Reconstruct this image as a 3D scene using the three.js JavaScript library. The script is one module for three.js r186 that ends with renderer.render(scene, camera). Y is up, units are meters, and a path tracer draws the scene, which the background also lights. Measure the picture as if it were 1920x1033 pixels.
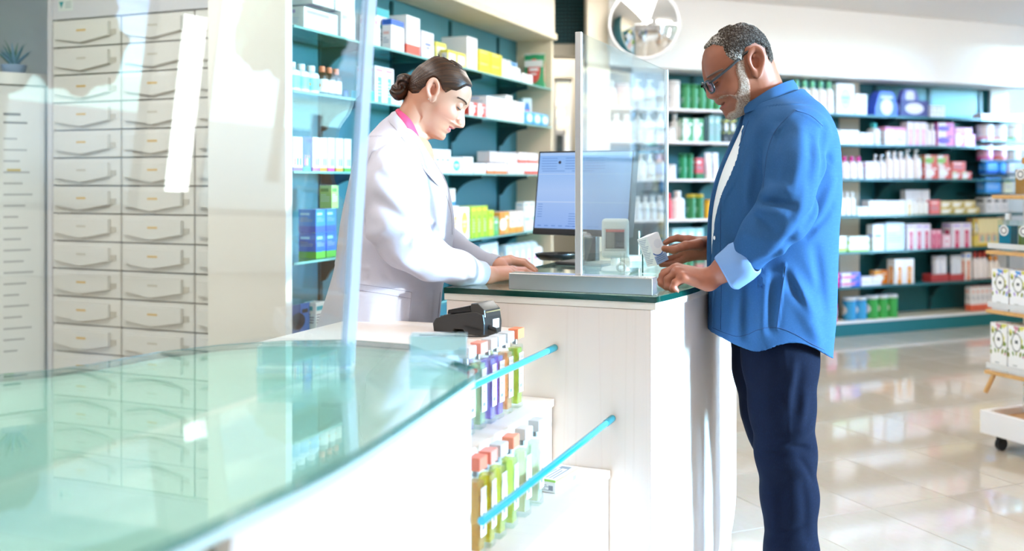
import * as THREE from 'three';
import { RoundedBoxGeometry } from 'three/addons/geometries/RoundedBoxGeometry.js';
import { mergeGeometries } from 'three/addons/utils/BufferGeometryUtils.js';
import { Sky } from 'three/addons/objects/Sky.js';
import { ImprovedNoise } from 'three/addons/math/ImprovedNoise.js';
import { RectAreaLightUniformsLib } from 'three/addons/lights/RectAreaLightUniformsLib.js';

// ---------------------------------------------------------------- camera, sky, sun, exposure
const EYE = 1.3, F = 1867, CX = 960, HY = 337;            // eye height; focal length, centre column and horizon row in pixels of the 1920 x 1033 frame
const scene = new THREE.Scene();
const camera = new THREE.PerspectiveCamera(2 * Math.atan(696 / F) * 180 / Math.PI, 1920 / 1392, 0.05, 120);
camera.position.set(0, EYE, 0);
camera.setViewOffset(1920, 1392, 0, 359, 1920, 1033);
camera.focus = 2.8; camera.userData.fStop = 2.0;
const renderer = new THREE.WebGLRenderer({ antialias: true });
renderer.shadowMap.enabled = true;
renderer.toneMapping = THREE.LinearToneMapping;
renderer.toneMappingExposure = 1.12;
RectAreaLightUniformsLib.init();

const sky = new Sky();
sky.scale.setScalar(400);
sky.material.uniforms.turbidity.value = 10; sky.material.uniforms.rayleigh.value = 0.12;
sky.material.uniforms.cloudCoverage.value = 0.8; sky.material.uniforms.cloudDensity.value = 0.6;
sky.material.uniforms.mieCoefficient.value = 0.006; sky.material.uniforms.mieDirectionalG.value = 0.7;
const SUN = new THREE.Vector3(0.92, 0.17, 0.36).normalize();      // towards the sun: low, from the street, behind the customer
sky.material.uniforms.sunPosition.value.copy(SUN);
sky.name = 'sky';
scene.add(sky);
const sun = new THREE.DirectionalLight(0xfff6ea, 5);
sun.position.copy(SUN).multiplyScalar(20).add(new THREE.Vector3(0.75, 1, -2.8));
sun.target.position.set(0.75, 1, -2.8);
sun.castShadow = true; sun.shadow.mapSize.set(2048, 2048); sun.shadow.radius = 1.5;
Object.assign(sun.shadow.camera, { left: -8, right: 8, top: 8, bottom: -8, near: 1, far: 50 });
scene.add(sun, sun.target);
scene.backgroundIntensity = 4.6;
const LAMP_POWER = 5.5, WASH_POWER = 6, LAMP_GLOW = 5;

// ---------------------------------------------------------------- helpers
let seed = 20240607;
const rnd = () => { seed |= 0; seed = seed + 0x6D2B79F5 | 0; let t = Math.imul(seed ^ seed >>> 15, 1 | seed); t = t + Math.imul(t ^ t >>> 7, 61 | t) ^ t; return ((t ^ t >>> 14) >>> 0) / 4294967296; };
const rr = (a, b) => a + (b - a) * rnd();
const noise = new ImprovedNoise();
const V = (x, y, z) => new THREE.Vector3(x, y, z);
const P = (px, py, D) => V((px - CX) / F * D, EYE + (HY - py) / F * D, -D);   // the point at depth D seen at a pixel
const clamp = (x, a = 0, b = 1) => Math.min(b, Math.max(a, x));
const smooth = (a, b, x) => { const t = clamp((x - a) / (b - a)); return t * t * (3 - 2 * t); };
const lerp = (a, b, t) => a + (b - a) * t;
const used = new Map();
function numbered(n) { const k = used.get(n) ?? 0; used.set(n, k + 1); return k ? `${n}_${String(k).padStart(3, '0')}` : n; }
function tag(o, label, category, group, kind) {
  if (label) o.userData.label = label;
  if (category) o.userData.category = category;
  if (group) o.userData.group = group;
  if (kind) o.userData.kind = kind;
  return o;
}
function thing(name, label, category, pos = [0, 0, 0], turn = 0, group) {
  const o = new THREE.Group(); o.name = numbered(name); scene.add(o);
  o.position.set(...pos); o.rotation.y = turn;
  return tag(o, label, category, group);
}
function mesh(name, geo, mat, parent, label) {
  const g = Array.isArray(geo) ? mergeGeometries(geo.map((q) => (q.index ? q.toNonIndexed() : q)).map((q) => { for (const k of Object.keys(q.attributes)) if (!['position', 'normal', 'uv'].includes(k)) q.deleteAttribute(k); return q; })) : geo;
  const m = new THREE.Mesh(g, mat);
  m.name = parent ? name : numbered(name);
  m.castShadow = m.receiveShadow = true;
  if (label) m.userData.label = label;
  (parent ?? scene).add(m);
  return m;
}
function struct(name, geo, mat) { const m = mesh(name, geo, mat); m.name = name; m.userData.kind = 'structure'; return m; }
function box(w, h, d, x = 0, y = 0, z = 0) { const g = new THREE.BoxGeometry(w, h, d); g.translate(x, y, z); return g; }           // centred
function rbox(w, h, d, x = 0, y = 0, z = 0, r = 0.003, s = 1) { const g = new RoundedBoxGeometry(w, h, d, s, Math.min(r, w / 2.01, h / 2.01, d / 2.01)); g.translate(x, y, z); return g; }
function span(x0, x1, y0, y1, z0, z1, r) { const a = [x1 - x0, y1 - y0, z1 - z0, (x0 + x1) / 2, (y0 + y1) / 2, (z0 + z1) / 2]; return r ? rbox(...a, r) : box(...a); }
function cyl(r0, r1, h, x = 0, y = 0, z = 0, n = 20) { const g = new THREE.CylinderGeometry(r1, r0, h, n); g.translate(x, y + h / 2, z); return g; }   // standing on y
function lathe(pts, n = 24) { return new THREE.LatheGeometry(pts.map(([a, b]) => new THREE.Vector2(a, b)), n); }
function tube(pts, r, n = 24, k = 8) { return new THREE.TubeGeometry(new THREE.CatmullRomCurve3(pts), n, r, k); }
function rod(a, b, r, k = 12) { const d = b.clone().sub(a), g = new THREE.CylinderGeometry(r, r, d.length(), k); g.applyQuaternion(new THREE.Quaternion().setFromUnitVectors(V(0, 1, 0), d.normalize())); const c = a.clone().add(b).multiplyScalar(0.5); g.translate(c.x, c.y, c.z); return g; }
function shape(pts) { const s = new THREE.Shape(); pts.forEach(([x, y], i) => (i ? s.lineTo(x, y) : s.moveTo(x, y))); s.closePath(); return s; }
function extrude(pts, depth, bevel = 0) { return new THREE.ExtrudeGeometry(shape(pts), { depth, bevelEnabled: bevel > 0, bevelSize: bevel, bevelThickness: bevel, bevelSegments: 2, curveSegments: 8 }); }
// a slab of constant thickness over a plan outline [x, z]; top at y1
function slab(plan, y0, y1, bevel = 0) { const g = extrude(plan.map(([x, z]) => [x, -z]), y1 - y0 - 2 * bevel, bevel); g.rotateX(-Math.PI / 2); g.translate(0, y0 + bevel, 0); return g; }

// materials
const srgb = (c) => new THREE.Color(c);
const mats = new Map();
function M(color, rough = 0.6, extra = {}) {
  const k = color + '|' + rough + JSON.stringify(extra);
  if (!mats.has(k)) mats.set(k, new THREE.MeshPhysicalMaterial({ color: srgb(color), roughness: rough, ...extra }));
  return mats.get(k);
}
const TX = new Map();
function tex(key, w, h, draw, rep) {
  if (TX.has(key)) return TX.get(key);
  const c = document.createElement('canvas'); c.width = w; c.height = h;
  const g = c.getContext('2d'); draw(g, w, h);
  const t = new THREE.CanvasTexture(c); t.colorSpace = THREE.SRGBColorSpace; t.magFilter = THREE.LinearFilter;
  if (rep) { t.wrapS = t.wrapT = THREE.RepeatWrapping; t.repeat.set(...rep); }
  TX.set(key, t); return t;
}
function texM(t, rough = 0.5, extra = {}) { return new THREE.MeshPhysicalMaterial({ map: t, roughness: rough, ...extra }); }
const white = M('#f4f2f0', 0.55), cream = M('#efe3cd', 0.6), steel = M('#c9cacb', 0.28, { metalness: 1 }), steelDark = M('#6b6e70', 0.4, { metalness: 0.8 });
const tealWall = M('#3d7781', 0.5), tealDark = M('#0d4f55', 0.5), black = M('#151515', 0.35), blackMatt = M('#1c1b1a', 0.6);
const pane = new THREE.MeshPhysicalMaterial({ color: 0xf4fbfa, roughness: 0.0, transmission: 1, thickness: 0, ior: 1.52 });
const shelfGlass = new THREE.MeshPhysicalMaterial({ color: 0xa9d8d0, roughness: 0.02, transmission: 1, thickness: 0, ior: 1.5 });
const edgeGlass = M('#0d4a42', 0.12);
const woodTex = (key, base, dark, n, rep) => tex(key, 512, 512, (g, w, h) => {
  g.fillStyle = base; g.fillRect(0, 0, w, h);
  for (let i = 0; i < n; i++) {
    g.strokeStyle = dark; g.globalAlpha = rr(0.03, 0.16); g.lineWidth = rr(0.6, 3); g.beginPath();
    const x = rr(0, w), a = rr(2, 9), f = rr(0.004, 0.012), ph = rr(0, 6);
    for (let y = -10; y <= h + 10; y += 12) g.lineTo(x + Math.sin(y * f + ph) * a, y);
    g.stroke();
  }
  g.globalAlpha = 1;
}, rep);
const paleWood = texM(woodTex('pale', '#e6dad1', '#d3c4b6', 50, [1.3, 0.7]), 0.42);
const creamWood = texM(woodTex('creamwood', '#e9dcc0', '#b79f74', 90, [2, 1]), 0.5);
const oakWood = texM(woodTex('oak', '#d9a868', '#8d5d28', 150, [1.5, 1]), 0.45);

// two sets of axes: the pharmacist's wall (x runs away along the wall, z out of it) and the far sales wall
const A1 = 68 * Math.PI / 180, A2 = 23.5 * Math.PI / 180;
function frame(a) {
  const c = Math.cos(a), s = Math.sin(a);
  return {
    a, to: (x, y, z) => V(x * c + z * s, y, -x * s + z * c),
    // local x of what is seen at a pixel column on the plane z
    atCol(px, z) { const k = (px - CX) / F; const kx = k * c + s, kz = k * s - c; /* X=kD, Z=-D */ const D = z / kz; return { x: D * kx, D }; },
  };
}
// world (X,-D) -> local x = X c - Z s with Z=-D : X c + D s ; local z = X s + Z c = X s - D c
const W1 = frame(A1), W2 = frame(A2);
const inFrame = (Fr, m) => { m.rotation.y = Fr.a; return m; };
// ---------------------------------------------------------------- the room
const CEIL = 2.69;
const plaster = M('#fcfbfa', 0.75), staffWall = M('#c9d2dc', 0.7), sillMat = M('#d8d6d2', 0.5);
{
  const grout = struct('floor', [span(-6.6, 5.4, -0.14, -0.008, -8.76, 5.1), span(2.6, 5.4, -0.14, -0.008, -10.16, -8.76)], M('#a89c8b', 0.7));
  const tileTex = tex('tile', 256, 256, (g, w, h) => {
    g.fillStyle = '#cdc1af'; g.fillRect(0, 0, w, h);
    for (let i = 0; i < 900; i++) { g.globalAlpha = rr(0.02, 0.06); g.fillStyle = rnd() > 0.5 ? '#d8cdbc' : '#bbae9a'; g.beginPath(); g.ellipse(rr(0, w), rr(0, h), rr(2, 22), rr(1, 8), rr(0, 3), 0, 7); g.fill(); }
    g.globalAlpha = 1;
  });
  const tileMats = ['#ffffff', '#fcfbf9', '#f9f7f5'].map((c) => texM(tileTex, 0.06, { color: srgb(c), ior: 1.55 }));
  const tg = rbox(0.3935, 0.012, 0.5905, 0, -0.006, 0, 0.0015), rest = [];
  for (let i = -14; i < 22; i++) for (let j = -1; j < 22; j++) {
    const c = W2.to(0.493 + 0.397 * (i + 0.5), 0, -0.071 - 0.594 * (j + 0.5)), D = -c.z;
    if (c.x < -6.2 || c.x > 5.0 || D < -4.6 || D > 9.6) continue;
    const inView = D > 3.0 && D < 9.2 && c.x > 0.9 && c.x / D < 0.58 && W2.a && (c.x * 0.399 - D * 0.917) > -6.9;
    if (inView) { const m = mesh('tile', tg, tileMats[Math.floor(rnd() * 3)], grout); m.position.set(c.x, 0, c.z); m.rotation.y = A2; } else { const q = tg.clone(); q.rotateY(A2); q.translate(c.x, 0, c.z); rest.push(q); }
  }
  const r = mesh('tiles_beyond', rest, tileMats[0], grout); r.userData.kind = 'stuff';
}
struct('ceiling', [span(-6.6, 5.4, CEIL, CEIL + 0.15, -8.76, 5.1), span(2.6, 5.4, CEIL, CEIL + 0.15, -10.16, -8.76)], M('#f1ece8', 0.8));
struct('wall_back', span(-6.6, 5.4, 0, CEIL, 5.0, 5.15), plaster);
struct('wall_left', span(-6.65, -6.5, 0, CEIL, -8.8, 5.1), staffWall);
// the shopfront: piers, header and sill with panes between
const WIN = [[0.45, 1.9], [2.5, 4.1, 0.45], [4.55, 6.2, 0.45], [6.5, 8.1, 0.6], [8.5, 9.75, 1.5, 2.56]];
{
  const parts = []; let d = -5.1;
  for (const [a, b, lo = 0.12, hi = 2.56] of WIN) { parts.push(span(5.2, 5.36, 0, CEIL, -a, -d)); parts.push(span(5.2, 5.36, hi, CEIL, -b, -a), span(5.2, 5.36, 0, lo, -b, -a)); d = b; }
  parts.push(span(5.2, 5.36, 0, CEIL, -10.15, -d));
  struct('wall_corner', [span(4.45, 5.2, 0, CEIL, -10.15, -10.0), span(4.45, 4.6, 0, CEIL, -10.0, -9.25)], plaster);
  struct('wall_right', parts, plaster);
  WIN.forEach(([a, b, lo = 0.12, hi = 2.56], i) => {
    const w = struct(`window_${i + 1}`, [span(5.25, 5.31, lo, hi, -a - 0.05, -a), span(5.25, 5.31, lo, hi, -b, -b + 0.05), span(5.25, 5.31, hi - 0.05, hi, -b, -a), span(5.25, 5.31, lo, lo + 0.05, -b, -a)], M('#8d959c', 0.4, { metalness: 0.5 }));
    mesh('pane', span(5.275, 5.283, lo + 0.05, hi - 0.05, -b + 0.05, -a - 0.05), pane, w);
  });
}
// outside the shopfront
struct('pavement', [span(5.4, 40, -0.2, -0.02, -32, 20), span(-12, 5.4, -0.2, -0.02, -32, -10.16), span(-12, 2.6, -0.2, -0.02, -10.16, -8.76)], M('#b9b2a8', 0.9));
struct('neighbouring_wall', span(5.45, 22, -0.02, 6, -2.36, -2.2), M('#d9d4cc', 0.9));
for (const [x, d, h, l] of [[11.5, 5.2, 3.4, 'rounded green street tree opposite the shop window by the light tubes'], [13, 10.2, 4.2, 'taller green street tree further along the pavement']]) {
  const t = thing('street_tree', l, 'tree', [x, -0.02, -d]);
  mesh('trunk', lathe([[0.13, 0], [0.1, 0.5], [0.08, h * 0.6], [0, h * 0.62]], 12), M('#5c4c3e', 0.9), t);
  const blobs = []; for (let i = 0; i < 9; i++) { const g = new THREE.IcosahedronGeometry(rr(0.5, 0.8), 4), p = g.attributes.position; for (let k = 0; k < p.count; k++) { const q = 1 + 0.3 * noise.noise(p.getX(k) * 4 + i, p.getY(k) * 4, p.getZ(k) * 4); p.setXYZ(k, p.getX(k) * q, p.getY(k) * q, p.getZ(k) * q); } g.computeVertexNormals(); g.translate(rr(-0.7, 0.7), h * 0.62 + rr(-0.6, 0.7), rr(-0.7, 0.7)); blobs.push(g); }
  mesh('crown', blobs, M('#4f6a3c', 0.9), t);
}
// far wall with a bright window seen past the end of the medicine shelves
struct('wall_far', [span(-6.6, 0.365, 0, CEIL, -8.75, -8.6), span(0.52, 3.0, 0, CEIL, -8.75, -8.6), span(0.365, 0.52, 0, 0.9, -8.75, -8.6), span(0.365, 0.52, 2.18, CEIL, -8.75, -8.6)], cream);
{
  const w = struct('window_6', [span(0.365, 0.385, 0.9, 2.18, -8.72, -8.63), span(0.505, 0.52, 0.9, 2.18, -8.72, -8.63), span(0.365, 0.52, 0.9, 0.93, -8.72, -8.63), span(0.365, 0.52, 2.15, 2.18, -8.72, -8.63), span(0.365, 0.46, 1.69, 1.73, -8.71, -8.64), span(0.365, 0.46, 1.38, 1.41, -8.71, -8.64), span(0.445, 0.46, 0.93, 1.73, -8.71, -8.64)], white);
  mesh('pane', span(0.385, 0.505, 0.93, 2.15, -8.68, -8.672), pane, w);
  mesh('shutter', span(0.386, 0.445, 1.41, 1.69, -8.70, -8.69), M('#7f8894', 0.6), w);
  mesh('shutter', span(0.386, 0.445, 0.93, 1.38, -8.70, -8.69), M('#8d86a0', 0.6), w);
}
// ---------------------------------------------------------------- medicine wall behind the pharmacist
const LZ = -2.3, LB = -2.56, U0 = 3.36, U1 = 6.42;
const LEFT_ROWS = [1.92, 1.66, 1.335, 0.967, 0.66, 0.36];
{
  inFrame(W1, struct('wall_medicine', [span(U0, 6.5, 0, CEIL, LB - 0.14, LB), span(U1 + 0.02, 6.5, 0, CEIL, LB, LZ - 0.02)], tealWall));
  inFrame(W1, struct('trim_1', span(U0 - 0.02, U1 + 0.03, 2.256, 2.30, LB, LZ + 0.03, 0.004), creamWood));
  inFrame(W1, struct('trim_2', span(U0 - 0.02, U1 + 0.03, 2.30, CEIL, LB, LZ + 0.01), cream));
  inFrame(W1, struct('trim_3', span(U1, U1 + 0.028, 0, 2.256, LB, LZ, 0.003), creamWood));
  inFrame(W1, struct('trim_4', span(U0 - 0.05, U0 - 0.005, 0, CEIL, -2.68, LZ, 0.003), M('#f3ece6', 0.5)));
  inFrame(W1, struct('wall_staff', span(4.35, 4.5, 0, CEIL, -8, -2.7), staffWall));
  // slotted uprights
  for (const u of [3.95, 4.63, 5.345, 6.08]) {
    const t = thing('slotted_upright', ['dark slotted metal shelf upright hidden partly by the pharmacist\'s back', 'dark slotted upright on the teal wall above the pharmacist\'s bun', 'dark slotted upright on the teal wall above the pharmacist\'s forehead', 'dark slotted upright nearest the wooden end panel of the medicine shelves'][[3.95, 4.63, 5.345, 6.08].indexOf(u)], 'shelf upright', W1.to(u, 0.1, LB).toArray(), A1);
    mesh('rail', [span(-0.012, -0.004, 0, 2.14, 0, 0.012), span(0.004, 0.012, 0, 2.14, 0, 0.012), span(-0.012, 0.012, 0, 2.14, 0, 0.003)], tealDark, t);
    const s = []; for (let y = 0.05; y < 2.1; y += 0.05) s.push(box(0.008, 0.022, 0.011, 0, y, 0.006)); mesh('slots', s, blackMatt, t);
  }
  const bracketGeo = (() => { const s = new THREE.Shape(); s.moveTo(0, 0); s.lineTo(0.2, 0); s.lineTo(0.2, -0.02); s.quadraticCurveTo(0.07, -0.025, 0.025, -0.12); s.lineTo(0, -0.13); s.closePath(); const g = new THREE.ExtrudeGeometry(s, { depth: 0.014, bevelEnabled: false, curveSegments: 8 }); g.rotateY(-Math.PI / 2); g.translate(0.007, 0, 0); return g; })();
  const where = ['topmost', 'second from the top', 'third from the top', 'fourth from the top', 'fifth from the top', 'lowest'];
  LEFT_ROWS.forEach((y, i) => {
    const t = thing('glass_shelf', `long green glass shelf on the teal medicine wall, ${where[i]}`, 'shelf', W1.to((U0 + U1) / 2, y, LB).toArray(), A1, 'glass shelves behind the pharmacist');
    const L = U1 - U0 - 0.01;
    mesh('glass_board', span(-L / 2, L / 2, -0.008, 0, 0.004, LZ - LB - 0.003), shelfGlass, t);
    mesh('front_edge', span(-L / 2, L / 2, -0.009, 0.0005, LZ - LB - 0.003, LZ - LB), M('#7fb3ac', 0.2), t);
    for (const u of [3.95, 4.63, 5.345, 6.08]) { const b = mesh('bracket', bracketGeo, M('#0c3a3d', 0.5), t); b.position.set(u - (U0 + U1) / 2, -0.009, 0.012); }
  });
}
// lintel and grille over the passage
{
  struct('trim_5', span(0.22, 0.62, 2.24, CEIL, -7.75, -7.55), cream);
  const t = thing('vent_grille', 'dark teal ventilation grille of small square cells above the passage', 'vent', [0.45, 2.33, -7.545]);
  mesh('backing', span(-0.135, 0.135, 0, 0.36, -0.004, 0.002), M('#0a2f33', 0.6), t);
  for (let k = 0; k < 13; k++) mesh('slat', rbox(0.27, 0.007, 0.02, 0, 0.01 + k * 0.028, 0.012, 0.002), M('#1c6670', 0.4), t);
  for (let k = 0; k < 10; k++) mesh('bar', rbox(0.005, 0.35, 0.014, -0.13 + k * 0.0289, 0.178, 0.009, 0.001), M('#1c6670', 0.4), t);
}
// ---------------------------------------------------------------- sales wall at the far side
const RZ = -6.463, RB = -6.76, RX0 = W2.atCol(1100, RB).x, RX1 = 8.06;
const RIGHT_ROWS = [1.843, 1.593, 1.304, 0.998, 0.70, 0.407, 0.125];
{
  inFrame(W2, struct('wall_sales', span(W2.atCol(1112, RB - 0.16).x, RX1, 0, CEIL, RB - 0.16, RB), M('#0f656c', 0.5)));
  inFrame(W2, struct('trim_6', span(W2.atCol(1101, RZ + 0.035).x, RX0 + 0.02, 0, CEIL, RZ - 0.01, RZ + 0.035), cream));
  // bulkhead over the shelves
  inFrame(W2, struct('trim_7', span(RX0, RX1, 2.138, CEIL, RB, RZ + 0.06, 0.006), plaster));
  inFrame(W2, struct('baseboard_1', span(RX0, RX1, 0, 0.105, RB, RZ, 0.003), M('#0f6f74', 0.45)));
  const sh = thing('base_shelf', 'long pale wooden bottom shelf board above the teal plinth of the far wall', 'shelf', W2.to((RX0 + RX1) / 2, 0.1055, RB).toArray(), A2);
  const L = RX1 - RX0 - 0.04;
  mesh('board', rbox(L, 0.019, RZ - RB, 0, 0.0095, (RZ - RB) / 2, 0.002), creamWood, sh);
  mesh('front_edge', rbox(L, 0.02, 0.006, 0, 0.0095, RZ - RB + 0.003, 0.002), white, sh);
  const ups = [1210, 1300, 1640, 1742, 1837].map((px) => W2.atCol(px, RB).x);
  const upNames = ['seen through the counter screen', 'between screen and customer', 'under the blue cone-shaped pack', 'beside the purple display packs', 'before the densely hung column'];
  ups.forEach((x, i) => {
    const t = thing('wall_upright', `dark slotted upright on the far teal wall, ${upNames[i]}`, 'shelf upright', W2.to(x, 0.13, RB).toArray(), A2);
    mesh('rail', [span(-0.016, -0.005, 0, 2.0, 0, 0.014), span(0.005, 0.016, 0, 2.0, 0, 0.014), span(-0.016, 0.016, 0, 2.0, 0, 0.004)], tealDark, t);
    const s = []; for (let y = 0.05; y < 1.95; y += 0.06) s.push(box(0.01, 0.028, 0.013, 0, y, 0.007)); mesh('slots', s, blackMatt, t);
  });
  const bg = (() => { const s = new THREE.Shape(); s.moveTo(0, 0); s.lineTo(0.24, 0); s.lineTo(0.24, -0.02); s.quadraticCurveTo(0.08, -0.025, 0.03, -0.14); s.lineTo(0, -0.15); s.closePath(); const g = new THREE.ExtrudeGeometry(s, { depth: 0.016, bevelEnabled: false, curveSegments: 8 }); g.rotateY(-Math.PI / 2); g.translate(0.008, 0, 0); return g; })();
  const rowWord = ['first', 'second', 'third', 'fourth', 'fifth', 'sixth'];
  const xm = W2.atCol(1440, RZ).x, xe = W2.atCol(1836, RZ).x, xf = RX1 - 0.02;
  RIGHT_ROWS.slice(0, 6).forEach((y, i) => {
    // pale boards left of the customer, thin dark glass boards right of him
    const segs = i < 4 ? [[RX0 + 0.03, xm, 'pale-edged', '#efe3df', 0.018], [xm + 0.01, xe, 'thin teal', '#1c6e74', 0.012]] : [[RX0 + 0.03, xe, 'thin teal', '#1c6e74', 0.012]];
    segs.push([xe + 0.01, xf, 'dark narrow', '#103f44', 0.012]);
    for (const [a, b, w, c, th] of segs) {
      const t = thing('wall_shelf', `${w} shelf on the far sales wall, ${rowWord[i]} from the top`, 'shelf', W2.to((a + b) / 2, y, RB).toArray(), A2, 'shelves of the far sales wall');
      mesh('board', rbox(b - a, th, RZ - RB - 0.01, 0, -th / 2, (RZ - RB) / 2, 0.002), M(c, 0.35), t);
      mesh('price_strip', rbox(b - a, 0.02, 0.006, 0, -0.008, RZ - RB - 0.002, 0.002), M(w === 'pale-edged' ? '#f6ecea' : '#1d666b', 0.3), t);
      ups.filter((u) => u > a && u < b).forEach((u) => { const k = mesh('bracket', bg, M('#0a3b40', 0.5), t); k.position.set(u - (a + b) / 2, -th - 0.001, 0.015); });
    }
  });
}
// ---------------------------------------------------------------- lamps
{
  const spots = [];
  for (const x of [-2.9, -1.0, 0.9, 3.3]) for (const d of [-2.6, 0.2, 2.4, 4.6, 6.4]) if (!(x < 0 && d > 5) && !(x < -2 && d > 4)) spots.push([x, d]);
  spots.forEach(([x, d], i) => {
    const t = thing('ceiling_light', `flat white linear ceiling light, number ${i + 1} of those over the shop`, 'lamp', [x, CEIL, -d], 0, 'ceiling lights');
    t.userData.label = 'flat white linear light panel fixed under the ceiling';
    mesh('housing', rbox(0.34, 0.035, 1.54, 0, -0.0175, 0, 0.006), white, t);
    mesh('diffuser', rbox(0.3, 0.012, 1.5, 0, -0.04, 0, 0.004), new THREE.MeshStandardMaterial({ color: 0xffffff, emissive: 0xfffaf4, emissiveIntensity: LAMP_GLOW }), t);
    const l = new THREE.RectAreaLight(0xfff8f2, LAMP_POWER, 0.3, 1.5);
    l.position.set(x, CEIL - 0.05, -d); l.lookAt(x, 0, -d - 0.0001); scene.add(l);
  });
  { const t = thing('passage_light', 'short white ceiling light inside the passage beyond the grille', 'lamp', [0.2, CEIL, -8.2]);
    mesh('housing', rbox(0.64, 0.035, 0.3, 0, -0.0175, 0, 0.006), white, t); mesh('diffuser', rbox(0.6, 0.012, 0.26, 0, -0.04, 0, 0.004), new THREE.MeshStandardMaterial({ color: 0xffffff, emissive: 0xfffaf4, emissiveIntensity: LAMP_GLOW }), t);
    const l = new THREE.RectAreaLight(0xfff8f2, 22, 0.6, 0.26); l.position.set(0.2, CEIL - 0.05, -8.2); l.lookAt(0.2, 0, -8.2001); scene.add(l); }
  // wall washers under the ceiling, aimed at the goods
  for (const [p, q, l] of [[W2.to(4.2, 2.6, -4.9), W2.to(4.2, 2.3, RB), 'opposite the bottles of the far wall'], [W2.to(5.8, 2.6, -4.9), W2.to(5.8, 2.3, RB), 'opposite the white and pink goods of the far wall'], [W2.to(7.4, 2.6, -4.9), W2.to(7.4, 2.3, RB), 'opposite the corner of the far wall'], [W1.to(4.2, 2.6, -1.2), W1.to(4.2, 1.4, LB), 'over the pharmacist, aimed at the near medicine shelves'], [W1.to(5.6, 2.6, -1.2), W1.to(5.6, 1.4, LB), 'aimed at the far end of the medicine shelves'], [W1.to(2.2, 2.6, -3.2), W1.to(3.8, 1.2, -3.3), 'aimed at the drawer cabinet']]) {
    const dir = q.clone().sub(p).normalize(), t = thing('wall_washer', `white ceiling wall washer lamp ${l}`, 'lamp', p.toArray(), Math.atan2(dir.x, dir.z));
    mesh('housing', rbox(1.0, 0.07, 0.05, 0, 0, -0.03, 0.006), white, t); mesh('bracket', rbox(0.05, 0.056, 0.03, 0, 0.062, -0.03, 0.004), white, t);
    mesh('diffuser', rbox(0.96, 0.055, 0.008, 0, 0, -0.002, 0.003), new THREE.MeshStandardMaterial({ color: 0xffffff, emissive: 0xfffaf4, emissiveIntensity: LAMP_GLOW }), t);
    const w = new THREE.RectAreaLight(0xfff8f2, WASH_POWER * (/drawer/.test(l) ? 6 : 1), 0.96, 0.12); w.position.copy(p).addScaledVector(dir, 0.03); w.lookAt(q); scene.add(w);
  }
  // upright twin tubes on the pier between two shop windows, seen mirrored in the near screen
  const t = thing('wall_light', 'upright pair of white light tubes on the pier between shop windows', 'lamp', [5.19, 0.62, -4.32], -Math.PI / 2);
  mesh('backplate', rbox(0.14, 1.34, 0.03, 0, 0.67, 0.015, 0.006), white, t);
  for (const s of [-0.026, 0.026]) for (const y of [0.33, 1.0]) mesh('tube', rbox(0.026, 0.64, 0.03, s, y, 0.045, 0.012, 3), new THREE.MeshStandardMaterial({ color: 0xffffff, emissive: 0xffffff, emissiveIntensity: 7 }), t);
  const l = new THREE.RectAreaLight(0xffffff, 12, 0.18, 1.3); l.position.set(5.11, 1.29, -4.32); l.lookAt(0, 1.29, -4.32); scene.add(l);
}
// convex mirror
{
  const t = thing('convex_mirror', 'round convex security mirror on an arm in front of the white bulkhead', 'mirror', P(1208, 44, 7.15).toArray(), -0.12);
  const R = 0.25, H = 0.1, S = (R * R + H * H) / (2 * H), pts = [];
  for (let i = 0; i <= 20; i++) { const a = Math.asin(R / S) * (1 - i / 20); pts.push([S * Math.sin(a), S * Math.cos(a) - S + H]); }
  const g = lathe(pts, 64); g.rotateX(Math.PI / 2);
  mesh('dome', g, new THREE.MeshPhysicalMaterial({ color: 0xf2f4f5, metalness: 1, roughness: 0.03, side: THREE.DoubleSide }), t);
  const rim = new THREE.TorusGeometry(R, 0.012, 10, 64); mesh('rim', rim, M('#dfe0e2', 0.35), t);
  const bk = cyl(R - 0.004, R - 0.02, 0.02, 0, 0, 0, 48); bk.rotateX(-Math.PI / 2); mesh('back', bk, white, t);
  mesh('arm', rod(V(0, 0, -0.02), V(0.06, 0.06, -0.42), 0.014), white, t);
}
// ---------------------------------------------------------------- counters
// vertical band along an outline [x, z], open or closed
function ribbon(pts, y0, y1, closed) {
  const n = pts.length, pos = [], uv = [], idx = []; let s = 0;
  const m = closed ? n + 1 : n;
  for (let i = 0; i < m; i++) {
    const p = pts[i % n]; if (i) { const q = pts[(i - 1) % n]; s += Math.hypot(p[0] - q[0], p[1] - q[1]); }
    pos.push(p[0], y0, p[1], p[0], y1, p[1]); uv.push(s, y0, s, y1);
    if (i < m - 1) { const a = 2 * i; idx.push(a, a + 2, a + 1, a + 1, a + 2, a + 3); }
  }
  const g = new THREE.BufferGeometry();
  g.setAttribute('position', new THREE.Float32BufferAttribute(pos, 3)); g.setAttribute('uv', new THREE.Float32BufferAttribute(uv, 2)); g.setIndex(idx); g.computeVertexNormals();
  return g;
}
const w1 = (u, v) => { const p = W1.to(u, 0, v); return [p.x, p.z]; };
const curve2 = (pts, n) => new THREE.CatmullRomCurve3(pts.map(([x, z]) => V(x, 0, z)), false, 'centripetal').getPoints(n).map((p) => [p.x, p.z]);
function inset(pts, d) {        // shift an open outline to its left-hand side
  return pts.map((p, i) => { const a = pts[Math.max(0, i - 1)], b = pts[Math.min(pts.length - 1, i + 1)], l = Math.hypot(b[0] - a[0], b[1] - a[1]); return [p[0] + (b[1] - a[1]) / l * d, p[1] - (b[0] - a[0]) / l * d]; });
}
const DS = { side: THREE.DoubleSide };
const topGlass = new THREE.MeshPhysicalMaterial({ color: 0xeef8f4, roughness: 0.01, transmission: 1, thickness: 0, ior: 1.6 });
const CT = 1.0;                                                    // till counter height
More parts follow.
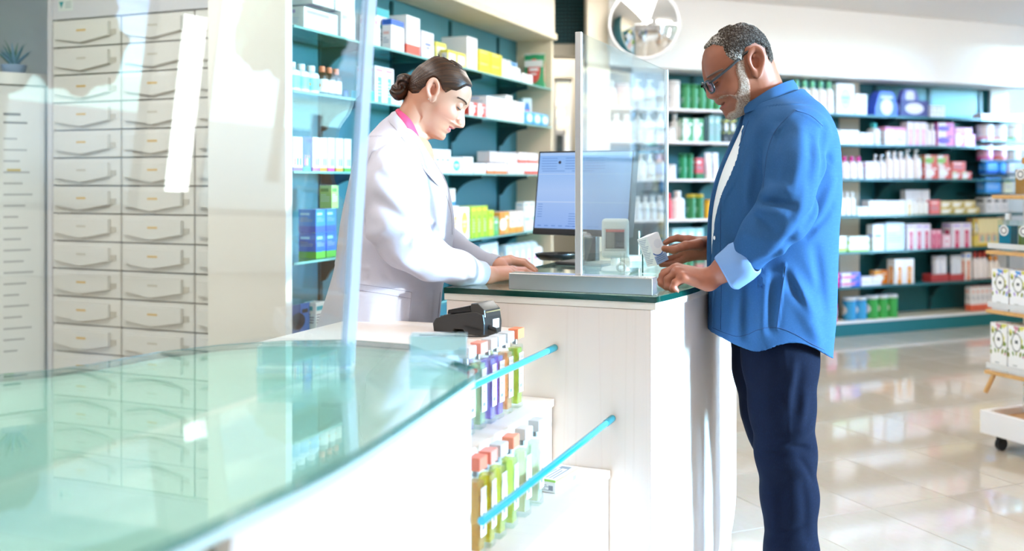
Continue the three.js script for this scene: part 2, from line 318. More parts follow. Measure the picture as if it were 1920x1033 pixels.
const C0 = w1(2.498, -0.614), L0 = w1(2.498, -1.214);
const bulge = (() => { const q = new THREE.QuadraticBezierCurve3(V(C0[0], 0, C0[1]), V(0.572, 0, -2.829), V(0.774, 0, -3.4)); return [...q.getPoints(20).map((p) => [p.x, p.z]), [0.80, -3.5], [0.815, -3.62], [0.80, -3.75], [0.74, -3.87]]; })();
{
  const back = w1(4.0, -1.214);
  const t = thing('till_counter', 'tall till counter with pale wood front and dark green glass edge', 'counter', [C0[0], 0, C0[1]]);
  const off = (g) => { g.translate(-C0[0], 0, -C0[1]); return g; };
  const rim = [L0, ...bulge, back];
  const g1 = slab(inset([...rim, L0], 0.01).slice(0, -1), CT - 0.0145, CT - 0.0005); mesh('glass_top', off(g1), topGlass, t);
  mesh('glass_edge', off(ribbon(rim, CT - 0.0155, CT, true)), M('#07382f', 0.08, DS), t);
  mesh('top_board', off(slab(inset([...rim, L0], 0.004).slice(0, -1), CT - 0.034, CT - 0.0165)), M('#e8e2d8', 0.45), t);
  const body = inset([...rim, L0], 0.03).slice(0, -1);
  mesh('carcass', off(slab(body, 0.02, CT - 0.035)), white, t);
  // front panel of pale wood
  const fp = span(2.503, 2.521, 0.0, CT - 0.035, -1.208, -0.622, 0.0015); { const uv = fp.attributes.uv, p = fp.attributes.position; for (let i = 0; i < uv.count; i++) uv.setXY(i, p.getZ(i) * 0.7, p.getY(i) * 0.7); } fp.rotateY(A1); mesh('front_panel', off(fp), paleWood, t);
  const lp = span(2.522, 3.98, 0.0, CT - 0.035, -1.208, -1.19, 0.0015); lp.rotateY(A1); mesh('staff_panel', off(lp), paleWood, t);
  // bowed side towards the customer, rounded under at the floor
  const cols = inset(bulge, 0.012), pos = [], idx = [], uv = [], nr = 26;
  for (let r = 0; r <= nr; r++) {
    const y = (CT - 0.035) * r / nr, e = y < 0.22 ? 0.07 * (1 - Math.sqrt(1 - Math.pow(1 - y / 0.22, 2))) : 0;
    const q = inset(bulge, 0.012 + e);
    cols.forEach((_, i) => { pos.push(q[i][0], y, q[i][1]); uv.push(i * 0.05, y); if (r && i) { const a = r * cols.length + i, b = a - cols.length; idx.push(b - 1, b, a - 1, a - 1, b, a); } });
  }
  const sg = new THREE.BufferGeometry(); sg.setAttribute('position', new THREE.Float32BufferAttribute(pos, 3)); sg.setAttribute('uv', new THREE.Float32BufferAttribute(uv, 2)); sg.setIndex(idx); sg.computeVertexNormals();
  mesh('side_panel', off(sg), M('#f5efec', 0.38, DS), t);
}
// glazed screen on the till counter
{
  const t = thing('counter_screen', 'clear upright screen on a brushed steel foot along the till counter', 'screen', W1.to(2.535, CT + 0.0005, -0.843).toArray(), A1);
  const o = (a, b, c, d, e, f, r) => span(a - 2.535, b - 2.535, c, d, e + 0.843, f + 0.843, r);
  const brushed = M('#c6c5c4', 0.26, { metalness: 1, anisotropy: 0.6 });
  mesh('foot', o(2.512, 2.562, 0, 0.046, -1.025, -0.625, 0.0025), brushed, t);
  mesh('post', o(2.563, 2.578, 0, 0.70, -0.852, -0.834, 0.002), M('#dfe0e2', 0.3, { metalness: 0.75 }), t);
  mesh('end_post', o(3.592, 3.602, 0, 0.702, -0.850, -0.836, 0.002), M('#dfe0e2', 0.3, { metalness: 0.75 }), t);
  mesh('pane', o(2.579, 3.591, 0.004, 0.70, -0.846, -0.840), pane, t);
}
// stepped display between the counters
{
  const t = thing('step_display', 'pale wood stepped display unit between the two counters', 'display unit', W1.to(2.07, 0, -1.1).toArray(), A1);
  const o = (a, b, c, d, e, f) => span(a - 2.07, b - 2.07, c, d, e + 1.1, f + 1.1, 0.0015), B0 = 1.655, B1 = 2.5015;
  mesh('top_board', o(B0, B1, 0.882, 0.90, -1.5, -1.0), paleWood, t);
  mesh('back_panel', o(B0, B1, 0.7175, 0.8815, -1.03, -1.015), paleWood, t);
  mesh('shelf', o(B0, B1, 0.697, 0.717, -1.2, -0.889), paleWood, t);
  mesh('riser', o(B0, B1, 0.5445, 0.6965, -0.908, -0.895), paleWood, t);
  mesh('shelf', o(B0, B1, 0.524, 0.544, -1.0, -0.734), paleWood, t);
  mesh('riser', o(B0, B1, 0.0, 0.5235, -0.752, -0.739), M('#f6f2ef', 0.45), t);
  mesh('end_panel', o(1.64, 1.6545, 0, 0.918, -1.5, -0.752), white, t);
  [['upper', 0.853, -0.888, 'over the perfume row by the card terminal'], ['lower', 0.679, -0.729, 'over the yellow perfume row']].forEach(([w, y, v, l]) => {
    const b = thing('guard_bar', `${w} turquoise metal guard bar ${l}`, 'rail', W1.to(2.078, y, v).toArray(), A1);
    mesh('bar', rod(V(-0.42, 0, 0), V(0.365, 0, 0), 0.0085, 16), M('#2fb0c6', 0.25, { metalness: 0.35, clearcoat: 0.6 }), b);
    mesh('end_sleeve', rod(V(0.365, 0, 0), V(0.423, 0, 0), 0.0092, 16), M('#14707a', 0.35, { metalness: 0.3 }), b);
  });
}
// near counter, glass over a pale aqua board, with a bowed white front
const NT = 0.95;
{
  const edge = curve2([[-0.058, -1.835], [-0.0755, -1.763], [-0.1215, -1.586], [-0.169, -1.40], [-0.209, -1.262], [-0.246, -1.165], [-0.28, -1.092], [-0.308, -1.023], [-0.342, -0.952], [-0.43, -0.83], [-0.62, -0.70], [-1.0, -0.62]], 60);
  const plan = [...edge, [-1.5, -0.8], [-1.62, -1.25], [-1.25, -1.6], [-0.852, -1.83], [-0.79, -1.90], [-0.72, -2.02], [-0.62, -2.11], [-0.5, -2.165], [-0.36, -2.18], [-0.22, -2.12]];
  const t = thing('glass_topped_counter', 'white bow-fronted counter', 'counter', [-0.7, 0, -1.4]);
  t.userData.label = 'white bow-fronted counter under a large pale aqua glass top';
  const off = (g) => { g.translate(0.7, 0, 1.4); return g; };
  mesh('glass_top', off(slab(plan, NT - 0.0105, NT - 0.0005)), topGlass, t);
  mesh('glass_edge', off(ribbon(plan, NT - 0.0125, NT + 0.0002, true)), M('#2a6f6c', 0.1, DS), t);
  mesh('aqua_board', off(slab(plan.map(([x, z]) => [-0.75 + (x + 0.75) * 0.985, -1.4 + (z + 1.4) * 0.985]), NT - 0.03, NT - 0.0125)), M('#d6efec', 0.6), t);
  const front = inset(edge.filter((p) => p[1] < -1.075), -0.02), rest = inset(edge.filter((p) => p[1] >= -1.075), -0.11);
  mesh('front_panel', off(slab([...front, ...[...inset(front, -0.02)].reverse()], 0.0, NT - 0.031, 0.001)), M('#f8f4f2', 0.4), t);
  mesh('carcass', off(slab([...inset(front, -0.03), ...rest, [-1.3, -0.95], [-1.35, -1.3], [-0.95, -1.62], w1(1.632, -1.45), w1(1.632, -0.79)], 0.0, NT - 0.032)), M('#d9d3cc', 0.5), t);
  // clear screen on it
  const s = thing('near_screen', 'large clear acrylic screen standing on the glass topped counter', 'screen', W1.to(1.6, NT + 0.0005, -0.979).toArray(), A1);
  s.rotation.order = 'YXZ'; s.rotation.x = 0.07;
  const g = new THREE.ExtrudeGeometry(shape([[-1.35, 0], [-0.012, 0], [-0.012, 0.95], [-1.35, 0.95]]), { depth: 0.006, bevelEnabled: false }); g.translate(0, 0.003, -0.003);
  mesh('pane', g, pane, s);
  const e = new THREE.ExtrudeGeometry(shape([[-0.011, 0], [0.018, 0], [0.018, 0.95], [-0.011, 0.95]]), { depth: 0.012, bevelEnabled: true, bevelSize: 0.001, bevelThickness: 0.001, bevelSegments: 1 }); e.translate(0, 0.001, -0.006);
  mesh('edge_strip', e, new THREE.MeshPhysicalMaterial({ color: 0xe3e9f4, roughness: 0.25, transmission: 0.6, thickness: 0 }), s);
  [[-0.375, -1.82, 0.085, 'large clear acrylic holding block at the foot of the near screen'], [-0.142, -1.93, 0.055, 'small clear acrylic block by the corner of the glass topped counter']].forEach(([x, z, hw, l]) => {
    const b = thing('acrylic_block', l, 'screen holder', [x, NT + 0.0005, z]);
    const m = new THREE.MeshPhysicalMaterial({ color: 0xe6f4f5, roughness: 0.03, transmission: 0.85, thickness: 0, ior: 1.5 });
    mesh('base', rbox(2 * hw, 0.014, 0.06, 0, 0.007, 0, 0.002), m, b); mesh('upright', rbox(2 * hw, 0.036, 0.012, 0, 0.0325, 0.018, 0.002), m, b); mesh('upright', rbox(2 * hw, 0.036, 0.012, 0, 0.0325, -0.018, 0.002), m, b);
  });
}
// ---------------------------------------------------------------- things on the till counter
{ // monitor
  const c = P(1098, 362, 3.5), n = V(-0.56, 0, 0.83).normalize(), turn = Math.atan2(n.x, n.z);
  const t = thing('monitor', 'black flat computer monitor with a pale blue screen on the till counter', 'monitor', [c.x, CT + 0.0005, c.z], turn);
  const W = 0.385, H = 0.3, tilt = -0.15, cy = c.y - CT;
  const tl = (g) => { g.rotateX(tilt); g.translate(0, cy, 0.02); return g; };
  const bz = 0.006;
  mesh('bezel', [tl(rbox(W, bz, 0.02, 0, H / 2 - bz / 2, -0.006, 0.002)), tl(rbox(bz, H, 0.02, -W / 2 + bz / 2, 0, -0.006, 0.002)), tl(rbox(bz, H, 0.02, W / 2 - bz / 2, 0, -0.006, 0.002)), tl(rbox(W, 0.022, 0.022, 0, -H / 2 + 0.011, -0.006, 0.003))], M('#1d1b1c', 0.4), t);
  mesh('back_shell', tl(rbox(W - 0.004, H - 0.004, 0.026, 0, 0, -0.026, 0.006)), M('#202022', 0.5), t);
  const scr = tex('screen', 512, 400, (g, w, h) => {
    const q = g.createLinearGradient(0, 0, 0, h); q.addColorStop(0, '#7fb2f2'); q.addColorStop(0.5, '#a7c6f5'); q.addColorStop(1, '#8fb2ee'); g.fillStyle = q; g.fillRect(0, 0, w, h);
    g.fillStyle = '#e8f1ff'; g.globalAlpha = 0.35; g.fillRect(0, 0, w, 16); g.fillRect(0, 112, w, 4); g.fillRect(0, 258, w, 6); g.globalAlpha = 0.55; g.fillStyle = '#2f5fb4';
    for (let i = 0; i < 5; i++) { g.fillRect(14, 28 + i * 14, 90, 3); g.fillRect(150, 28 + i * 14, 60, 3); g.fillRect(260, 28 + i * 14, 110, 3); }
    g.fillRect(20, 96, 130, 3); g.fillRect(190, 96, 120, 3); for (let i = 0; i < 6; i++) { g.fillRect(12, 272 + i * 13, 26, 3); g.fillRect(190, 320 + i * 13, 40, 3); } for (let i = 0; i < 12; i++) g.fillRect(16 + i * 40, 384, 22, 4);
    g.globalAlpha = 1; g.fillStyle = '#16203f'; g.beginPath(); g.arc(118, 52, 8, 0, 7); g.fill();
  });
  const sg = new THREE.PlaneGeometry(W - 2 * bz, H - bz - 0.022); sg.translate(0, 0.008, 0.0046);
  mesh('display', tl(sg), new THREE.MeshPhysicalMaterial({ color: 0x0a0d14, roughness: 0.25, emissive: 0xffffff, emissiveMap: scr, emissiveIntensity: 0.85 }), t);
  mesh('maker_mark', tl(rbox(0.022, 0.005, 0.001, 0.02, -H / 2 + 0.012, 0.006, 0.0004)), M('#b9babc', 0.4), t);
  mesh('stand_neck', [rbox(0.05, cy - 0.06, 0.03, 0, (cy - 0.06) / 2 + 0.01, -0.045, 0.006), rbox(0.08, 0.06, 0.035, 0, cy - 0.03, -0.045, 0.006)], M('#232325', 0.5), t);
  mesh('stand_foot', rbox(0.19, 0.012, 0.15, 0, 0.006, -0.02, 0.005), M('#232325', 0.5), t);
  const l = new THREE.RectAreaLight(0x9cc0ff, 0.8, W - 0.02, H - 0.04); const fwd = V(n.x, 0.15, n.z).normalize(); l.position.copy(c).addScaledVector(fwd, 0.045); l.lookAt(l.position.clone().add(fwd)); scene.add(l);
}
{ // bar code reader
  const p = P(1154, 500, 3.27), t = thing('barcode_scanner', 'white countertop barcode scanner with a dark reading window', 'scanner', [p.x, CT + 0.0005, p.z], -0.14);
  const wm = M('#f3f2f0', 0.3);
  mesh('head', rbox(0.088, 0.128, 0.062, 0, 0.108, 0, 0.012, 4), wm, t);
  mesh('window_frame', rbox(0.072, 0.076, 0.006, 0, 0.106, 0.0305, 0.004, 2), M('#d9d8d6', 0.4), t);
  const win = tex('scanwin', 64, 64, (g) => { g.fillStyle = '#3a3330'; g.fillRect(0, 0, 64, 64); g.fillStyle = '#8e8983'; g.fillRect(2, 10, 28, 52); g.fillStyle = '#0c0b0c'; g.fillRect(34, 8, 28, 50); g.fillStyle = '#d8544a'; g.fillRect(0, 0, 64, 9); g.fillStyle = '#f08a80'; g.fillRect(6, 2, 50, 3); g.fillStyle = '#54504e'; g.fillRect(36, 40, 24, 12); });
  const wg = new THREE.PlaneGeometry(0.06, 0.062); wg.translate(0, 0.107, 0.0345); mesh('reading_window', wg, texM(win, 0.1, { clearcoat: 1 }), t);
  mesh('neck', cyl(0.016, 0.014, 0.04, 0, 0.012, 0), wm, t);
  mesh('foot', lathe([[0, 0], [0.045, 0], [0.048, 0.004], [0.043, 0.012], [0.02, 0.017], [0, 0.018]], 32), wm, t);
  const kb = new THREE.TorusGeometry(0.012, 0.005, 10, 24); kb.translate(0.02, 0.017, 0.05); mesh('hinge_ring', kb, steel, t);
}
{ // dark tray with papers, folder, paper stack, glass plate
  const p = P(1046, 489, 3.74), t = thing('coin_tray', 'black oval tray behind the counter screen holding papers', 'tray', [p.x, CT + 0.0005, p.z], 0.4);
  const g = lathe([[0, 0], [0.07, 0], [0.085, 0.012], [0.09, 0.024], [0.083, 0.024], [0.078, 0.012], [0.066, 0.006], [0, 0.006]], 40); g.scale(1, 1, 0.75);
  mesh('bowl', g, M('#141313', 0.25, DS), t);
  const papers = thing('paper_slips', 'white paper slips lying in the black oval tray', 'paper', [p.x, CT + 0.0075, p.z], 0.4);
  for (let i = 0; i < 4; i++) { const m = mesh('slip', rbox(0.075, 0.0015, 0.04, 0, 0, 0, 0.0005), M('#f2f1ec', 0.7), papers); m.position.set(i * 0.006 - 0.01, 0.001 + i * 0.0022, i * 0.004 - 0.006); m.rotation.y = i * 0.35; }
  const f = P(1182, 468, 3.72), fo = thing('card_reader_stand', 'dark green upright folder beside the white barcode scanner', 'folder', [f.x, CT + 0.0005, f.z], -0.5);
  fo.name = numbered('document_folder'); mesh('cover', rbox(0.075, 0.115, 0.004, 0, 0.0575, 0.012, 0.001), M('#0e4a3d', 0.5), fo); mesh('cover', rbox(0.075, 0.115, 0.004, 0, 0.0575, -0.012, 0.001), M('#0e4a3d', 0.5), fo); mesh('sheets', rbox(0.07, 0.108, 0.018, 0, 0.055, 0, 0.001), white, fo);
  const s = P(1190, 490, 3.72), st = thing('paper_stack', 'low stack of white sheets on the till counter behind the scanner', 'paper', [s.x, CT + 0.0005, s.z], 0.3);
  for (let i = 0; i < 5; i++) { const m = mesh('sheet', rbox(0.1, 0.004, 0.14, 0, 0.002, 0, 0.0008), M('#f5f4f1', 0.7), st); m.position.set(rr(-0.004, 0.004), i * 0.0042, rr(-0.004, 0.004)); m.rotation.y = rr(-0.06, 0.06); }
  const q = P(1205, 517, 3.2), gp = thing('glass_plate', 'small upright green-edged glass plate on the till counter near the customer', 'glass', [q.x, CT + 0.0005, q.z], -0.7);
  mesh('plate', rbox(0.14, 0.062, 0.005, 0.072, 0.031, 0, 0.001), pane, gp); mesh('green_edge', rbox(0.003, 0.062, 0.006, 0, 0.031, 0, 0.001), M('#0d4f42', 0.2), gp);
}
{ // card terminal on the stepped display
  const t = thing('card_terminal', 'black card payment terminal on the stepped display top', 'card terminal', [-0.118, 0.9005, -2.62], Math.atan2(0.845, 0.54));
  const prof = (pts, w, b) => { const g = extrude(pts, w - 2 * b, b); g.rotateY(-Math.PI / 2); g.translate(w / 2 - b, 0, 0); return g; };   // x of the outline becomes z
  const K = M('#171614', 0.32, { clearcoat: 0.4 }), L = 0.165, o = (q) => q.map(([a, b]) => [a - L / 2, b]);
  mesh('body', prof(o([[0.006, 0.003], [0.003, 0.02], [0.012, 0.032], [0.05, 0.044], [0.1, 0.053], [0.135, 0.058], [0.158, 0.052], [0.162, 0.03], [0.16, 0.003], [0.11, 0.003], [0.1, 0.014], [0.07, 0.014], [0.06, 0.003]]), 0.084, 0.003), K, t);
  mesh('screen_lid', prof(o([[0.048, 0.05], [0.05, 0.058], [0.115, 0.073], [0.12, 0.062], [0.115, 0.06]]), 0.078, 0.0015), M('#0e0e0e', 0.25), t);
  mesh('paper_cover', prof(o([[0.118, 0.06], [0.122, 0.078], [0.14, 0.08], [0.16, 0.064], [0.162, 0.05], [0.13, 0.054]]), 0.074, 0.002), M('#25231f', 0.3, { clearcoat: 0.5 }), t);
  mesh('paper_slot', rbox(0.066, 0.003, 0.006, 0, 0.06, 0.081, 0.001), M('#8c7a52', 0.4), t);
  const keys = []; for (let i = 0; i < 4; i++) for (let j = 0; j < 3; j++) keys.push(rbox(0.016, 0.004, 0.008, -0.022 + j * 0.022, 0.0385 + i * 0.0032, -0.062 + i * 0.0115, 0.0015)); mesh('keypad', keys, M('#3a3936', 0.5), t);
  const lab = tex('termlabel', 64, 48, (g) => { g.fillStyle = '#e9e4dc'; g.fillRect(0, 0, 64, 48); g.fillStyle = '#c77f7c'; g.fillRect(8, 8, 40, 4); g.fillStyle = '#7d7a76'; for (let i = 0; i < 3; i++) g.fillRect(8, 18 + i * 8, 44 - i * 8, 3); });
  const lg = new THREE.PlaneGeometry(0.03, 0.024); lg.translate(0.012, 0.027, 0.0832); mesh('label', lg, texM(lab, 0.6), t);
  mesh('cable_plug', [rod(V(-0.018, 0.02, 0.082), V(-0.014, 0.014, 0.1), 0.006), rod(V(0.042, 0.012, 0.02), V(0.05, 0.01, 0.02), 0.008)], blackMatt, t);
  mesh('cable', tube([V(-0.014, 0.014, 0.1), V(-0.03, 0.008, 0.112), V(-0.06, 0.0045, 0.1), V(-0.1, 0.0045, 0.03), V(-0.14, 0.0045, -0.05)], 0.0025, 30, 6), blackMatt, t);
}
// ---------------------------------------------------------------- perfume bottles
function perfume(u, v, y, liquid, cap, label, group, h = 0.162) {
  const t = thing('perfume_bottle', label, 'perfume bottle', W1.to(u, y, v).toArray(), A1 + rr(-0.06, 0.06), group);
  const w = 0.033;
  mesh('glass', rbox(w, h, w, 0, h / 2, 0, 0.003, 2), pane, t);
  mesh('liquid', rbox(w - 0.006, h - 0.02, w - 0.006, 0, h / 2 + 0.001, 0, 0.002), new THREE.MeshPhysicalMaterial({ color: srgb(liquid), roughness: 0.15, transmission: 0.75, thickness: 0 }), t);
  mesh('collar', cyl(0.007, 0.006, 0.014, 0, h + 0.0005, 0, 14), M('#8d8a86', 0.3, { metalness: 0.8 }), t);
  mesh('cap', rbox(0.04, 0.026, 0.028, 0.002, h + 0.0275, 0.003, 0.0015), typeof cap === 'string' ? M(cap, 0.35) : cap, t);
  const lt = tex('perf' + (liquid.length + cap.length) + group.length, 32, 96, (g) => { g.fillStyle = '#fbf9f6'; g.fillRect(0, 0, 32, 96); g.fillStyle = '#d9d3dc'; g.fillRect(0, 14, 32, 14); g.fillStyle = '#777085'; g.fillRect(8, 50, 16, 3); g.fillRect(10, 56, 12, 2); g.fillRect(6, 76, 18, 8); });
  const g = new THREE.PlaneGeometry(w - 0.006, h * 0.62); g.translate(0.001, h * 0.56, w / 2 + 0.0007); mesh('label', g, texM(lt, 0.5), t);
  return t;
}
const silver = '#cfcfcf', coral = '#f08a68', coralPink = '#f2937f';
[[2.371, '#dbe57a', '#ef8358', 'green perfume bottle with an orange cap beside the till counter'], [2.303, '#f6c79a', silver, 'orange perfume bottle with a silver cap on the upper step'], [2.245, '#c9a8e4', silver, 'darker purple perfume bottle next to the orange one'], [2.196, '#d6bdf0', silver, 'lighter purple perfume bottle beside the coral-capped clear one'], [2.136, '#dfe8c8', coralPink, 'clear perfume bottle with a coral cap on the upper step'], [2.07, '#e7d8e6', silver, 'pale perfume bottle with a silver cap at the near end of the upper step']].forEach(([u, c, k, l]) => perfume(u, -0.95, 0.7175, c, k, l, 'perfume bottles on the upper step'));
[[2.172, '#eef0dc', silver, 'clear perfume bottle with a silver cap nearest the small flat carton'], [2.09, '#f0eed2', '#d9d2cc', 'clear perfume bottle with a pale square cap, second in the lower row'], [2.012, '#e6ea9c', coral, 'green-yellow perfume bottle with a coral cap in the lower row'], [1.945, '#f0e88e', silver, 'yellow perfume bottle with a silver cap in the lower row'], [1.888, '#f5e272', coralPink, 'bright yellow perfume bottle with a pink-coral cap, lower row'], [1.834, '#f6cb72', '#ee7f62', 'amber perfume bottle with a coral cap at the near end of the lower row']].forEach(([u, c, k, l]) => perfume(u, -0.82, 0.5445, c, k, l, 'perfume bottles on the lower step', 0.158));
{
  const p = W2; const a = W1.atCol(1052, -0.83);
  const t = thing('small_carton', 'small flat white and green carton lying on the lower step', 'carton', W1.to(2.33, 0.5445, -0.83).toArray(), A1 - 0.12);
  const tx = tex('flatcarton', 128, 64, (g, w, h) => { g.fillStyle = '#f3f3ee'; g.fillRect(0, 0, w, h); g.fillStyle = '#9fd05a'; g.fillRect(0, 0, w, 12); g.fillStyle = '#8a9097'; for (let i = 0; i < 5; i++) g.fillRect(10, 20 + i * 8, 60 + (i * 17) % 40, 3); g.fillRect(96, 30, 20, 24); });
  mesh('box', rbox(0.13, 0.032, 0.075, 0, 0.016, 0, 0.0015), texM(tx, 0.5), t); mesh('tuck_flap', rbox(0.001, 0.028, 0.07, 0.0654, 0.016, 0, 0.0003), M('#ecece6', 0.6), t);
}
// ---------------------------------------------------------------- drawer cabinet and tall column at the left
{
  const U = 3.81, VL = -4.085, VR = -2.72, t = thing('drawer_cabinet', 'tall white pharmacy drawer cabinet with rows of scooped handles', 'cabinet', W1.to(U + 0.25, 0, (VL + VR) / 2).toArray(), A1 - Math.PI / 2);
  // local x to the right of the viewer (= +v), y up, z towards the viewer (= -u)
  const W = VR - VL, D = 0.5, wm = M('#f3eeea', 0.45), fr = M('#e6e3ea', 0.4);
  const X = (v) => v - (VL + VR) / 2;
  mesh('carcass', span(-W / 2 + 0.03, W / 2, 0.09, 2.28, -D / 2, D / 2 - 0.03), M('#7d807c', 0.6), t);
  mesh('side_post', span(-W / 2, -W / 2 + 0.029, 0, 2.28, -D / 2, D / 2 + 0.004, 0.003), fr, t);
  mesh('top_fascia', span(-W / 2 + 0.03, W / 2, 2.11, 2.28, D / 2 - 0.03, D / 2, 0.003), fr, t);
  const sticker = new THREE.PlaneGeometry(0.1, 0.06); sticker.translate(-W / 2 + 0.12, 2.18, D / 2 + 0.001);
  mesh('sticker', sticker, texM(tex('sticker', 64, 40, (g) => { g.fillStyle = '#eef2f0'; g.fillRect(0, 0, 64, 40); g.fillStyle = '#2f9aa0'; g.beginPath(); g.moveTo(4, 8); g.lineTo(24, 8); g.lineTo(14, 30); g.fill(); g.fillStyle = '#9fb4b4'; for (let i = 0; i < 3; i++) g.fillRect(30, 10 + i * 8, 26, 3); }), 0.5), t);
  mesh('plinth', span(-W / 2 + 0.03, W / 2, 0, 0.09, -D / 2, D / 2 - 0.02, 0.002), fr, t);
  const cols = [[-4.055, -3.612], [-3.606, -3.166], [-3.160, -2.725]], RH = 0.1393;
  for (const [a, b] of cols) {
    const w = b - a - 0.004;
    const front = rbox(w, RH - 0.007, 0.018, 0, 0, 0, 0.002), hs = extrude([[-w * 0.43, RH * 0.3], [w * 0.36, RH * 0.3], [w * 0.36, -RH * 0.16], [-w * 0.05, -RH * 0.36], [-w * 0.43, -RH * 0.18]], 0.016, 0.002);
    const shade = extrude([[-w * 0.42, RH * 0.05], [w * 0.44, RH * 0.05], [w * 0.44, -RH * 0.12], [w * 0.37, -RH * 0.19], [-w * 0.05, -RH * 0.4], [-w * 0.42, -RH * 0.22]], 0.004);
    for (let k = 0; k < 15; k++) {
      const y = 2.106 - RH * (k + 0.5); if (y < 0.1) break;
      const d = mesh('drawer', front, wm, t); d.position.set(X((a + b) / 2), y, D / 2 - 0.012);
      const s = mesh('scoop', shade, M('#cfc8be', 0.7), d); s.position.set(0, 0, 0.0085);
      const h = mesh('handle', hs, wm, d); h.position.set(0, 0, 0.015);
      const l = mesh('name_strip', rbox(0.06, 0.01, 0.0012, -0.01, 0.008, 0.0335, 0.0004), M(rnd() > 0.5 ? '#e9c27a' : '#d9d2c6', 0.6), d);
    }
  }
}
{
  const p = P(30, 400, 5.14), t = thing('white_column', 'tall slim white dispenser column left of the drawer cabinet', 'dispenser', [p.x - 0.01, 0, p.z], 0.62);
  mesh('body', rbox(0.26, 1.72, 0.26, 0, 0.92, 0, 0.02, 3), M('#eef0f1', 0.4), t);
  mesh('base', rbox(0.3, 0.06, 0.3, 0, 0.03, 0, 0.01, 2), M('#c9ccd0', 0.4), t);
  const cap = new THREE.CylinderGeometry(0.15 * 1.3, 0.145 * 1.42, 0.06, 4, 1); cap.rotateY(Math.PI / 4); cap.translate(0, 1.811, 0); mesh('cap', cap, M('#f2f3f3', 0.35), t);
  const pt = tex('column', 128, 512, (g, w, h) => { g.fillStyle = '#f4f5f5'; g.fillRect(0, 0, w, h); g.fillStyle = '#7f868b'; g.fillRect(20, 30, 50, 4); g.fillRect(20, 44, 70, 3); g.fillStyle = '#b9bfc2'; for (let i = 0; i < 20; i++) g.fillRect(20, 70 + i * 18, 40 + (i * 29) % 50, 3); g.fillStyle = '#d9c27a'; g.fillRect(30, 120, 40, 4); g.fillStyle = '#9fd08a'; g.fillRect(20, 450, 30, 22); });
  const pg = new THREE.PlaneGeometry(0.2, 1.6); pg.translate(0, 0.93, 0.1306); mesh('notice', pg, texM(pt, 0.5), t);
  const q = thing('spiky_plant', 'small blue-green spiky plant on top of the white column', 'plant', [p.x - 0.01, 1.8415, p.z]);
  mesh('pot', lathe([[0, 0], [0.05, 0], [0.062, 0.05], [0.055, 0.05], [0.045, 0.02], [0, 0.02]], 20), M('#9fb6d8', 0.5, DS), q);
  for (let i = 0; i < 16; i++) { const s = new THREE.Shape(); s.moveTo(-0.008, 0); s.quadraticCurveTo(-0.01, 0.07, 0, 0.15); s.quadraticCurveTo(0.01, 0.07, 0.008, 0); const g = new THREE.ShapeGeometry(s, 5), b = g.attributes.position; for (let k = 0; k < b.count; k++) { const y = b.getY(k); b.setZ(k, y * y * 3); } g.computeVertexNormals(); const m = mesh('leaf', g, M(['#6f9fb8', '#5f8f8a', '#88b4d6'][i % 3], 0.5, DS), q); m.position.set(0, 0.03, 0); m.rotation.set(rr(0, 0.5), i * 2.4, 0, 'YXZ'); }
}
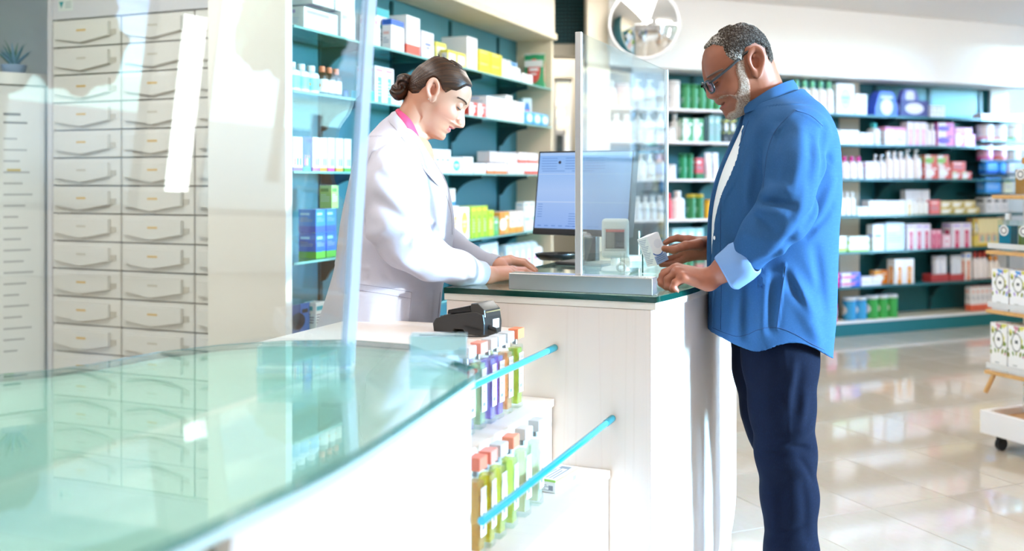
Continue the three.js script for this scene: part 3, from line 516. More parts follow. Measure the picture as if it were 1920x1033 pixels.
// ---------------------------------------------------------------- goods on the shelves
const lines = (g, x, y, n, w, c = '#9aa3ad', s = 7) => { g.fillStyle = c; for (let i = 0; i < n; i++) g.fillRect(x, y + i * s, w * (0.6 + ((i * 37) % 40) / 100), 3); };
const DESIGN = {
  band(g, w, h, [a, b, c]) { g.fillStyle = a; g.fillRect(0, 0, w, h); g.fillStyle = b; g.fillRect(0, h * 0.72, w, h * 0.28); g.fillStyle = c ?? b; g.fillRect(w * 0.12, h * 0.16, w * 0.5, h * 0.1); lines(g, w * 0.12, h * 0.36, 3, w * 0.7); },
  top(g, w, h, [a, b, c]) { g.fillStyle = a; g.fillRect(0, 0, w, h); g.fillStyle = b; g.fillRect(0, 0, w, h * 0.2); g.fillStyle = c ?? b; g.fillRect(w * 0.15, h * 0.4, w * 0.6, h * 0.08); lines(g, w * 0.15, h * 0.58, 3, w * 0.6); },
  text(g, w, h, [a, b, c]) { g.fillStyle = a; g.fillRect(0, 0, w, h); g.fillStyle = b; g.fillRect(w * 0.1, h * 0.14, w * 0.62, h * 0.14); lines(g, w * 0.1, h * 0.4, 4, w * 0.75, c ?? '#aeb4bd', 9); },
  oval(g, w, h, [a, b, c]) { g.fillStyle = a; g.fillRect(0, 0, w, h); g.fillStyle = b; g.beginPath(); g.ellipse(w * 0.5, h * 0.5, w * 0.32, h * 0.34, 0, 0, 7); g.fill(); g.fillStyle = c ?? '#ffffff'; g.fillRect(w * 0.28, h * 0.42, w * 0.44, h * 0.08); g.fillRect(w * 0.34, h * 0.56, w * 0.3, h * 0.05); },
  stripe(g, w, h, [a, b, c]) { g.fillStyle = a; g.fillRect(0, 0, w, h); g.fillStyle = b; g.fillRect(w * 0.3, h * 0.3, w * 0.4, h * 0.7); g.fillStyle = c ?? '#ffffff'; g.fillRect(w * 0.12, h * 0.08, w * 0.7, h * 0.08); lines(g, w * 0.34, h * 0.42, 5, w * 0.3, '#ffffff', 9); },
  block(g, w, h, [a, b, c]) { g.fillStyle = a; g.fillRect(0, 0, w, h); g.fillStyle = b; g.fillRect(w * 0.5, 0, w * 0.5, h); g.fillStyle = c ?? '#ffffff'; g.beginPath(); g.arc(w * 0.36, h * 0.55, h * 0.26, 0, 7); g.fill(); g.fillRect(w * 0.58, h * 0.2, w * 0.3, h * 0.12); },
  figures(g, w, h, [a, b, c]) { g.fillStyle = a; g.fillRect(0, 0, w, h); g.fillStyle = b; g.fillRect(0, h * 0.88, w, h * 0.12); for (let i = 0; i < 3; i++) { g.fillStyle = ['#e06c5a', c, '#4f9a8a'][i]; g.fillRect(w * (0.14 + i * 0.27), h * 0.62, w * 0.16, h * 0.2); g.fillStyle = '#c98e68'; g.beginPath(); g.arc(w * (0.22 + i * 0.27), h * 0.57, w * 0.07, 0, 7); g.fill(); } },
  window(g, w, h, [a, b]) { g.fillStyle = a; g.fillRect(0, 0, w, h); g.fillStyle = b; g.fillRect(w * 0.12, h * 0.2, w * 0.76, h * 0.62); lines(g, w * 0.2, h * 0.32, 3, w * 0.5, '#596270', 10); },
  dots(g, w, h, [a, b, c]) { g.fillStyle = a; g.fillRect(0, 0, w, h); const r = [b, c, '#8b8f3a', '#d9d36a']; let s = 7; for (let i = 0; i < 60; i++) { s = (s * 73 + 41) % 997; const x = (s % 97) / 97, y = ((s * 13) % 89) / 89; if (y > 0.62) continue; g.fillStyle = r[i % 4]; g.beginPath(); g.ellipse(x * w, y * h, 4 + i % 4, 3 + i % 3, x * 3, 0, 7); g.fill(); } g.fillStyle = '#f6f5f2'; g.beginPath(); g.arc(w / 2, h * 0.34, w * 0.25, 0, 7); g.fill(); g.strokeStyle = '#8a8a86'; g.lineWidth = 3; g.stroke(); g.fillStyle = '#55565a'; g.fillRect(w * 0.42, h * 0.3, w * 0.16, h * 0.06); lines(g, w * 0.3, h * 0.78, 2, w * 0.4, '#b9bab8', 8); },
  plain(g, w, h, [a]) { g.fillStyle = a; g.fillRect(0, 0, w, h); },
};
// all prints share one canvas of 16 x 12 cells; each material looks at its own cell
const dm = new Map(), CW = 72, CH = 104, sheet = document.createElement('canvas'); sheet.width = CW * 16; sheet.height = CH * 14;
const sheetTex = new THREE.CanvasTexture(sheet); sheetTex.colorSpace = THREE.SRGBColorSpace; sheetTex.magFilter = THREE.LinearFilter;
let cells = 0;
function printM(design, cols, rough = 0.42) {
  const k = design + cols.join('');
  if (dm.has(k)) return dm.get(k);
  if (design === 'plain') { dm.set(k, M(cols[0], rough)); return dm.get(k); }
  const i = cells % 16, j = Math.floor(cells / 16), g = sheet.getContext('2d'); cells++;
  if (j >= 14) throw new Error('print sheet is full');
  g.save(); g.translate(i * CW, j * CH); g.beginPath(); g.rect(0, 0, CW, CH); g.clip(); DESIGN[design](g, CW, CH, cols); g.restore();
  const t = sheetTex.clone(); t.repeat.set((CW - 4) / sheet.width, (CH - 4) / sheet.height); t.offset.set((i * CW + 2) / sheet.width, 1 - ((j + 1) * CH - 2) / sheet.height);
  dm.set(k, texM(t, rough)); return dm.get(k);
}
const unit = {};
const ug = (k, f) => unit[k] ?? (unit[k] = f());
// every kind stands on y = 0, centred in x and z, w wide, h high, d deep
const KIND = {
  medicine_carton(t, w, h, d, m) { mesh('box', rbox(w, h, d, 0, h / 2, 0, 0.0015), m, t); mesh('flap_seam', rbox(w * 0.9, 0.0012, 0.003, 0, h + 0.0004, d * 0.32, 0.0004), M('#d8d6d4', 0.6), t); },
  plain_bottle(t, w, h, d, m, o) { const r = w / 2, q = h * 0.72; mesh('body', lathe([[0, 0], [r * 0.9, 0], [r, 0.006], [r, q * 0.9], [r * 0.86, q], [r * 0.45, q * 1.06], [r * 0.42, q * 1.1], [0, q * 1.1]], 20), m, t); mesh('cap', lathe([[0, q * 1.1], [r * 0.5, q * 1.1], [r * 0.5, h * 0.985], [r * 0.42, h], [0, h]], 16), M(o.cap ?? '#f7f7f5', 0.4), t); if (o.lab) mesh('label', new THREE.CylinderGeometry(r * 1.012, r * 1.012, q * 0.6, 20, 1, true).translate(0, q * 0.46, 0), printM(o.lab[0], o.lab.slice(1)), t); },
  pump_bottle(t, w, h, d, m, o) { const r = w / 2, q = h * 0.72; mesh('body', lathe([[0, 0], [r * 0.92, 0], [r, 0.006], [r, q * 0.86], [r * 0.7, q], [r * 0.3, q * 1.03], [0, q * 1.03]], 20), m, t); mesh('pump', [lathe([[0, q * 1.03], [r * 0.36, q * 1.03], [r * 0.36, q * 1.16], [r * 0.14, q * 1.17], [r * 0.14, h * 0.94], [0, h * 0.94]], 14), rbox(r * 0.9, h * 0.06, r * 0.42, r * 0.2, h * 0.97, 0, 0.003)], M(o.cap ?? '#fbfbfa', 0.35), t); if (o.lab) mesh('label', new THREE.CylinderGeometry(r * 1.012, r * 1.012, q * 0.55, 20, 1, true).translate(0, q * 0.44, 0), printM(o.lab[0], o.lab.slice(1)), t); },
  lidded_can(t, w, h, d, m, o) { const r = w / 2; mesh('body', new THREE.CylinderGeometry(r, r, h * 0.86, 22).translate(0, h * 0.43, 0), m, t); mesh('lid', lathe([[0, h * 0.86], [r * 1.03, h * 0.86], [r * 1.03, h * 0.97], [r * 0.95, h], [0, h]], 22), M(o.cap ?? '#f2f2f0', 0.4), t); },
  cosmetic_tube(t, w, h, d, m, o) { const g = new THREE.CylinderGeometry(w / 2, w * 0.42, h * 0.82, 20, 6), p = g.attributes.position; for (let i = 0; i < p.count; i++) { const k = (p.getY(i) / (h * 0.82) + 0.5); p.setZ(i, p.getZ(i) * (1 - 0.88 * k)); } g.computeVertexNormals(); g.translate(0, h * 0.59, 0); mesh('tube', g, m, t); mesh('cap', cyl(w * 0.4, w * 0.42, h * 0.18, 0, 0, 0, 20), M(o.cap ?? '#ffffff', 0.4), t); },
  refill_pouch(t, w, h, d, m) { const g = new THREE.BoxGeometry(w, h, d, 8, 10, 2), p = g.attributes.position; for (let i = 0; i < p.count; i++) { const x = p.getX(i) / w * 2, y = p.getY(i) / h + 0.5; p.setZ(i, p.getZ(i) * (1 - 0.85 * y * y) * (1 - 0.5 * x * x)); p.setX(i, p.getX(i) * (1 - 0.06 * Math.sin(y * Math.PI))); } g.computeVertexNormals(); g.translate(0, h / 2, 0); mesh('bag', g, m, t); mesh('top_seal', rbox(w * 0.97, h * 0.04, d * 0.18, 0, h * 0.985, 0, 0.001), M('#dfe3e4', 0.3), t); },
  soft_pack(t, w, h, d, m) { const g = new RoundedBoxGeometry(w, h, d, 3, Math.min(w, h, d) * 0.3); g.translate(0, h / 2, 0); mesh('wrap', g, m, t); mesh('end_seal', rbox(w * 0.8, 0.004, 0.012, 0, h + 0.001, 0, 0.001), M('#e9ecef', 0.4), t); },
  display_pack(t, w, h, d, m) { mesh('pack', extrude([[-w / 2, 0], [w / 2, 0], [w * 0.5, h * 0.3], [w * 0.36, h * 0.86], [w * 0.24, h], [-w * 0.24, h], [-w * 0.36, h * 0.86], [-w * 0.5, h * 0.3]], d * 0.9, 0.002).translate(0, 0, -d * 0.45), m, t); mesh('front_print', new THREE.CircleGeometry(w * 0.27, 24).translate(0, h * 0.36, d * 0.45 + 0.003), M('#eef1fb', 0.5), t); mesh('title_strip', rbox(w * 0.5, h * 0.1, 0.002, 0, h * 0.76, d * 0.45 + 0.003, 0.0005), M('#dfe6ff', 0.5), t); },
  counter_tray(t, w, h, d, m) { mesh('tray', [rbox(w, h, 0.004, 0, h / 2, d / 2 - 0.002, 0.001), rbox(w, h, 0.004, 0, h / 2, -d / 2 + 0.002, 0.001), rbox(0.004, h, d - 0.008, -w / 2 + 0.002, h / 2, 0, 0.001), rbox(0.004, h, d - 0.008, w / 2 - 0.002, h / 2, 0, 0.001), rbox(w - 0.008, 0.004, d - 0.008, 0, 0.002, 0, 0.001)], m, t); },
  leaflet(t, w, h, d, m) { mesh('card', rbox(w, h, 0.003, 0, h / 2, 0, 0.001), m, t); mesh('footing', rbox(w, 0.004, 0.05, 0, 0.002, -0.02, 0.001), M('#ececec', 0.5), t); },
};
const CAT = { medicine_carton: 'carton', plain_bottle: 'bottle', pump_bottle: 'pump bottle', lidded_can: 'can', cosmetic_tube: 'tube', refill_pouch: 'pouch', soft_pack: 'pack', display_pack: 'pack', counter_tray: 'tray', leaflet: 'leaflet' };
// [row, x0, x1, count, top pixel, kind, print, label, options]: a run of alike goods as seen between two pixel columns
const placed = [];
function run(Fr, zf, rows, [row, x0, x1, n, ytop, kind, print, label, o = {}]) {
  const zz = zf - (o.in ?? 0.02), a = Fr.atCol(x0, zz), b = Fr.atCol(x1, zz), D = (a.D + b.D) / 2, floor0 = rows[row] + 0.0006; let base = floor0 + (o.up ?? 0);
  const m = o.m ?? 1, W = o.w ?? (b.x - a.x) / n, h = o.h ?? (EYE + (HY - ytop) / F * D - base) / m, gap = o.gap ?? 0.95;
  const round = !/carton|pack|pouch|tray|leaflet/.test(kind), d = o.d ?? Math.min(round ? W : Math.max(0.04, W * 1.1), 0.16, (Fr === W1 ? 0.25 : 0.285) - (o.in ?? 0.02) - 0.012);
  const mat = printM(print[0], print.slice(1), o.rough), many = n * m > 1;
  const zone = [a.x + 0.003, o.w ? b.x : a.x + W * n - 0.003, zz - d - 0.004, zz - 0.004, Fr, row, rows];
  if (o.up && !o.tray) { base = floor0; for (const q of placed) if (q[4] === Fr && q[5] === row && q[6] === rows && q[0] < zone[1] && q[1] > zone[0] && q[2] < zone[3] && q[3] > zone[2]) base = Math.max(base, q[7] + 0.0004); if (base === floor0) base += o.up; }
  placed.push([...zone, base + h * m]);
  let first = null;
  const tell = (i, j) => { const q = label.split(/\s+/).length, row = n < 2 ? '' : n === 2 ? ['left one', 'right one'][i] : i === n - 1 ? 'rightmost' : i === 0 ? 'leftmost' : `${['', 'second', 'third', 'fourth', 'fifth'][i]} from left`, lay = m < 2 ? '' : j ? 'upper layer' : 'lower layer'; return [label, row, lay].filter(Boolean).join(', '); };
  for (let j = 0; j < m; j++) for (let i = 0; i < n; i++) {
    if (o.skip?.includes(j * n + i)) continue;
    const p = Fr.to((o.w ? (a.x + b.x) / 2 : a.x + W * (i + 0.5)), base + j * h, zz - d / 2 - 0.002 - rnd() * 0.004), turn = Fr.a + (o.turn ?? 0) + rr(-1, 1) * (round ? 0.2 : m > 1 ? 0.008 : 0.02);
    if (!first) { first = thing(kind, tell(i, j), CAT[kind], p.toArray(), turn, many ? label : undefined); KIND[kind](first, W * gap, h - 0.0007, d * (round ? 0.95 : 1), mat, o); if (o.cat) first.userData.category = o.cat; }
    else { const c = first.clone(); c.name = numbered(kind); c.userData.label = tell(i, j); c.position.copy(p); c.rotation.y = turn; scene.add(c); }
  }
}
const LG = 'medicine shelf', C = 'medicine_carton';
[
  [0, 569, 637, 1, 20, C, ['text', '#f7f7f9', '#b9a8dc', '#c9d3ee'], 'wide white carton with lilac print at the near end of the top medicine shelf'],
  [0, 640, 668, 1, 24, C, ['text', '#f6f6f9', '#c3b4e0', '#c9d3ee'], 'white lilac-printed carton next to the wide one, lower layer, top medicine shelf'],
  [0, 588, 668, 2, -8, C, ['text', '#f8f8fa', '#bba9dd', '#c9d3ee'], 'white lilac-printed carton in the upper layer on the top medicine shelf', { up: 0.083, h: 0.085, in: 0.03 }],
  [0, 706, 732, 1, 16, C, ['top', '#f7f7f6', '#19a4ad', '#19a4ad'], 'tall white carton with a teal lid edge on the top medicine shelf', { in: 0.08, d: 0.07 }],
  [0, 694, 715, 1, 30, C, ['text', '#f6f5f4', '#c87bb0'], 'narrow white and pink printed carton before the teal-topped one', { d: 0.05 }],
  [0, 734, 760, 1, 38, C, ['top', '#f4efee', '#2d63c0', '#e9b9b0'], 'white carton with a blue top beside the teal-topped carton', { d: 0.05 }],
  [0, 763, 790, 1, 31, C, ['band', '#fbf9f8', '#e8604d', '#eeeeee'], 'tallest white carton with a red foot on the top medicine shelf'],
  [0, 792, 816, 1, 60, C, ['oval', '#f3eef4', '#ead6ea', '#5c6fd0'], 'white carton with pale violet oval beside the tallest carton'],
  [0, 818, 838, 1, 80, C, ['window', '#f2e257', '#f8f4e0'], 'yellow carton with pale window behind the pharmacist\'s hair', { in: 0.08, d: 0.06 }],
  [0, 840, 874, 2, 97, C, ['window', '#f3e23e', '#f4f0e6'], 'yellow carton with a pale window, pair over the pharmacist\'s head', { d: 0.045 }],
  [0, 877, 897, 1, 70, C, ['plain', '#f8f3f2'], 'slim plain white carton standing among the yellow cartons'],
  [0, 899, 943, 2, 98, C, ['text', '#f3df2e', '#f7e98a', '#c9b23a'], 'bright yellow carton in the two-layer block on the top medicine shelf', { m: 2 }],
  [0, 945, 962, 2, 112, 'lidded_can', ['oval', '#f3f6fb', '#5aa9e0'], 'white and blue can right of the yellow cartons', { cap: '#eef3f9' }],
  [0, 963, 980, 2, 116, 'plain_bottle', ['oval', '#e9f2fb', '#4f95d8'], 'small pale blue bottle before the wooden end panel', { cap: '#8fc1ec' }],
  [0, 981, 1000, 2, 139, C, ['text', '#fbf8f7', '#f0c9c9'], 'very small white carton on the top medicine shelf'],
  [1, 552, 607, 3, 119, 'plain_bottle', ['plain', '#f3f6fa'], 'white capped bottle with a blue label on the second medicine shelf', { lab: ['oval', '#8fc4e8', '#f2c94c', '#3f6fb8'], cap: '#f4f4f4' }],
  [1, 609, 648, 3, 126, 'plain_bottle', ['plain', '#4a2a1c'], 'brown bottle with an orange cap and label on the second medicine shelf', { lab: ['oval', '#f6efe6', '#f0913a', '#e9702a'], cap: '#f1875e' }],
  [1, 650, 657, 1, 168, 'lidded_can', ['plain', '#27327e'], 'small dark blue can after the orange-capped bottles', { cap: '#222a66' }],
  [1, 688, 703, 1, 170, C, ['plain', '#54c4e0'], 'light blue low carton beside the striped tall cartons'],
  [1, 704, 740, 2, 126, C, ['stripe', '#eef0f6', '#5fa3dd', '#ee8f96'], 'tall white carton with blue stripe left of the pharmacist\'s bun', { d: 0.1 }],
  [1, 742, 760, 2, 188, 'lidded_can', ['plain', '#eef0f3'], 'low white jar below the pharmacist\'s bun', { h: 0.03 }],
  [1, 880, 912, 2, 193, C, ['block', '#f7e9e6', '#e9442f', '#fbf4f2'], 'red and white carton in front of the pharmacist\'s forehead'],
  [1, 914, 984, 5, 186, C, ['band', '#fbfafa', '#f4f2f2', '#7fb0e2'], 'white carton in the two-layer wall on the second medicine shelf', { m: 2 }],
  [1, 950, 962, 1, 178, C, ['plain', '#f4f8fb'], 'tiny white carton lying on top of the white carton wall', { up: 0.163, h: 0.03, in: 0.03 }],
  [1, 984, 1000, 1, 184, C, ['oval', '#eef4fb', '#4e8fd6', '#ee6a7d'], 'upright white and blue carton behind the blue packs', { in: 0.13, w: 0.08, d: 0.06, turn: -0.6 }],
  [1, 986, 1030, 3, 211, 'soft_pack', ['oval', '#5fb2e6', '#f3f7fb', '#e96a8a'], 'blue soft pack by the wooden end panel', { d: 0.07 }],
  [2, 551, 570, 1, 256, C, ['figures', '#f8f6f6', '#8b62ae', '#4b78c8'], 'white picture carton with a purple foot at the near end', { d: 0.1 }],
  [2, 571, 586, 1, 256, C, ['figures', '#6577c9', '#4ea3cf', '#f2f2fb'], 'blue-violet picture carton with white figures', { d: 0.1 }],
  [2, 587, 601, 1, 257, C, ['figures', '#faf8f6', '#b26cc0', '#5aa7c9'], 'white picture carton with a lilac foot', { d: 0.1 }],
  [2, 602, 616, 1, 258, C, ['figures', '#faf8f6', '#ef8f3f', '#5a86c9'], 'white picture carton with an orange foot', { d: 0.1 }],
  [2, 617, 630, 1, 258, C, ['figures', '#faf8f6', '#e64a98', '#5a86c9'], 'white picture carton with a magenta foot', { d: 0.1 }],
  [2, 631, 645, 1, 259, C, ['figures', '#faf8f6', '#f0a53f', '#8a5ac9'], 'white picture carton with a yellow-orange foot', { d: 0.1 }],
  [2, 646, 660, 1, 260, C, ['figures', '#faf8f6', '#69b53f', '#8a5ac9'], 'white picture carton with a green foot', { d: 0.1 }],
  [2, 808, 846, 4, 280, C, ['top', '#fafafa', '#f4f4f8', '#5a63b8'], 'slim upright white carton just before the pharmacist\'s collar'],
  [2, 848, 868, 1, 296, C, ['oval', '#f8fafb', '#45b4e6'], 'white carton with a bright blue oval on the third medicine shelf'],
  [2, 870, 889, 1, 294, C, ['plain', '#fbf8f7'], 'plain square white carton beside the blue oval carton'],
  [2, 891, 912, 2, 306, C, ['text', '#f9f6f5', '#ece6e6'], 'low white carton between plain square carton and orange-footed row'],
  [2, 914, 953, 3, 306, C, ['band', '#f8f3f0', '#ee7a2e', '#f1ded4'], 'white carton with an orange foot on the third medicine shelf'],
  [2, 954, 984, 2, 306, C, ['band', '#f9f4f2', '#f6e3dd', '#ee9a86'], 'white carton with a pale pink foot between orange and red ones'],
  [2, 985, 1026, 3, 306, C, ['band', '#f8f1ef', '#e8492f', '#f3b6a8'], 'white carton with red foot, end of the third medicine shelf'],
  [2, 919, 972, 6, 286, C, ['plain', '#dcd8d8'], 'slim grey-white carton in the upper layer over the orange-footed row', { up: 0.085, h: 0.065, in: 0.03 }],
  [2, 973, 1010, 2, 284, C, ['band', '#f7efee', '#e86a52', '#f2d4cc'], 'white and red carton in the upper layer over the red-footed row', { up: 0.085, h: 0.066, in: 0.03 }],
  [3, 594, 632, 2, 435, C, ['band', '#2a66c8', '#63b43f', '#9fd4f2'], 'blue and green carton behind the pharmacist\'s back, lower layer'],
  [3, 594, 632, 2, 398, C, ['band', '#2f86d8', '#3a5fc4', '#bfe4f6'], 'blue carton behind the pharmacist\'s back, upper layer', { up: 0.1, h: 0.098, in: 0.022 }],
  [3, 624, 637, 1, 355, C, ['text', '#b9dc7a', '#5fa24a', '#eff7df'], 'light green carton on top of the blue cartons', { up: 0.2, h: 0.1, in: 0.03 }],
  [3, 848, 862, 1, 386, C, ['stripe', '#fbf7f2', '#f3a45a', '#f6f1e8'], 'white and orange carton next to the pharmacist\'s chest', { d: 0.1 }],
  [3, 863, 882, 1, 388, C, ['oval', '#fbf9f2', '#f2d25a', '#f5e9b0'], 'white carton with a yellow flower on the fourth medicine shelf', { d: 0.11 }],
  [3, 848, 861, 1, 356, 'lidded_can', ['band', '#fbfaf8', '#4a90c4', '#cf9a5a'], 'white canister with a blue foot standing over the sunflower carton', { cap: '#f6f3ea', up: 0.165, h: 0.095, in: 0.05 }],
  [3, 884, 916, 3, 386, C, ['stripe', '#b4d83a', '#8fc52e', '#f0e24a'], 'lime green carton in the row of three', { d: 0.11 }],
  [3, 917, 927, 1, 394, C, ['text', '#c6de3e', '#8cb82a', '#f3f3c4'], 'narrow lime carton at the end of the lime row', { d: 0.1 }],
  [3, 928, 937, 1, 410, C, ['text', '#5fb66a', '#e7f3e7'], 'small green-white carton before the orange cartons', { d: 0.06 }],
  [3, 938, 956, 1, 397, C, ['block', '#f0913a', '#f6a94f', '#fdf6ee'], 'orange carton with a white disc on the fourth medicine shelf', { d: 0.1 }],
  [3, 957, 982, 2, 396, C, ['band', '#f9f1e6', '#f2a23f', '#f1d7b8'], 'white carton with an orange foot behind the monitor edge', { d: 0.08 }],
  [3, 984, 1012, 2, 404, C, ['text', '#e6f3ec', '#8fcfa6', '#d46aa0'], 'pale green carton by the monitor, lower layer', { d: 0.08 }],
  [3, 984, 1004, 2, 376, C, ['text', '#eef4f4', '#9fc4d4'], 'pale blue-white carton by the monitor, upper layer', { up: 0.098, h: 0.09, in: 0.03, d: 0.06 }],
  [4, 908, 942, 2, 457, 'refill_pouch', ['oval', '#cfe6f2', '#f2f6f9', '#e8508a'], 'pale blue leaning pouch on the fifth medicine shelf', { d: 0.06 }],
  [4, 953, 1010, 5, 456, 'soft_pack', ['oval', '#c9e4f4', '#f6f8fb', '#f0589a'], 'pale blue upright soft pack with pink dot, fifth medicine shelf', { d: 0.08 }],
  [4, 1011, 1020, 1, 462, 'soft_pack', ['plain', '#eef1f6'], 'white upright soft pack at the far end of the pale blue packs', { d: 0.06 }],
  [4, 556, 592, 1, 570, 'leaflet', ['block', '#2c3f7e', '#3f6fc0', '#10182c'], 'dark blue advertising card with a pink foot strip behind the pharmacist', { d: 0.05 }],
  [4, 593, 612, 1, 566, C, ['text', '#f4f4f2', '#39b4c8', '#4a2f52'], 'white carton with a turquoise mark beside the blue advertising card', { d: 0.06 }],
].forEach((s) => run(W1, LZ, LEFT_ROWS, s));
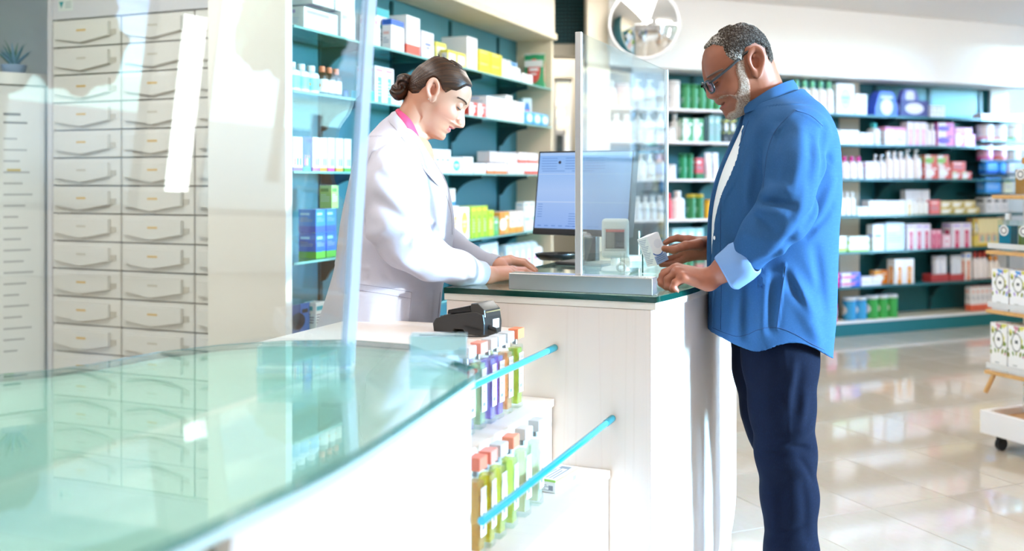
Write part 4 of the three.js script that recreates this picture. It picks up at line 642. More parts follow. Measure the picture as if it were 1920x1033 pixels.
{ const t = thing('refill_pouch', 'green and white pouch with a red oval standing against the wooden end panel', 'pouch', W1.to(6.365, 1.9206, -2.405).toArray(), A1 - 1.5);
  KIND.refill_pouch(t, 0.145, 0.24, 0.06, printM('oval', ['#35a06a', '#e4584e', '#ffffff'])); mesh('white_band', rbox(0.13, 0.045, 0.002, 0, 0.17, 0.0215, 0.0008), M('#f2f4f0', 0.5), t); }
[ // far sales wall, left of the customer
  [0, 1112, 1160, 3, 150, 'plain_bottle', ['plain', '#f6f3f1'], 'white bottle at the left end of the first far shelf', {}],
  [0, 1162, 1187, 1, 155, 'lidded_can', ['plain', '#f3c9c4'], 'pale pink can seen through the counter screen', { cap: '#f6dcd8' }],
  [0, 1190, 1236, 2, 148, 'pump_bottle', ['plain', '#f7f6f5'], 'white pump bottle seen through the counter screen on the first far shelf', { lab: ['text', '#fafafa', '#e4e4e8'] }],
  [0, 1238, 1256, 1, 152, 'plain_bottle', ['plain', '#eef1f3'], 'white bottle just behind the screen end post', {}],
  [0, 1259, 1281, 1, 150, 'lidded_can', ['text', '#f8f6f5', '#e0dcdc'], 'large white can right of the screen end post', {}],
  [0, 1283, 1356, 5, 158, 'lidded_can', ['text', '#3f9a62', '#8fd0a4', '#e8f4ea'], 'green can in the row beside the customer\'s nose', { cap: '#2f8a52' }],
  [1, 1112, 1190, 4, 212, 'plain_bottle', ['plain', '#f8f5f3'], 'white bottle at the left of the second far shelf', {}],
  [1, 1192, 1252, 3, 208, 'pump_bottle', ['plain', '#f8f7f5'], 'tall white pump bottle on the second far shelf behind the screen', { lab: ['text', '#fbfbfa', '#dcdce2'] }],
  [1, 1254, 1270, 1, 238, 'lidded_can', ['plain', '#f5f2f0'], 'low white jar right of the screen on the second far shelf', {}],
  [1, 1262, 1279, 1, 213, 'plain_bottle', ['plain', '#fbf9f8'], 'slim white bottle behind the low white jar', { in: 0.09 }],
  [1, 1281, 1320, 2, 222, C, ['block', '#d8eedd', '#5fae7a', '#fbfdfb'], 'green and white carton with a disc on the second far shelf', { d: 0.07 }],
  [1, 1322, 1328, 1, 220, C, ['plain', '#20403a'], 'narrow dark carton beside the green and white cartons', { d: 0.06 }],
  [1, 1330, 1352, 2, 217, C, ['text', '#8fb9b4', '#cfe4e0'], 'grey-green carton beside the customer\'s chin', { d: 0.06 }],
  [1, 1356, 1382, 2, 224, C, ['dots', '#1c1c16', '#e8d23a', '#d6e070'], 'black carton with yellow flowers before the customer\'s collar', { d: 0.06 }],
  [2, 1112, 1196, 4, 290, 'plain_bottle', ['plain', '#f7f4f1'], 'white bottle at the left of the third far shelf', {}],
  [2, 1198, 1252, 3, 288, 'pump_bottle', ['plain', '#f8f5ef'], 'creamy white pump bottle on the third far shelf behind the screen', { lab: ['text', '#fbf8f2', '#e6dfd2'] }],
  [2, 1254, 1272, 1, 308, 'lidded_can', ['plain', '#f6f3f2'], 'low white jar on the third far shelf', {}],
  [2, 1278, 1304, 2, 288, 'lidded_can', ['text', '#1f8a56', '#7fc79c', '#e3f2e8'], 'dark green can on the third far shelf', { cap: '#136b40' }],
  [2, 1306, 1321, 1, 296, C, ['band', '#d85a62', '#2f7a4a', '#f6f0ec'], 'red and green carton beside the dark green cans', { d: 0.06 }],
  [2, 1326, 1352, 2, 286, 'cosmetic_tube', ['text', '#f0ecf4', '#cfc2e2'], 'white and lilac tube before the customer\'s chest', {}],
  [3, 1112, 1178, 4, 366, 'plain_bottle', ['plain', '#f4f3f0'], 'slim white bottle behind the monitor on the fourth far shelf', {}],
  [3, 1180, 1248, 5, 368, 'plain_bottle', ['plain', '#f5f4f4'], 'slim white bottle on the fourth far shelf seen through the screen', { lab: ['text', '#f4f5fa', '#c8d2ea'] }],
  [3, 1253, 1264, 1, 362, 'plain_bottle', ['plain', '#e9606a'], 'red bottle right of the screen end post', { cap: '#e23f4a' }],
  [3, 1266, 1290, 1, 358, 'plain_bottle', ['plain', '#fbfaf9'], 'large white bottle beside the red bottle', { lab: ['text', '#fdfdfd', '#f0b0b0'] }],
  [3, 1293, 1324, 2, 364, 'lidded_can', ['text', '#2c7a44', '#8fc79a', '#cfe6d4'], 'green can beside the large white bottle, fourth far shelf', { cap: '#c9b23a' }],
  [3, 1325, 1336, 1, 374, 'lidded_can', ['plain', '#f0b429'], 'yellow can at the customer\'s shirt front', { cap: '#d99a1c' }],
  [4, 1262, 1320, 4, 428, C, ['text', '#9fd0d6', '#e8f4f5'], 'pale teal carton above the customer\'s hand', { d: 0.07 }],
  // right of the customer
  [0, 1492, 1568, 5, 150, 'plain_bottle', ['plain', '#fbfaf8'], 'large white bottle with a green cap behind the customer\'s shoulder', { cap: '#7fd0a8', lab: ['text', '#fdfdfc', '#ee8f9a'] }],
  [0, 1569, 1603, 1, 157, C, ['oval', '#fbfbfb', '#cfeef0', '#7fcfd4'], 'big white carton with a pale oval on the first far shelf', { d: 0.1 }],
  [0, 1604, 1627, 1, 176, C, ['plain', '#fcfafa'], 'plain white carton beside the big pale-oval carton', { d: 0.1 }],
  [0, 1641, 1686, 1, 171, 'display_pack', ['plain', '#3f63d8'], 'bright blue cone-shaped pack on the first far shelf', { d: 0.1 }],
  [0, 1688, 1742, 1, 188, C, ['oval', '#3b2f7a', '#e8e4f4', '#ffffff'], 'dark violet display carton on the first far shelf', { d: 0.09 }],
  [0, 1690, 1724, 1, 164, 'display_pack', ['plain', '#6a6fc0'], 'pink and blue leaning pack on top of the dark violet carton', { up: 0.13, h: 0.1, in: 0.07, d: 0.05 }],
  [0, 1745, 1773, 3, 198, C, ['text', '#f0f3f8', '#a9b8d4'], 'small white carton at the end of the first far shelf', { d: 0.06 }],
  [1, 1558, 1573, 1, 242, C, ['plain', '#fdfbfb'], 'white carton behind the customer\'s upper arm', { d: 0.08 }],
  [1, 1574, 1612, 1, 244, C, ['text', '#fcfcfc', '#e6f2f4', '#e6ecf0'], 'wide white carton on the second far shelf', { d: 0.09 }],
  [1, 1613, 1637, 2, 249, C, ['plain', '#fbf9f8'], 'low white carton on the second far shelf', { d: 0.08 }],
  [1, 1638, 1658, 1, 230, 'plain_bottle', ['text', '#eef6f6', '#6fc4c4'], 'white bottle with a turquoise cap on the second far shelf', { cap: '#3fbfc0' }],
  [1, 1660, 1700, 2, 238, C, ['top', '#fbf4f6', '#ef8fb6', '#f4d3e0'], 'white carton with a pink top edge on the second far shelf', { d: 0.1 }],
  [1, 1702, 1738, 3, 229, C, ['stripe', '#f6e9f2', '#f29cc8', '#f8f2fa'], 'tall pale pink striped carton on the second far shelf', { d: 0.08 }],
  [1, 1739, 1758, 2, 232, 'plain_bottle', ['band', '#f8f0f4', '#f08fbc'], 'white and pink bottle among the pink cartons', { cap: '#fbf8fa' }],
  [1, 1759, 1790, 1, 250, C, ['block', '#f6e6f2', '#f08cc8', '#7a5ac8'], 'pink carton with a violet mark, lower layer', { d: 0.1 }],
  [1, 1759, 1790, 1, 229, C, ['block', '#f8eaf4', '#ee84c4', '#7a5ac8'], 'pink carton with a violet mark, upper layer', { up: 0.098, h: 0.094, d: 0.09, in: 0.03 }],
  [1, 1792, 1830, 2, 251, C, ['block', '#f8e4ee', '#f27cb8', '#fbf6fa'], 'pink carton in the lower layer at the end of the second far shelf', { d: 0.1 }],
  [1, 1792, 1824, 2, 238, C, ['text', '#f29cc4', '#f8d6e6'], 'flat pink carton lying on pink cartons, end of second far shelf', { up: 0.096, h: 0.055, d: 0.09, in: 0.03 }],
  [2, 1569, 1622, 4, 293, 'plain_bottle', ['plain', '#faf3f7'], 'white bottle with a magenta cap on the third far shelf', { cap: '#e0489c', lab: ['text', '#fbf6fa', '#c9a8e0'] }],
  [2, 1624, 1640, 1, 303, C, ['text', '#f2e6ec', '#e8a8b8'], 'small pale pink carton after the magenta-capped bottles', { d: 0.06 }],
  [2, 1641, 1664, 2, 290, 'pump_bottle', ['band', '#faf2f0', '#ee8078'], 'white and red pump bottle on the third far shelf', {}],
  [2, 1665, 1700, 3, 284, 'plain_bottle', ['band', '#faf1ee', '#ec7468'], 'white and red bottle on the third far shelf', { cap: '#fbf8f6' }],
  [2, 1701, 1733, 2, 280, 'pump_bottle', ['stripe', '#faf4f4', '#e8504c'], 'tall white and red pump bottle on the third far shelf', {}],
  [2, 1735, 1785, 2, 310, C, ['block', '#f3e4dc', '#e2685a', '#fbf7f2'], 'red carton with a white disc, lower layer of the red stack', { d: 0.09 }],
  [2, 1735, 1780, 2, 291, C, ['block', '#eddfd0', '#e06a58', '#8fbf5a'], 'red carton with a green disc, upper layer of the red stack', { up: 0.118, h: 0.09, d: 0.08, in: 0.03 }],
  [2, 1786, 1823, 2, 322, C, ['block', '#dfe2b8', '#e2604e', '#faf4f0'], 'low red carton at the end of the third far shelf', { d: 0.08 }],
  [2, 1786, 1812, 1, 302, C, ['text', '#e8705f', '#f6d8cc'], 'red carton lying on the low red cartons', { up: 0.066, h: 0.09, d: 0.07, in: 0.03 }],
  [3, 1566, 1608, 4, 360, 'plain_bottle', ['plain', '#fbf9f8'], 'slim white bottle behind the customer\'s elbow', {}],
  [3, 1609, 1629, 1, 388, C, ['text', '#fbfbfb', '#cfdcec'], 'flat white carton beside the slim white bottles', { d: 0.08 }],
  [3, 1630, 1664, 2, 376, C, ['text', '#f6f4f4', '#e3e0e4'], 'white carton on the fourth far shelf', { d: 0.09 }],
  [3, 1665, 1698, 2, 376, C, ['text', '#f4f4f6', '#dfe3ea', '#ced6e2'], 'grey-white carton on the fourth far shelf', { d: 0.09 }],
  [3, 1700, 1712, 1, 374, C, ['stripe', '#faf8f2', '#e8b83a'], 'white carton with a golden stripe on the fourth far shelf', { d: 0.08 }],
  [3, 1713, 1744, 3, 372, 'plain_bottle', ['band', '#faf8f0', '#e8dca0'], 'cream bottle beside the golden striped carton', {}],
  [3, 1698, 1744, 3, 356, C, ['plain', '#f8f4f0'], 'white carton stacked behind the cream bottles', { in: 0.13, d: 0.06 }],
  [3, 1746, 1764, 1, 375, C, ['text', '#ef7f7c', '#f8d4d0'], 'red-pink carton between cream bottles and gold cartons', { d: 0.06 }],
  [3, 1765, 1838, 3, 389, C, ['block', '#e3d08a', '#c9b05a', '#fbf8ee'], 'gold carton with a white disc, lower layer', { d: 0.09 }],
  [3, 1765, 1830, 3, 375, C, ['block', '#ead9a0', '#cdb464', '#fbf8f0'], 'gold carton with a white disc, upper layer', { up: 0.062, h: 0.058, d: 0.08, in: 0.03 }],
  [4, 1563, 1588, 2, 443, C, ['band', '#f8faf4', '#b8d84a', '#e4efc4'], 'white carton with a lime foot behind the customer\'s elbow', { d: 0.08 }],
  [4, 1592, 1631, 1, 457, C, ['band', '#f4f8ea', '#b2d63c', '#8fb4d4'], 'wide white and lime carton, lower layer', { d: 0.09 }],
  [4, 1592, 1631, 1, 442, C, ['band', '#f6f9ee', '#c2de5a', '#8fb4d4'], 'wide white and lime carton, upper layer', { up: 0.062, h: 0.06, d: 0.085, in: 0.03 }],
  [4, 1638, 1659, 1, 421, C, ['top', '#fafafc', '#f2f4f8', '#2a62c8'], 'tall white carton with a blue mark on the fifth far shelf', { d: 0.08 }],
  [4, 1661, 1697, 1, 418, C, ['text', '#cfe4f4', '#eef6fb', '#8fb8dc'], 'pale blue display carton on the fifth far shelf', { d: 0.12 }],
  [4, 1702, 1746, 3, 420, C, ['stripe', '#f6eef4', '#d8245f', '#c9b4e6'], 'tall white carton with a crimson stripe, row of three', { d: 0.12 }],
  [4, 1748, 1766, 2, 431, C, ['stripe', '#ef8fa8', '#c81e52', '#f8e6ec'], 'pink carton with a crimson stripe between the white rows', { d: 0.09 }],
  [4, 1768, 1784, 1, 440, C, ['oval', '#f6c9d8', '#fbf2f6', '#e85a8a'], 'low pale pink carton with an oval before the far striped cartons', { d: 0.08 }],
  [4, 1786, 1822, 2, 418, C, ['stripe', '#f4ecf6', '#d82a64', '#c4b0ea'], 'tall white carton with a crimson stripe, pair near the corner', { d: 0.12 }],
  [5, 1556, 1575, 1, 512, C, ['block', '#f8eef2', '#ee3f96', '#fbf8fa'], 'white and magenta carton behind the customer\'s back', { d: 0.07 }],
  [5, 1577, 1615, 1, 526, C, ['block', '#f4f4fa', '#3f66d8', '#e88fa8'], 'white and blue carton, lower layer on the sixth far shelf', { d: 0.08 }],
  [5, 1577, 1615, 1, 511, C, ['block', '#f6f6fb', '#4a70dc', '#e88fa8'], 'white and blue carton, upper layer on the sixth far shelf', { up: 0.064, h: 0.062, d: 0.075, in: 0.03 }],
  [5, 1616, 1654, 2, 519, C, ['text', '#f8f2f0', '#f2d8d2'], 'low white carton beside the orange carton', { d: 0.08 }],
  [5, 1640, 1666, 1, 507, C, ['block', '#f2a43a', '#f08a1c', '#fbf4ea'], 'orange carton with a white disc on the sixth far shelf', { d: 0.06, in: 0.09 }],
  [5, 1678, 1715, 2, 486, C, ['stripe', '#fbf7f2', '#f0960f', '#f6e8da'], 'tall white carton with an orange stripe on the sixth far shelf', { d: 0.09 }],
  [5, 1746, 1781, 1, 514, 'counter_tray', ['plain', '#b83c3c'], 'red low display tray holding white and blue cans', { d: 0.1 }],
  [5, 1782, 1810, 1, 514, 'counter_tray', ['plain', '#c04444'], 'red low display tray nearest the corner', { d: 0.1 }],
  [5, 1756, 1780, 2, 480, 'lidded_can', ['stripe', '#f0f2fa', '#3f63c8'], 'white and blue can standing in the red display tray', { up: 0.006, tray: 1, in: 0.05, cap: '#eef0f8' }],
  [5, 1788, 1806, 2, 479, 'lidded_can', ['stripe', '#e8f0fa', '#5f86d4'], 'white and pale blue can standing in the red tray nearest the corner', { up: 0.006, tray: 1, in: 0.05, cap: '#f4f6fb' }],
  [5, 1811, 1823, 1, 474, C, ['stripe', '#f6efe8', '#e8783a', '#4a86d4'], 'slim white carton with orange and blue print near the corner', { d: 0.05 }],
  [6, 1554, 1573, 2, 557, 'plain_bottle', ['plain', '#ee4fa8'], 'pink bottle with an orange cap at the customer\'s shirt hem', { cap: '#d98a3a', lab: ['text', '#f8d8ea', '#e889c0'] }],
  [6, 1592, 1632, 2, 558, 'lidded_can', ['oval', '#3a9fd0', '#f4ece6', '#d87a5a'], 'blue can with a portrait oval on the bottom board', { cap: '#f2f4f4' }],
  [6, 1634, 1690, 3, 554, 'lidded_can', ['oval', '#3aa54a', '#f4ece6', '#d87a5a'], 'green can with a portrait oval on the bottom board', { cap: '#f2f4f4' }],
  [6, 1822, 1874, 6, 536, 'soft_pack', ['band', '#f6f0ee', '#e86a4a', '#f2b8a4'], 'white and orange upright pack at the corner of the bottom board', { d: 0.08 }],
].forEach((s) => run(W2, RZ, RIGHT_ROWS, s));
// the narrow, densely filled column in the corner, on thin pegged trays
{
  const CORNER = [1.846, 1.653, 1.475, 1.345, 1.175, 0.985, 0.705, 0.41], RXc = W2.atCol(1843, RZ).x, W = 0.62;
  ['', 'holding round white and pink tubs', 'holding pink tubs', 'holding flat blue packs', 'holding large blue cartons', 'holding white cartons'].forEach((w, i) => {
    if (!i) return;
    const t = thing('corner_tray', `thin dark corner shelf ${w}`, 'shelf', W2.to(RXc + W / 2, CORNER[i], RB).toArray(), A2);
    mesh('board', rbox(W, 0.01, 0.27, 0, -0.005, 0.135, 0.002), M('#0e3d42', 0.4), t); mesh('lip', rbox(W, 0.014, 0.004, 0, -0.002, 0.273, 0.001), M('#12484e', 0.4), t);
  });
  [
    [0, 1841, 1868, 2, 213, 'medicine_carton', ['text', '#f6e4ea', '#ef9fb0'], 'flat pink and white carton at the top of the corner column', { d: 0.1 }],
    [0, 1869, 1905, 2, 214, 'medicine_carton', ['text', '#f0857a', '#f6e6d8'], 'flat red and cream carton at the top of the corner column', { d: 0.1 }],
    [0, 1906, 1925, 1, 214, 'medicine_carton', ['text', '#f0dc3a', '#f6f0c4'], 'flat yellow carton at the top of the corner column', { d: 0.1 }],
    [1, 1848, 1871, 1, 233, 'lidded_can', ['band', '#f4eef2', '#f3a6c4'], 'round white and pink tub in the corner column', { cap: '#f0f0f2' }],
    [1, 1872, 1896, 1, 234, 'lidded_can', ['band', '#f2eeee', '#f0b49a'], 'round white and peach tub in the corner column', { cap: '#efeef0' }],
    [1, 1899, 1922, 1, 234, 'lidded_can', ['band', '#f2f6f0', '#8fd49c'], 'round white and green tub in the corner column', { cap: '#f2f4f2' }],
    [2, 1848, 1870, 1, 271, 'lidded_can', ['band', '#e8a8cc', '#d4509a'], 'round pink tub in the corner column', { cap: '#e9c4dc' }],
    [2, 1873, 1897, 1, 271, 'lidded_can', ['band', '#e2a8b0', '#dd6a4c'], 'round rose and orange tub in the corner column', { cap: '#ecc8c8' }],
    [2, 1899, 1922, 1, 273, 'lidded_can', ['plain', '#dfe9e8'], 'round pale grey tub in the corner column', {}],
    [3, 1849, 1875, 1, 303, 'soft_pack', ['band', '#2c8fe0', '#1f5fc4'], 'flat bright blue pack in the corner column', { d: 0.1 }],
    [3, 1876, 1890, 1, 304, 'soft_pack', ['band', '#3aa4e8', '#2c74d0'], 'narrow bright blue pack in the corner column', { d: 0.1 }],
    [3, 1891, 1920, 1, 305, 'soft_pack', ['plain', '#cfd2d8'], 'grey pack behind the amber bottle', { d: 0.1 }],
    [4, 1848, 1879, 1, 333, 'medicine_carton', ['text', '#3f9ae6', '#8fc8f4', '#cfe6fa'], 'large bright blue carton in the corner column', { d: 0.1 }],
    [4, 1883, 1900, 1, 334, 'medicine_carton', ['text', '#eef3d8', '#b4d23a'], 'white and lime carton in the corner column', { d: 0.1 }],
    [5, 1850, 1892, 3, 370, 'medicine_carton', ['text', '#f3f3f5', '#2e2e36'], 'white carton with dark mark in the corner column', { d: 0.12 }],
    [6, 1827, 1836, 1, 410, 'medicine_carton', ['dots', '#e8cc5a', '#ef7f3a', '#8a5fc4'], 'golden carton with bright figures near the corner', { d: 0.08 }],
    [6, 1836, 1882, 4, 409, 'medicine_carton', ['figures', '#f2e4b0', '#e8c23a', '#4a9fd4'], 'colourful toothbrush carton in the corner', { d: 0.09 }],
    [7, 1829, 1856, 3, 472, 'plain_bottle', ['band', '#f6ece8', '#c83a3a'], 'white bottle with a red cap in the corner', { cap: '#c8443a' }],
    [7, 1858, 1878, 2, 480, 'plain_bottle', ['band', '#f8ede2', '#ee8a3a'], 'white bottle with an orange cap in the corner', { cap: '#ee9a3a' }],
  ].forEach((s) => run(W2, RZ, CORNER, s));
}
// ---------------------------------------------------------------- wheeled gondola at the right edge
{
  const A3 = -66.5 * Math.PI / 180, fr = frame(A3), o3 = V(2.27, 0, -4.83);
  const put = (x, y, z) => fr.to(x, y, z).add(o3);          // x along its front towards the camera, z out of its front
  const L = 1.1, wm = M('#f6f4f3', 0.4);
  const t = thing('display_gondola', 'white and oak wheeled display gondola with four wooden shelves', 'display stand', put(0, 0, 0).toArray(), A3);
  const yb = 0.075;
  mesh('base_frame', [span(0, L, yb, yb + 0.11, -0.03, 0, 0.004), span(0, L, yb, yb + 0.11, -0.62, -0.59, 0.004), span(0, 0.03, yb, yb + 0.11, -0.59, -0.03, 0.003), span(L - 0.03, L, yb, yb + 0.11, -0.59, -0.03, 0.003)], wm, t);
  mesh('base_deck', span(0.03, L - 0.03, yb + 0.06, yb + 0.078, -0.589, -0.031, 0.002), oakWood, t);
  for (const z of [-0.33, -0.29]) mesh('post', span(0.03, 0.075, yb + 0.079, 1.36, z, z + 0.035, 0.003), wm, t);
  for (const z of [-0.33]) mesh('post', span(L - 0.075, L - 0.03, yb + 0.079, 1.36, z, z + 0.075, 0.003), wm, t);
  mesh('back_panel', span(0.08, L - 0.08, yb + 0.079, 1.3, -0.31, -0.292, 0.002), oakWood, t);
  const SY = [0.372, 0.668, 0.955, 1.225], F0 = [-0.05, -0.06, -0.06, -0.1];
  SY.forEach((y, i) => {
    const s = mesh('shelf', span(-0.02, L + 0.02, y - 0.018, y, -0.287, F0[i], 0.003), oakWood, t);
    if (i < 3) mesh('retaining_lip', span(-0.01, L + 0.01, y + 0.012, y + 0.038, F0[i] - 0.004, F0[i] - 0.0015, 0.001), M('#f2f2f0', 0.25, { transmission: 0.3, thickness: 0 }), s);
  });
  mesh('peg_leg', rod(V(0.02, SY[0] - 0.02, F0[0] - 0.02), V(-0.02, SY[0] - 0.11, F0[0] - 0.01), 0.011), oakWood, t);
  for (const [x, z] of [[0.07, -0.06], [L - 0.07, -0.06], [0.07, -0.56], [L - 0.07, -0.56]]) { const c = mesh('caster', [cyl(0.03, 0.03, 0.022, 0, -0.011, 0, 20).rotateZ(Math.PI / 2)], M('#1a1a1a', 0.5), t); c.position.set(x, 0.03, z); const k = mesh('fork', rbox(0.034, 0.03, 0.03, 0, 0.03, 0, 0.003), M('#2b2b2b', 0.5), c); }
  const goods = [
    [0, 3, 'boxed_gift', ['dots', '#f4f3f0', '#c98a96', '#6f8f3a'], 0.235, 'white carton with green-pink flower print, lowest gondola shelf'],
    [1, 3, 'boxed_gift', ['dots', '#f5f5f5', '#5a9ad4', '#a88ad0'], 0.20, 'white carton with blue-violet flower print, second gondola shelf'],
  ];
  for (const [r, n, , pr, h, l] of goods) { let f = null; for (let i = 0; i < n; i++) { const p = put(0.055 + i * 0.1, SY[r] + 0.0006, F0[r] - 0.055); const tl = `${l}, ${['leftmost', 'second from left', 'third from left', 'fourth from left', 'fifth from left', 'sixth from left'][i]}`; if (!f) { f = thing('flower_carton', tl, 'carton', p.toArray(), A3, l); KIND.medicine_carton(f, 0.094, h, 0.09, printM(...[pr[0], pr.slice(1)])); } else { const c = f.clone(); c.name = numbered('flower_carton'); c.userData.label = tl; c.position.copy(p); scene.add(c); } } }
  const bottle = (x, r, col, l, cap) => { const b = thing('room_scent_bottle', l, 'bottle', put(x, SY[r] + 0.0006, F0[r] - 0.06).toArray(), A3); mesh('glass', rbox(0.075, 0.15, 0.06, 0, 0.075, 0, 0.004, 2), pane, b); mesh('liquid', rbox(0.067, 0.12, 0.052, 0, 0.064, 0, 0.003), new THREE.MeshPhysicalMaterial({ color: srgb(col), roughness: 0.1, transmission: 0.5, thickness: 0 }), b); mesh('neck', cyl(0.014, 0.014, 0.03, 0, 0.1505, 0, 16), M(cap, 0.4), b); mesh('round_label', new THREE.CircleGeometry(0.026, 24).translate(0, 0.1, 0.0306), M('#f1f0ec', 0.5), b); mesh('ring', new THREE.RingGeometry(0.012, 0.018, 24).translate(0, 0.1, 0.0312), M('#5a5b5e', 0.5), b); };
  bottle(0.06, 2, '#2aa4c4', 'turquoise scent bottle with a round label on the third gondola shelf', '#dfe3e4');
  bottle(0.17, 2, '#8f9a3a', 'olive scent bottle with a round label on the third gondola shelf', '#dfe3e4');
  bottle(0.28, 2, '#b9a4d0', 'violet scent bottle on the third gondola shelf', '#dfe3e4');
  bottle(0.12, 3, '#d9a24a', 'amber scent bottle on the top gondola shelf', '#c98a4a');
  bottle(0.25, 3, '#e2b86a', 'honey-coloured scent bottle on the top gondola shelf', '#c98a4a');
}
// ---------------------------------------------------------------- people: smooth distance fields meshed by surface nets
const smin = (a, b, k) => { const h = Math.max(k - Math.abs(a - b), 0) / k; return Math.min(a, b) - h * h * k * 0.25; };
const smax = (a, b, k) => -smin(-a, -b, k);
function cone(p, a, b, ra, rb) {             // tapered capsule
  const bx = b.x - a.x, by = b.y - a.y, bz = b.z - a.z, ax = p.x - a.x, ay = p.y - a.y, az = p.z - a.z;
  const t = clamp((ax * bx + ay * by + az * bz) / (bx * bx + by * by + bz * bz));
  return Math.hypot(ax - bx * t, ay - by * t, az - bz * t) - (ra + (rb - ra) * t);
}
function chain(p, pts, k = 0.02) { let d = 9; for (let i = 0; i < pts.length - 1; i++) { const e = cone(p, pts[i][0], pts[i + 1][0], pts[i][1], pts[i + 1][1]); d = i ? smin(d, e, k) : e; } return d; }
const ell = (x, y, z, a, b, c) => { const k0 = Math.hypot(x / a, y / b, z / c), k1 = Math.hypot(x / (a * a), y / (b * b), z / (c * c)); return k1 < 1e-9 ? -Math.min(a, b, c) : k0 * (k0 - 1) / k1; };
function table(rows) {                        // smooth interpolation of rows [y, ...values], y ascending
  return (y) => {
    const n = rows.length; if (y <= rows[0][0]) return rows[0].slice(1); if (y >= rows[n - 1][0]) return rows[n - 1].slice(1);
    let i = 1; while (rows[i][0] < y) i++;
    const p = rows[i - 1], q = rows[i], o = rows[Math.max(0, i - 2)], r = rows[Math.min(n - 1, i + 1)], h = q[0] - p[0], t = (y - p[0]) / h;
    return p.slice(1).map((_, k) => { const m0 = i > 1 ? (q[k + 1] - o[k + 1]) / (q[0] - o[0]) * h : q[k + 1] - p[k + 1], m1 = i < n - 1 ? (r[k + 1] - p[k + 1]) / (r[0] - p[0]) * h : q[k + 1] - p[k + 1], t2 = t * t, t3 = t2 * t; return (2 * t3 - 3 * t2 + 1) * p[k + 1] + (t3 - 2 * t2 + t) * m0 + (3 * t2 - 2 * t3) * q[k + 1] + (t3 - t2) * m1; });
  };
}
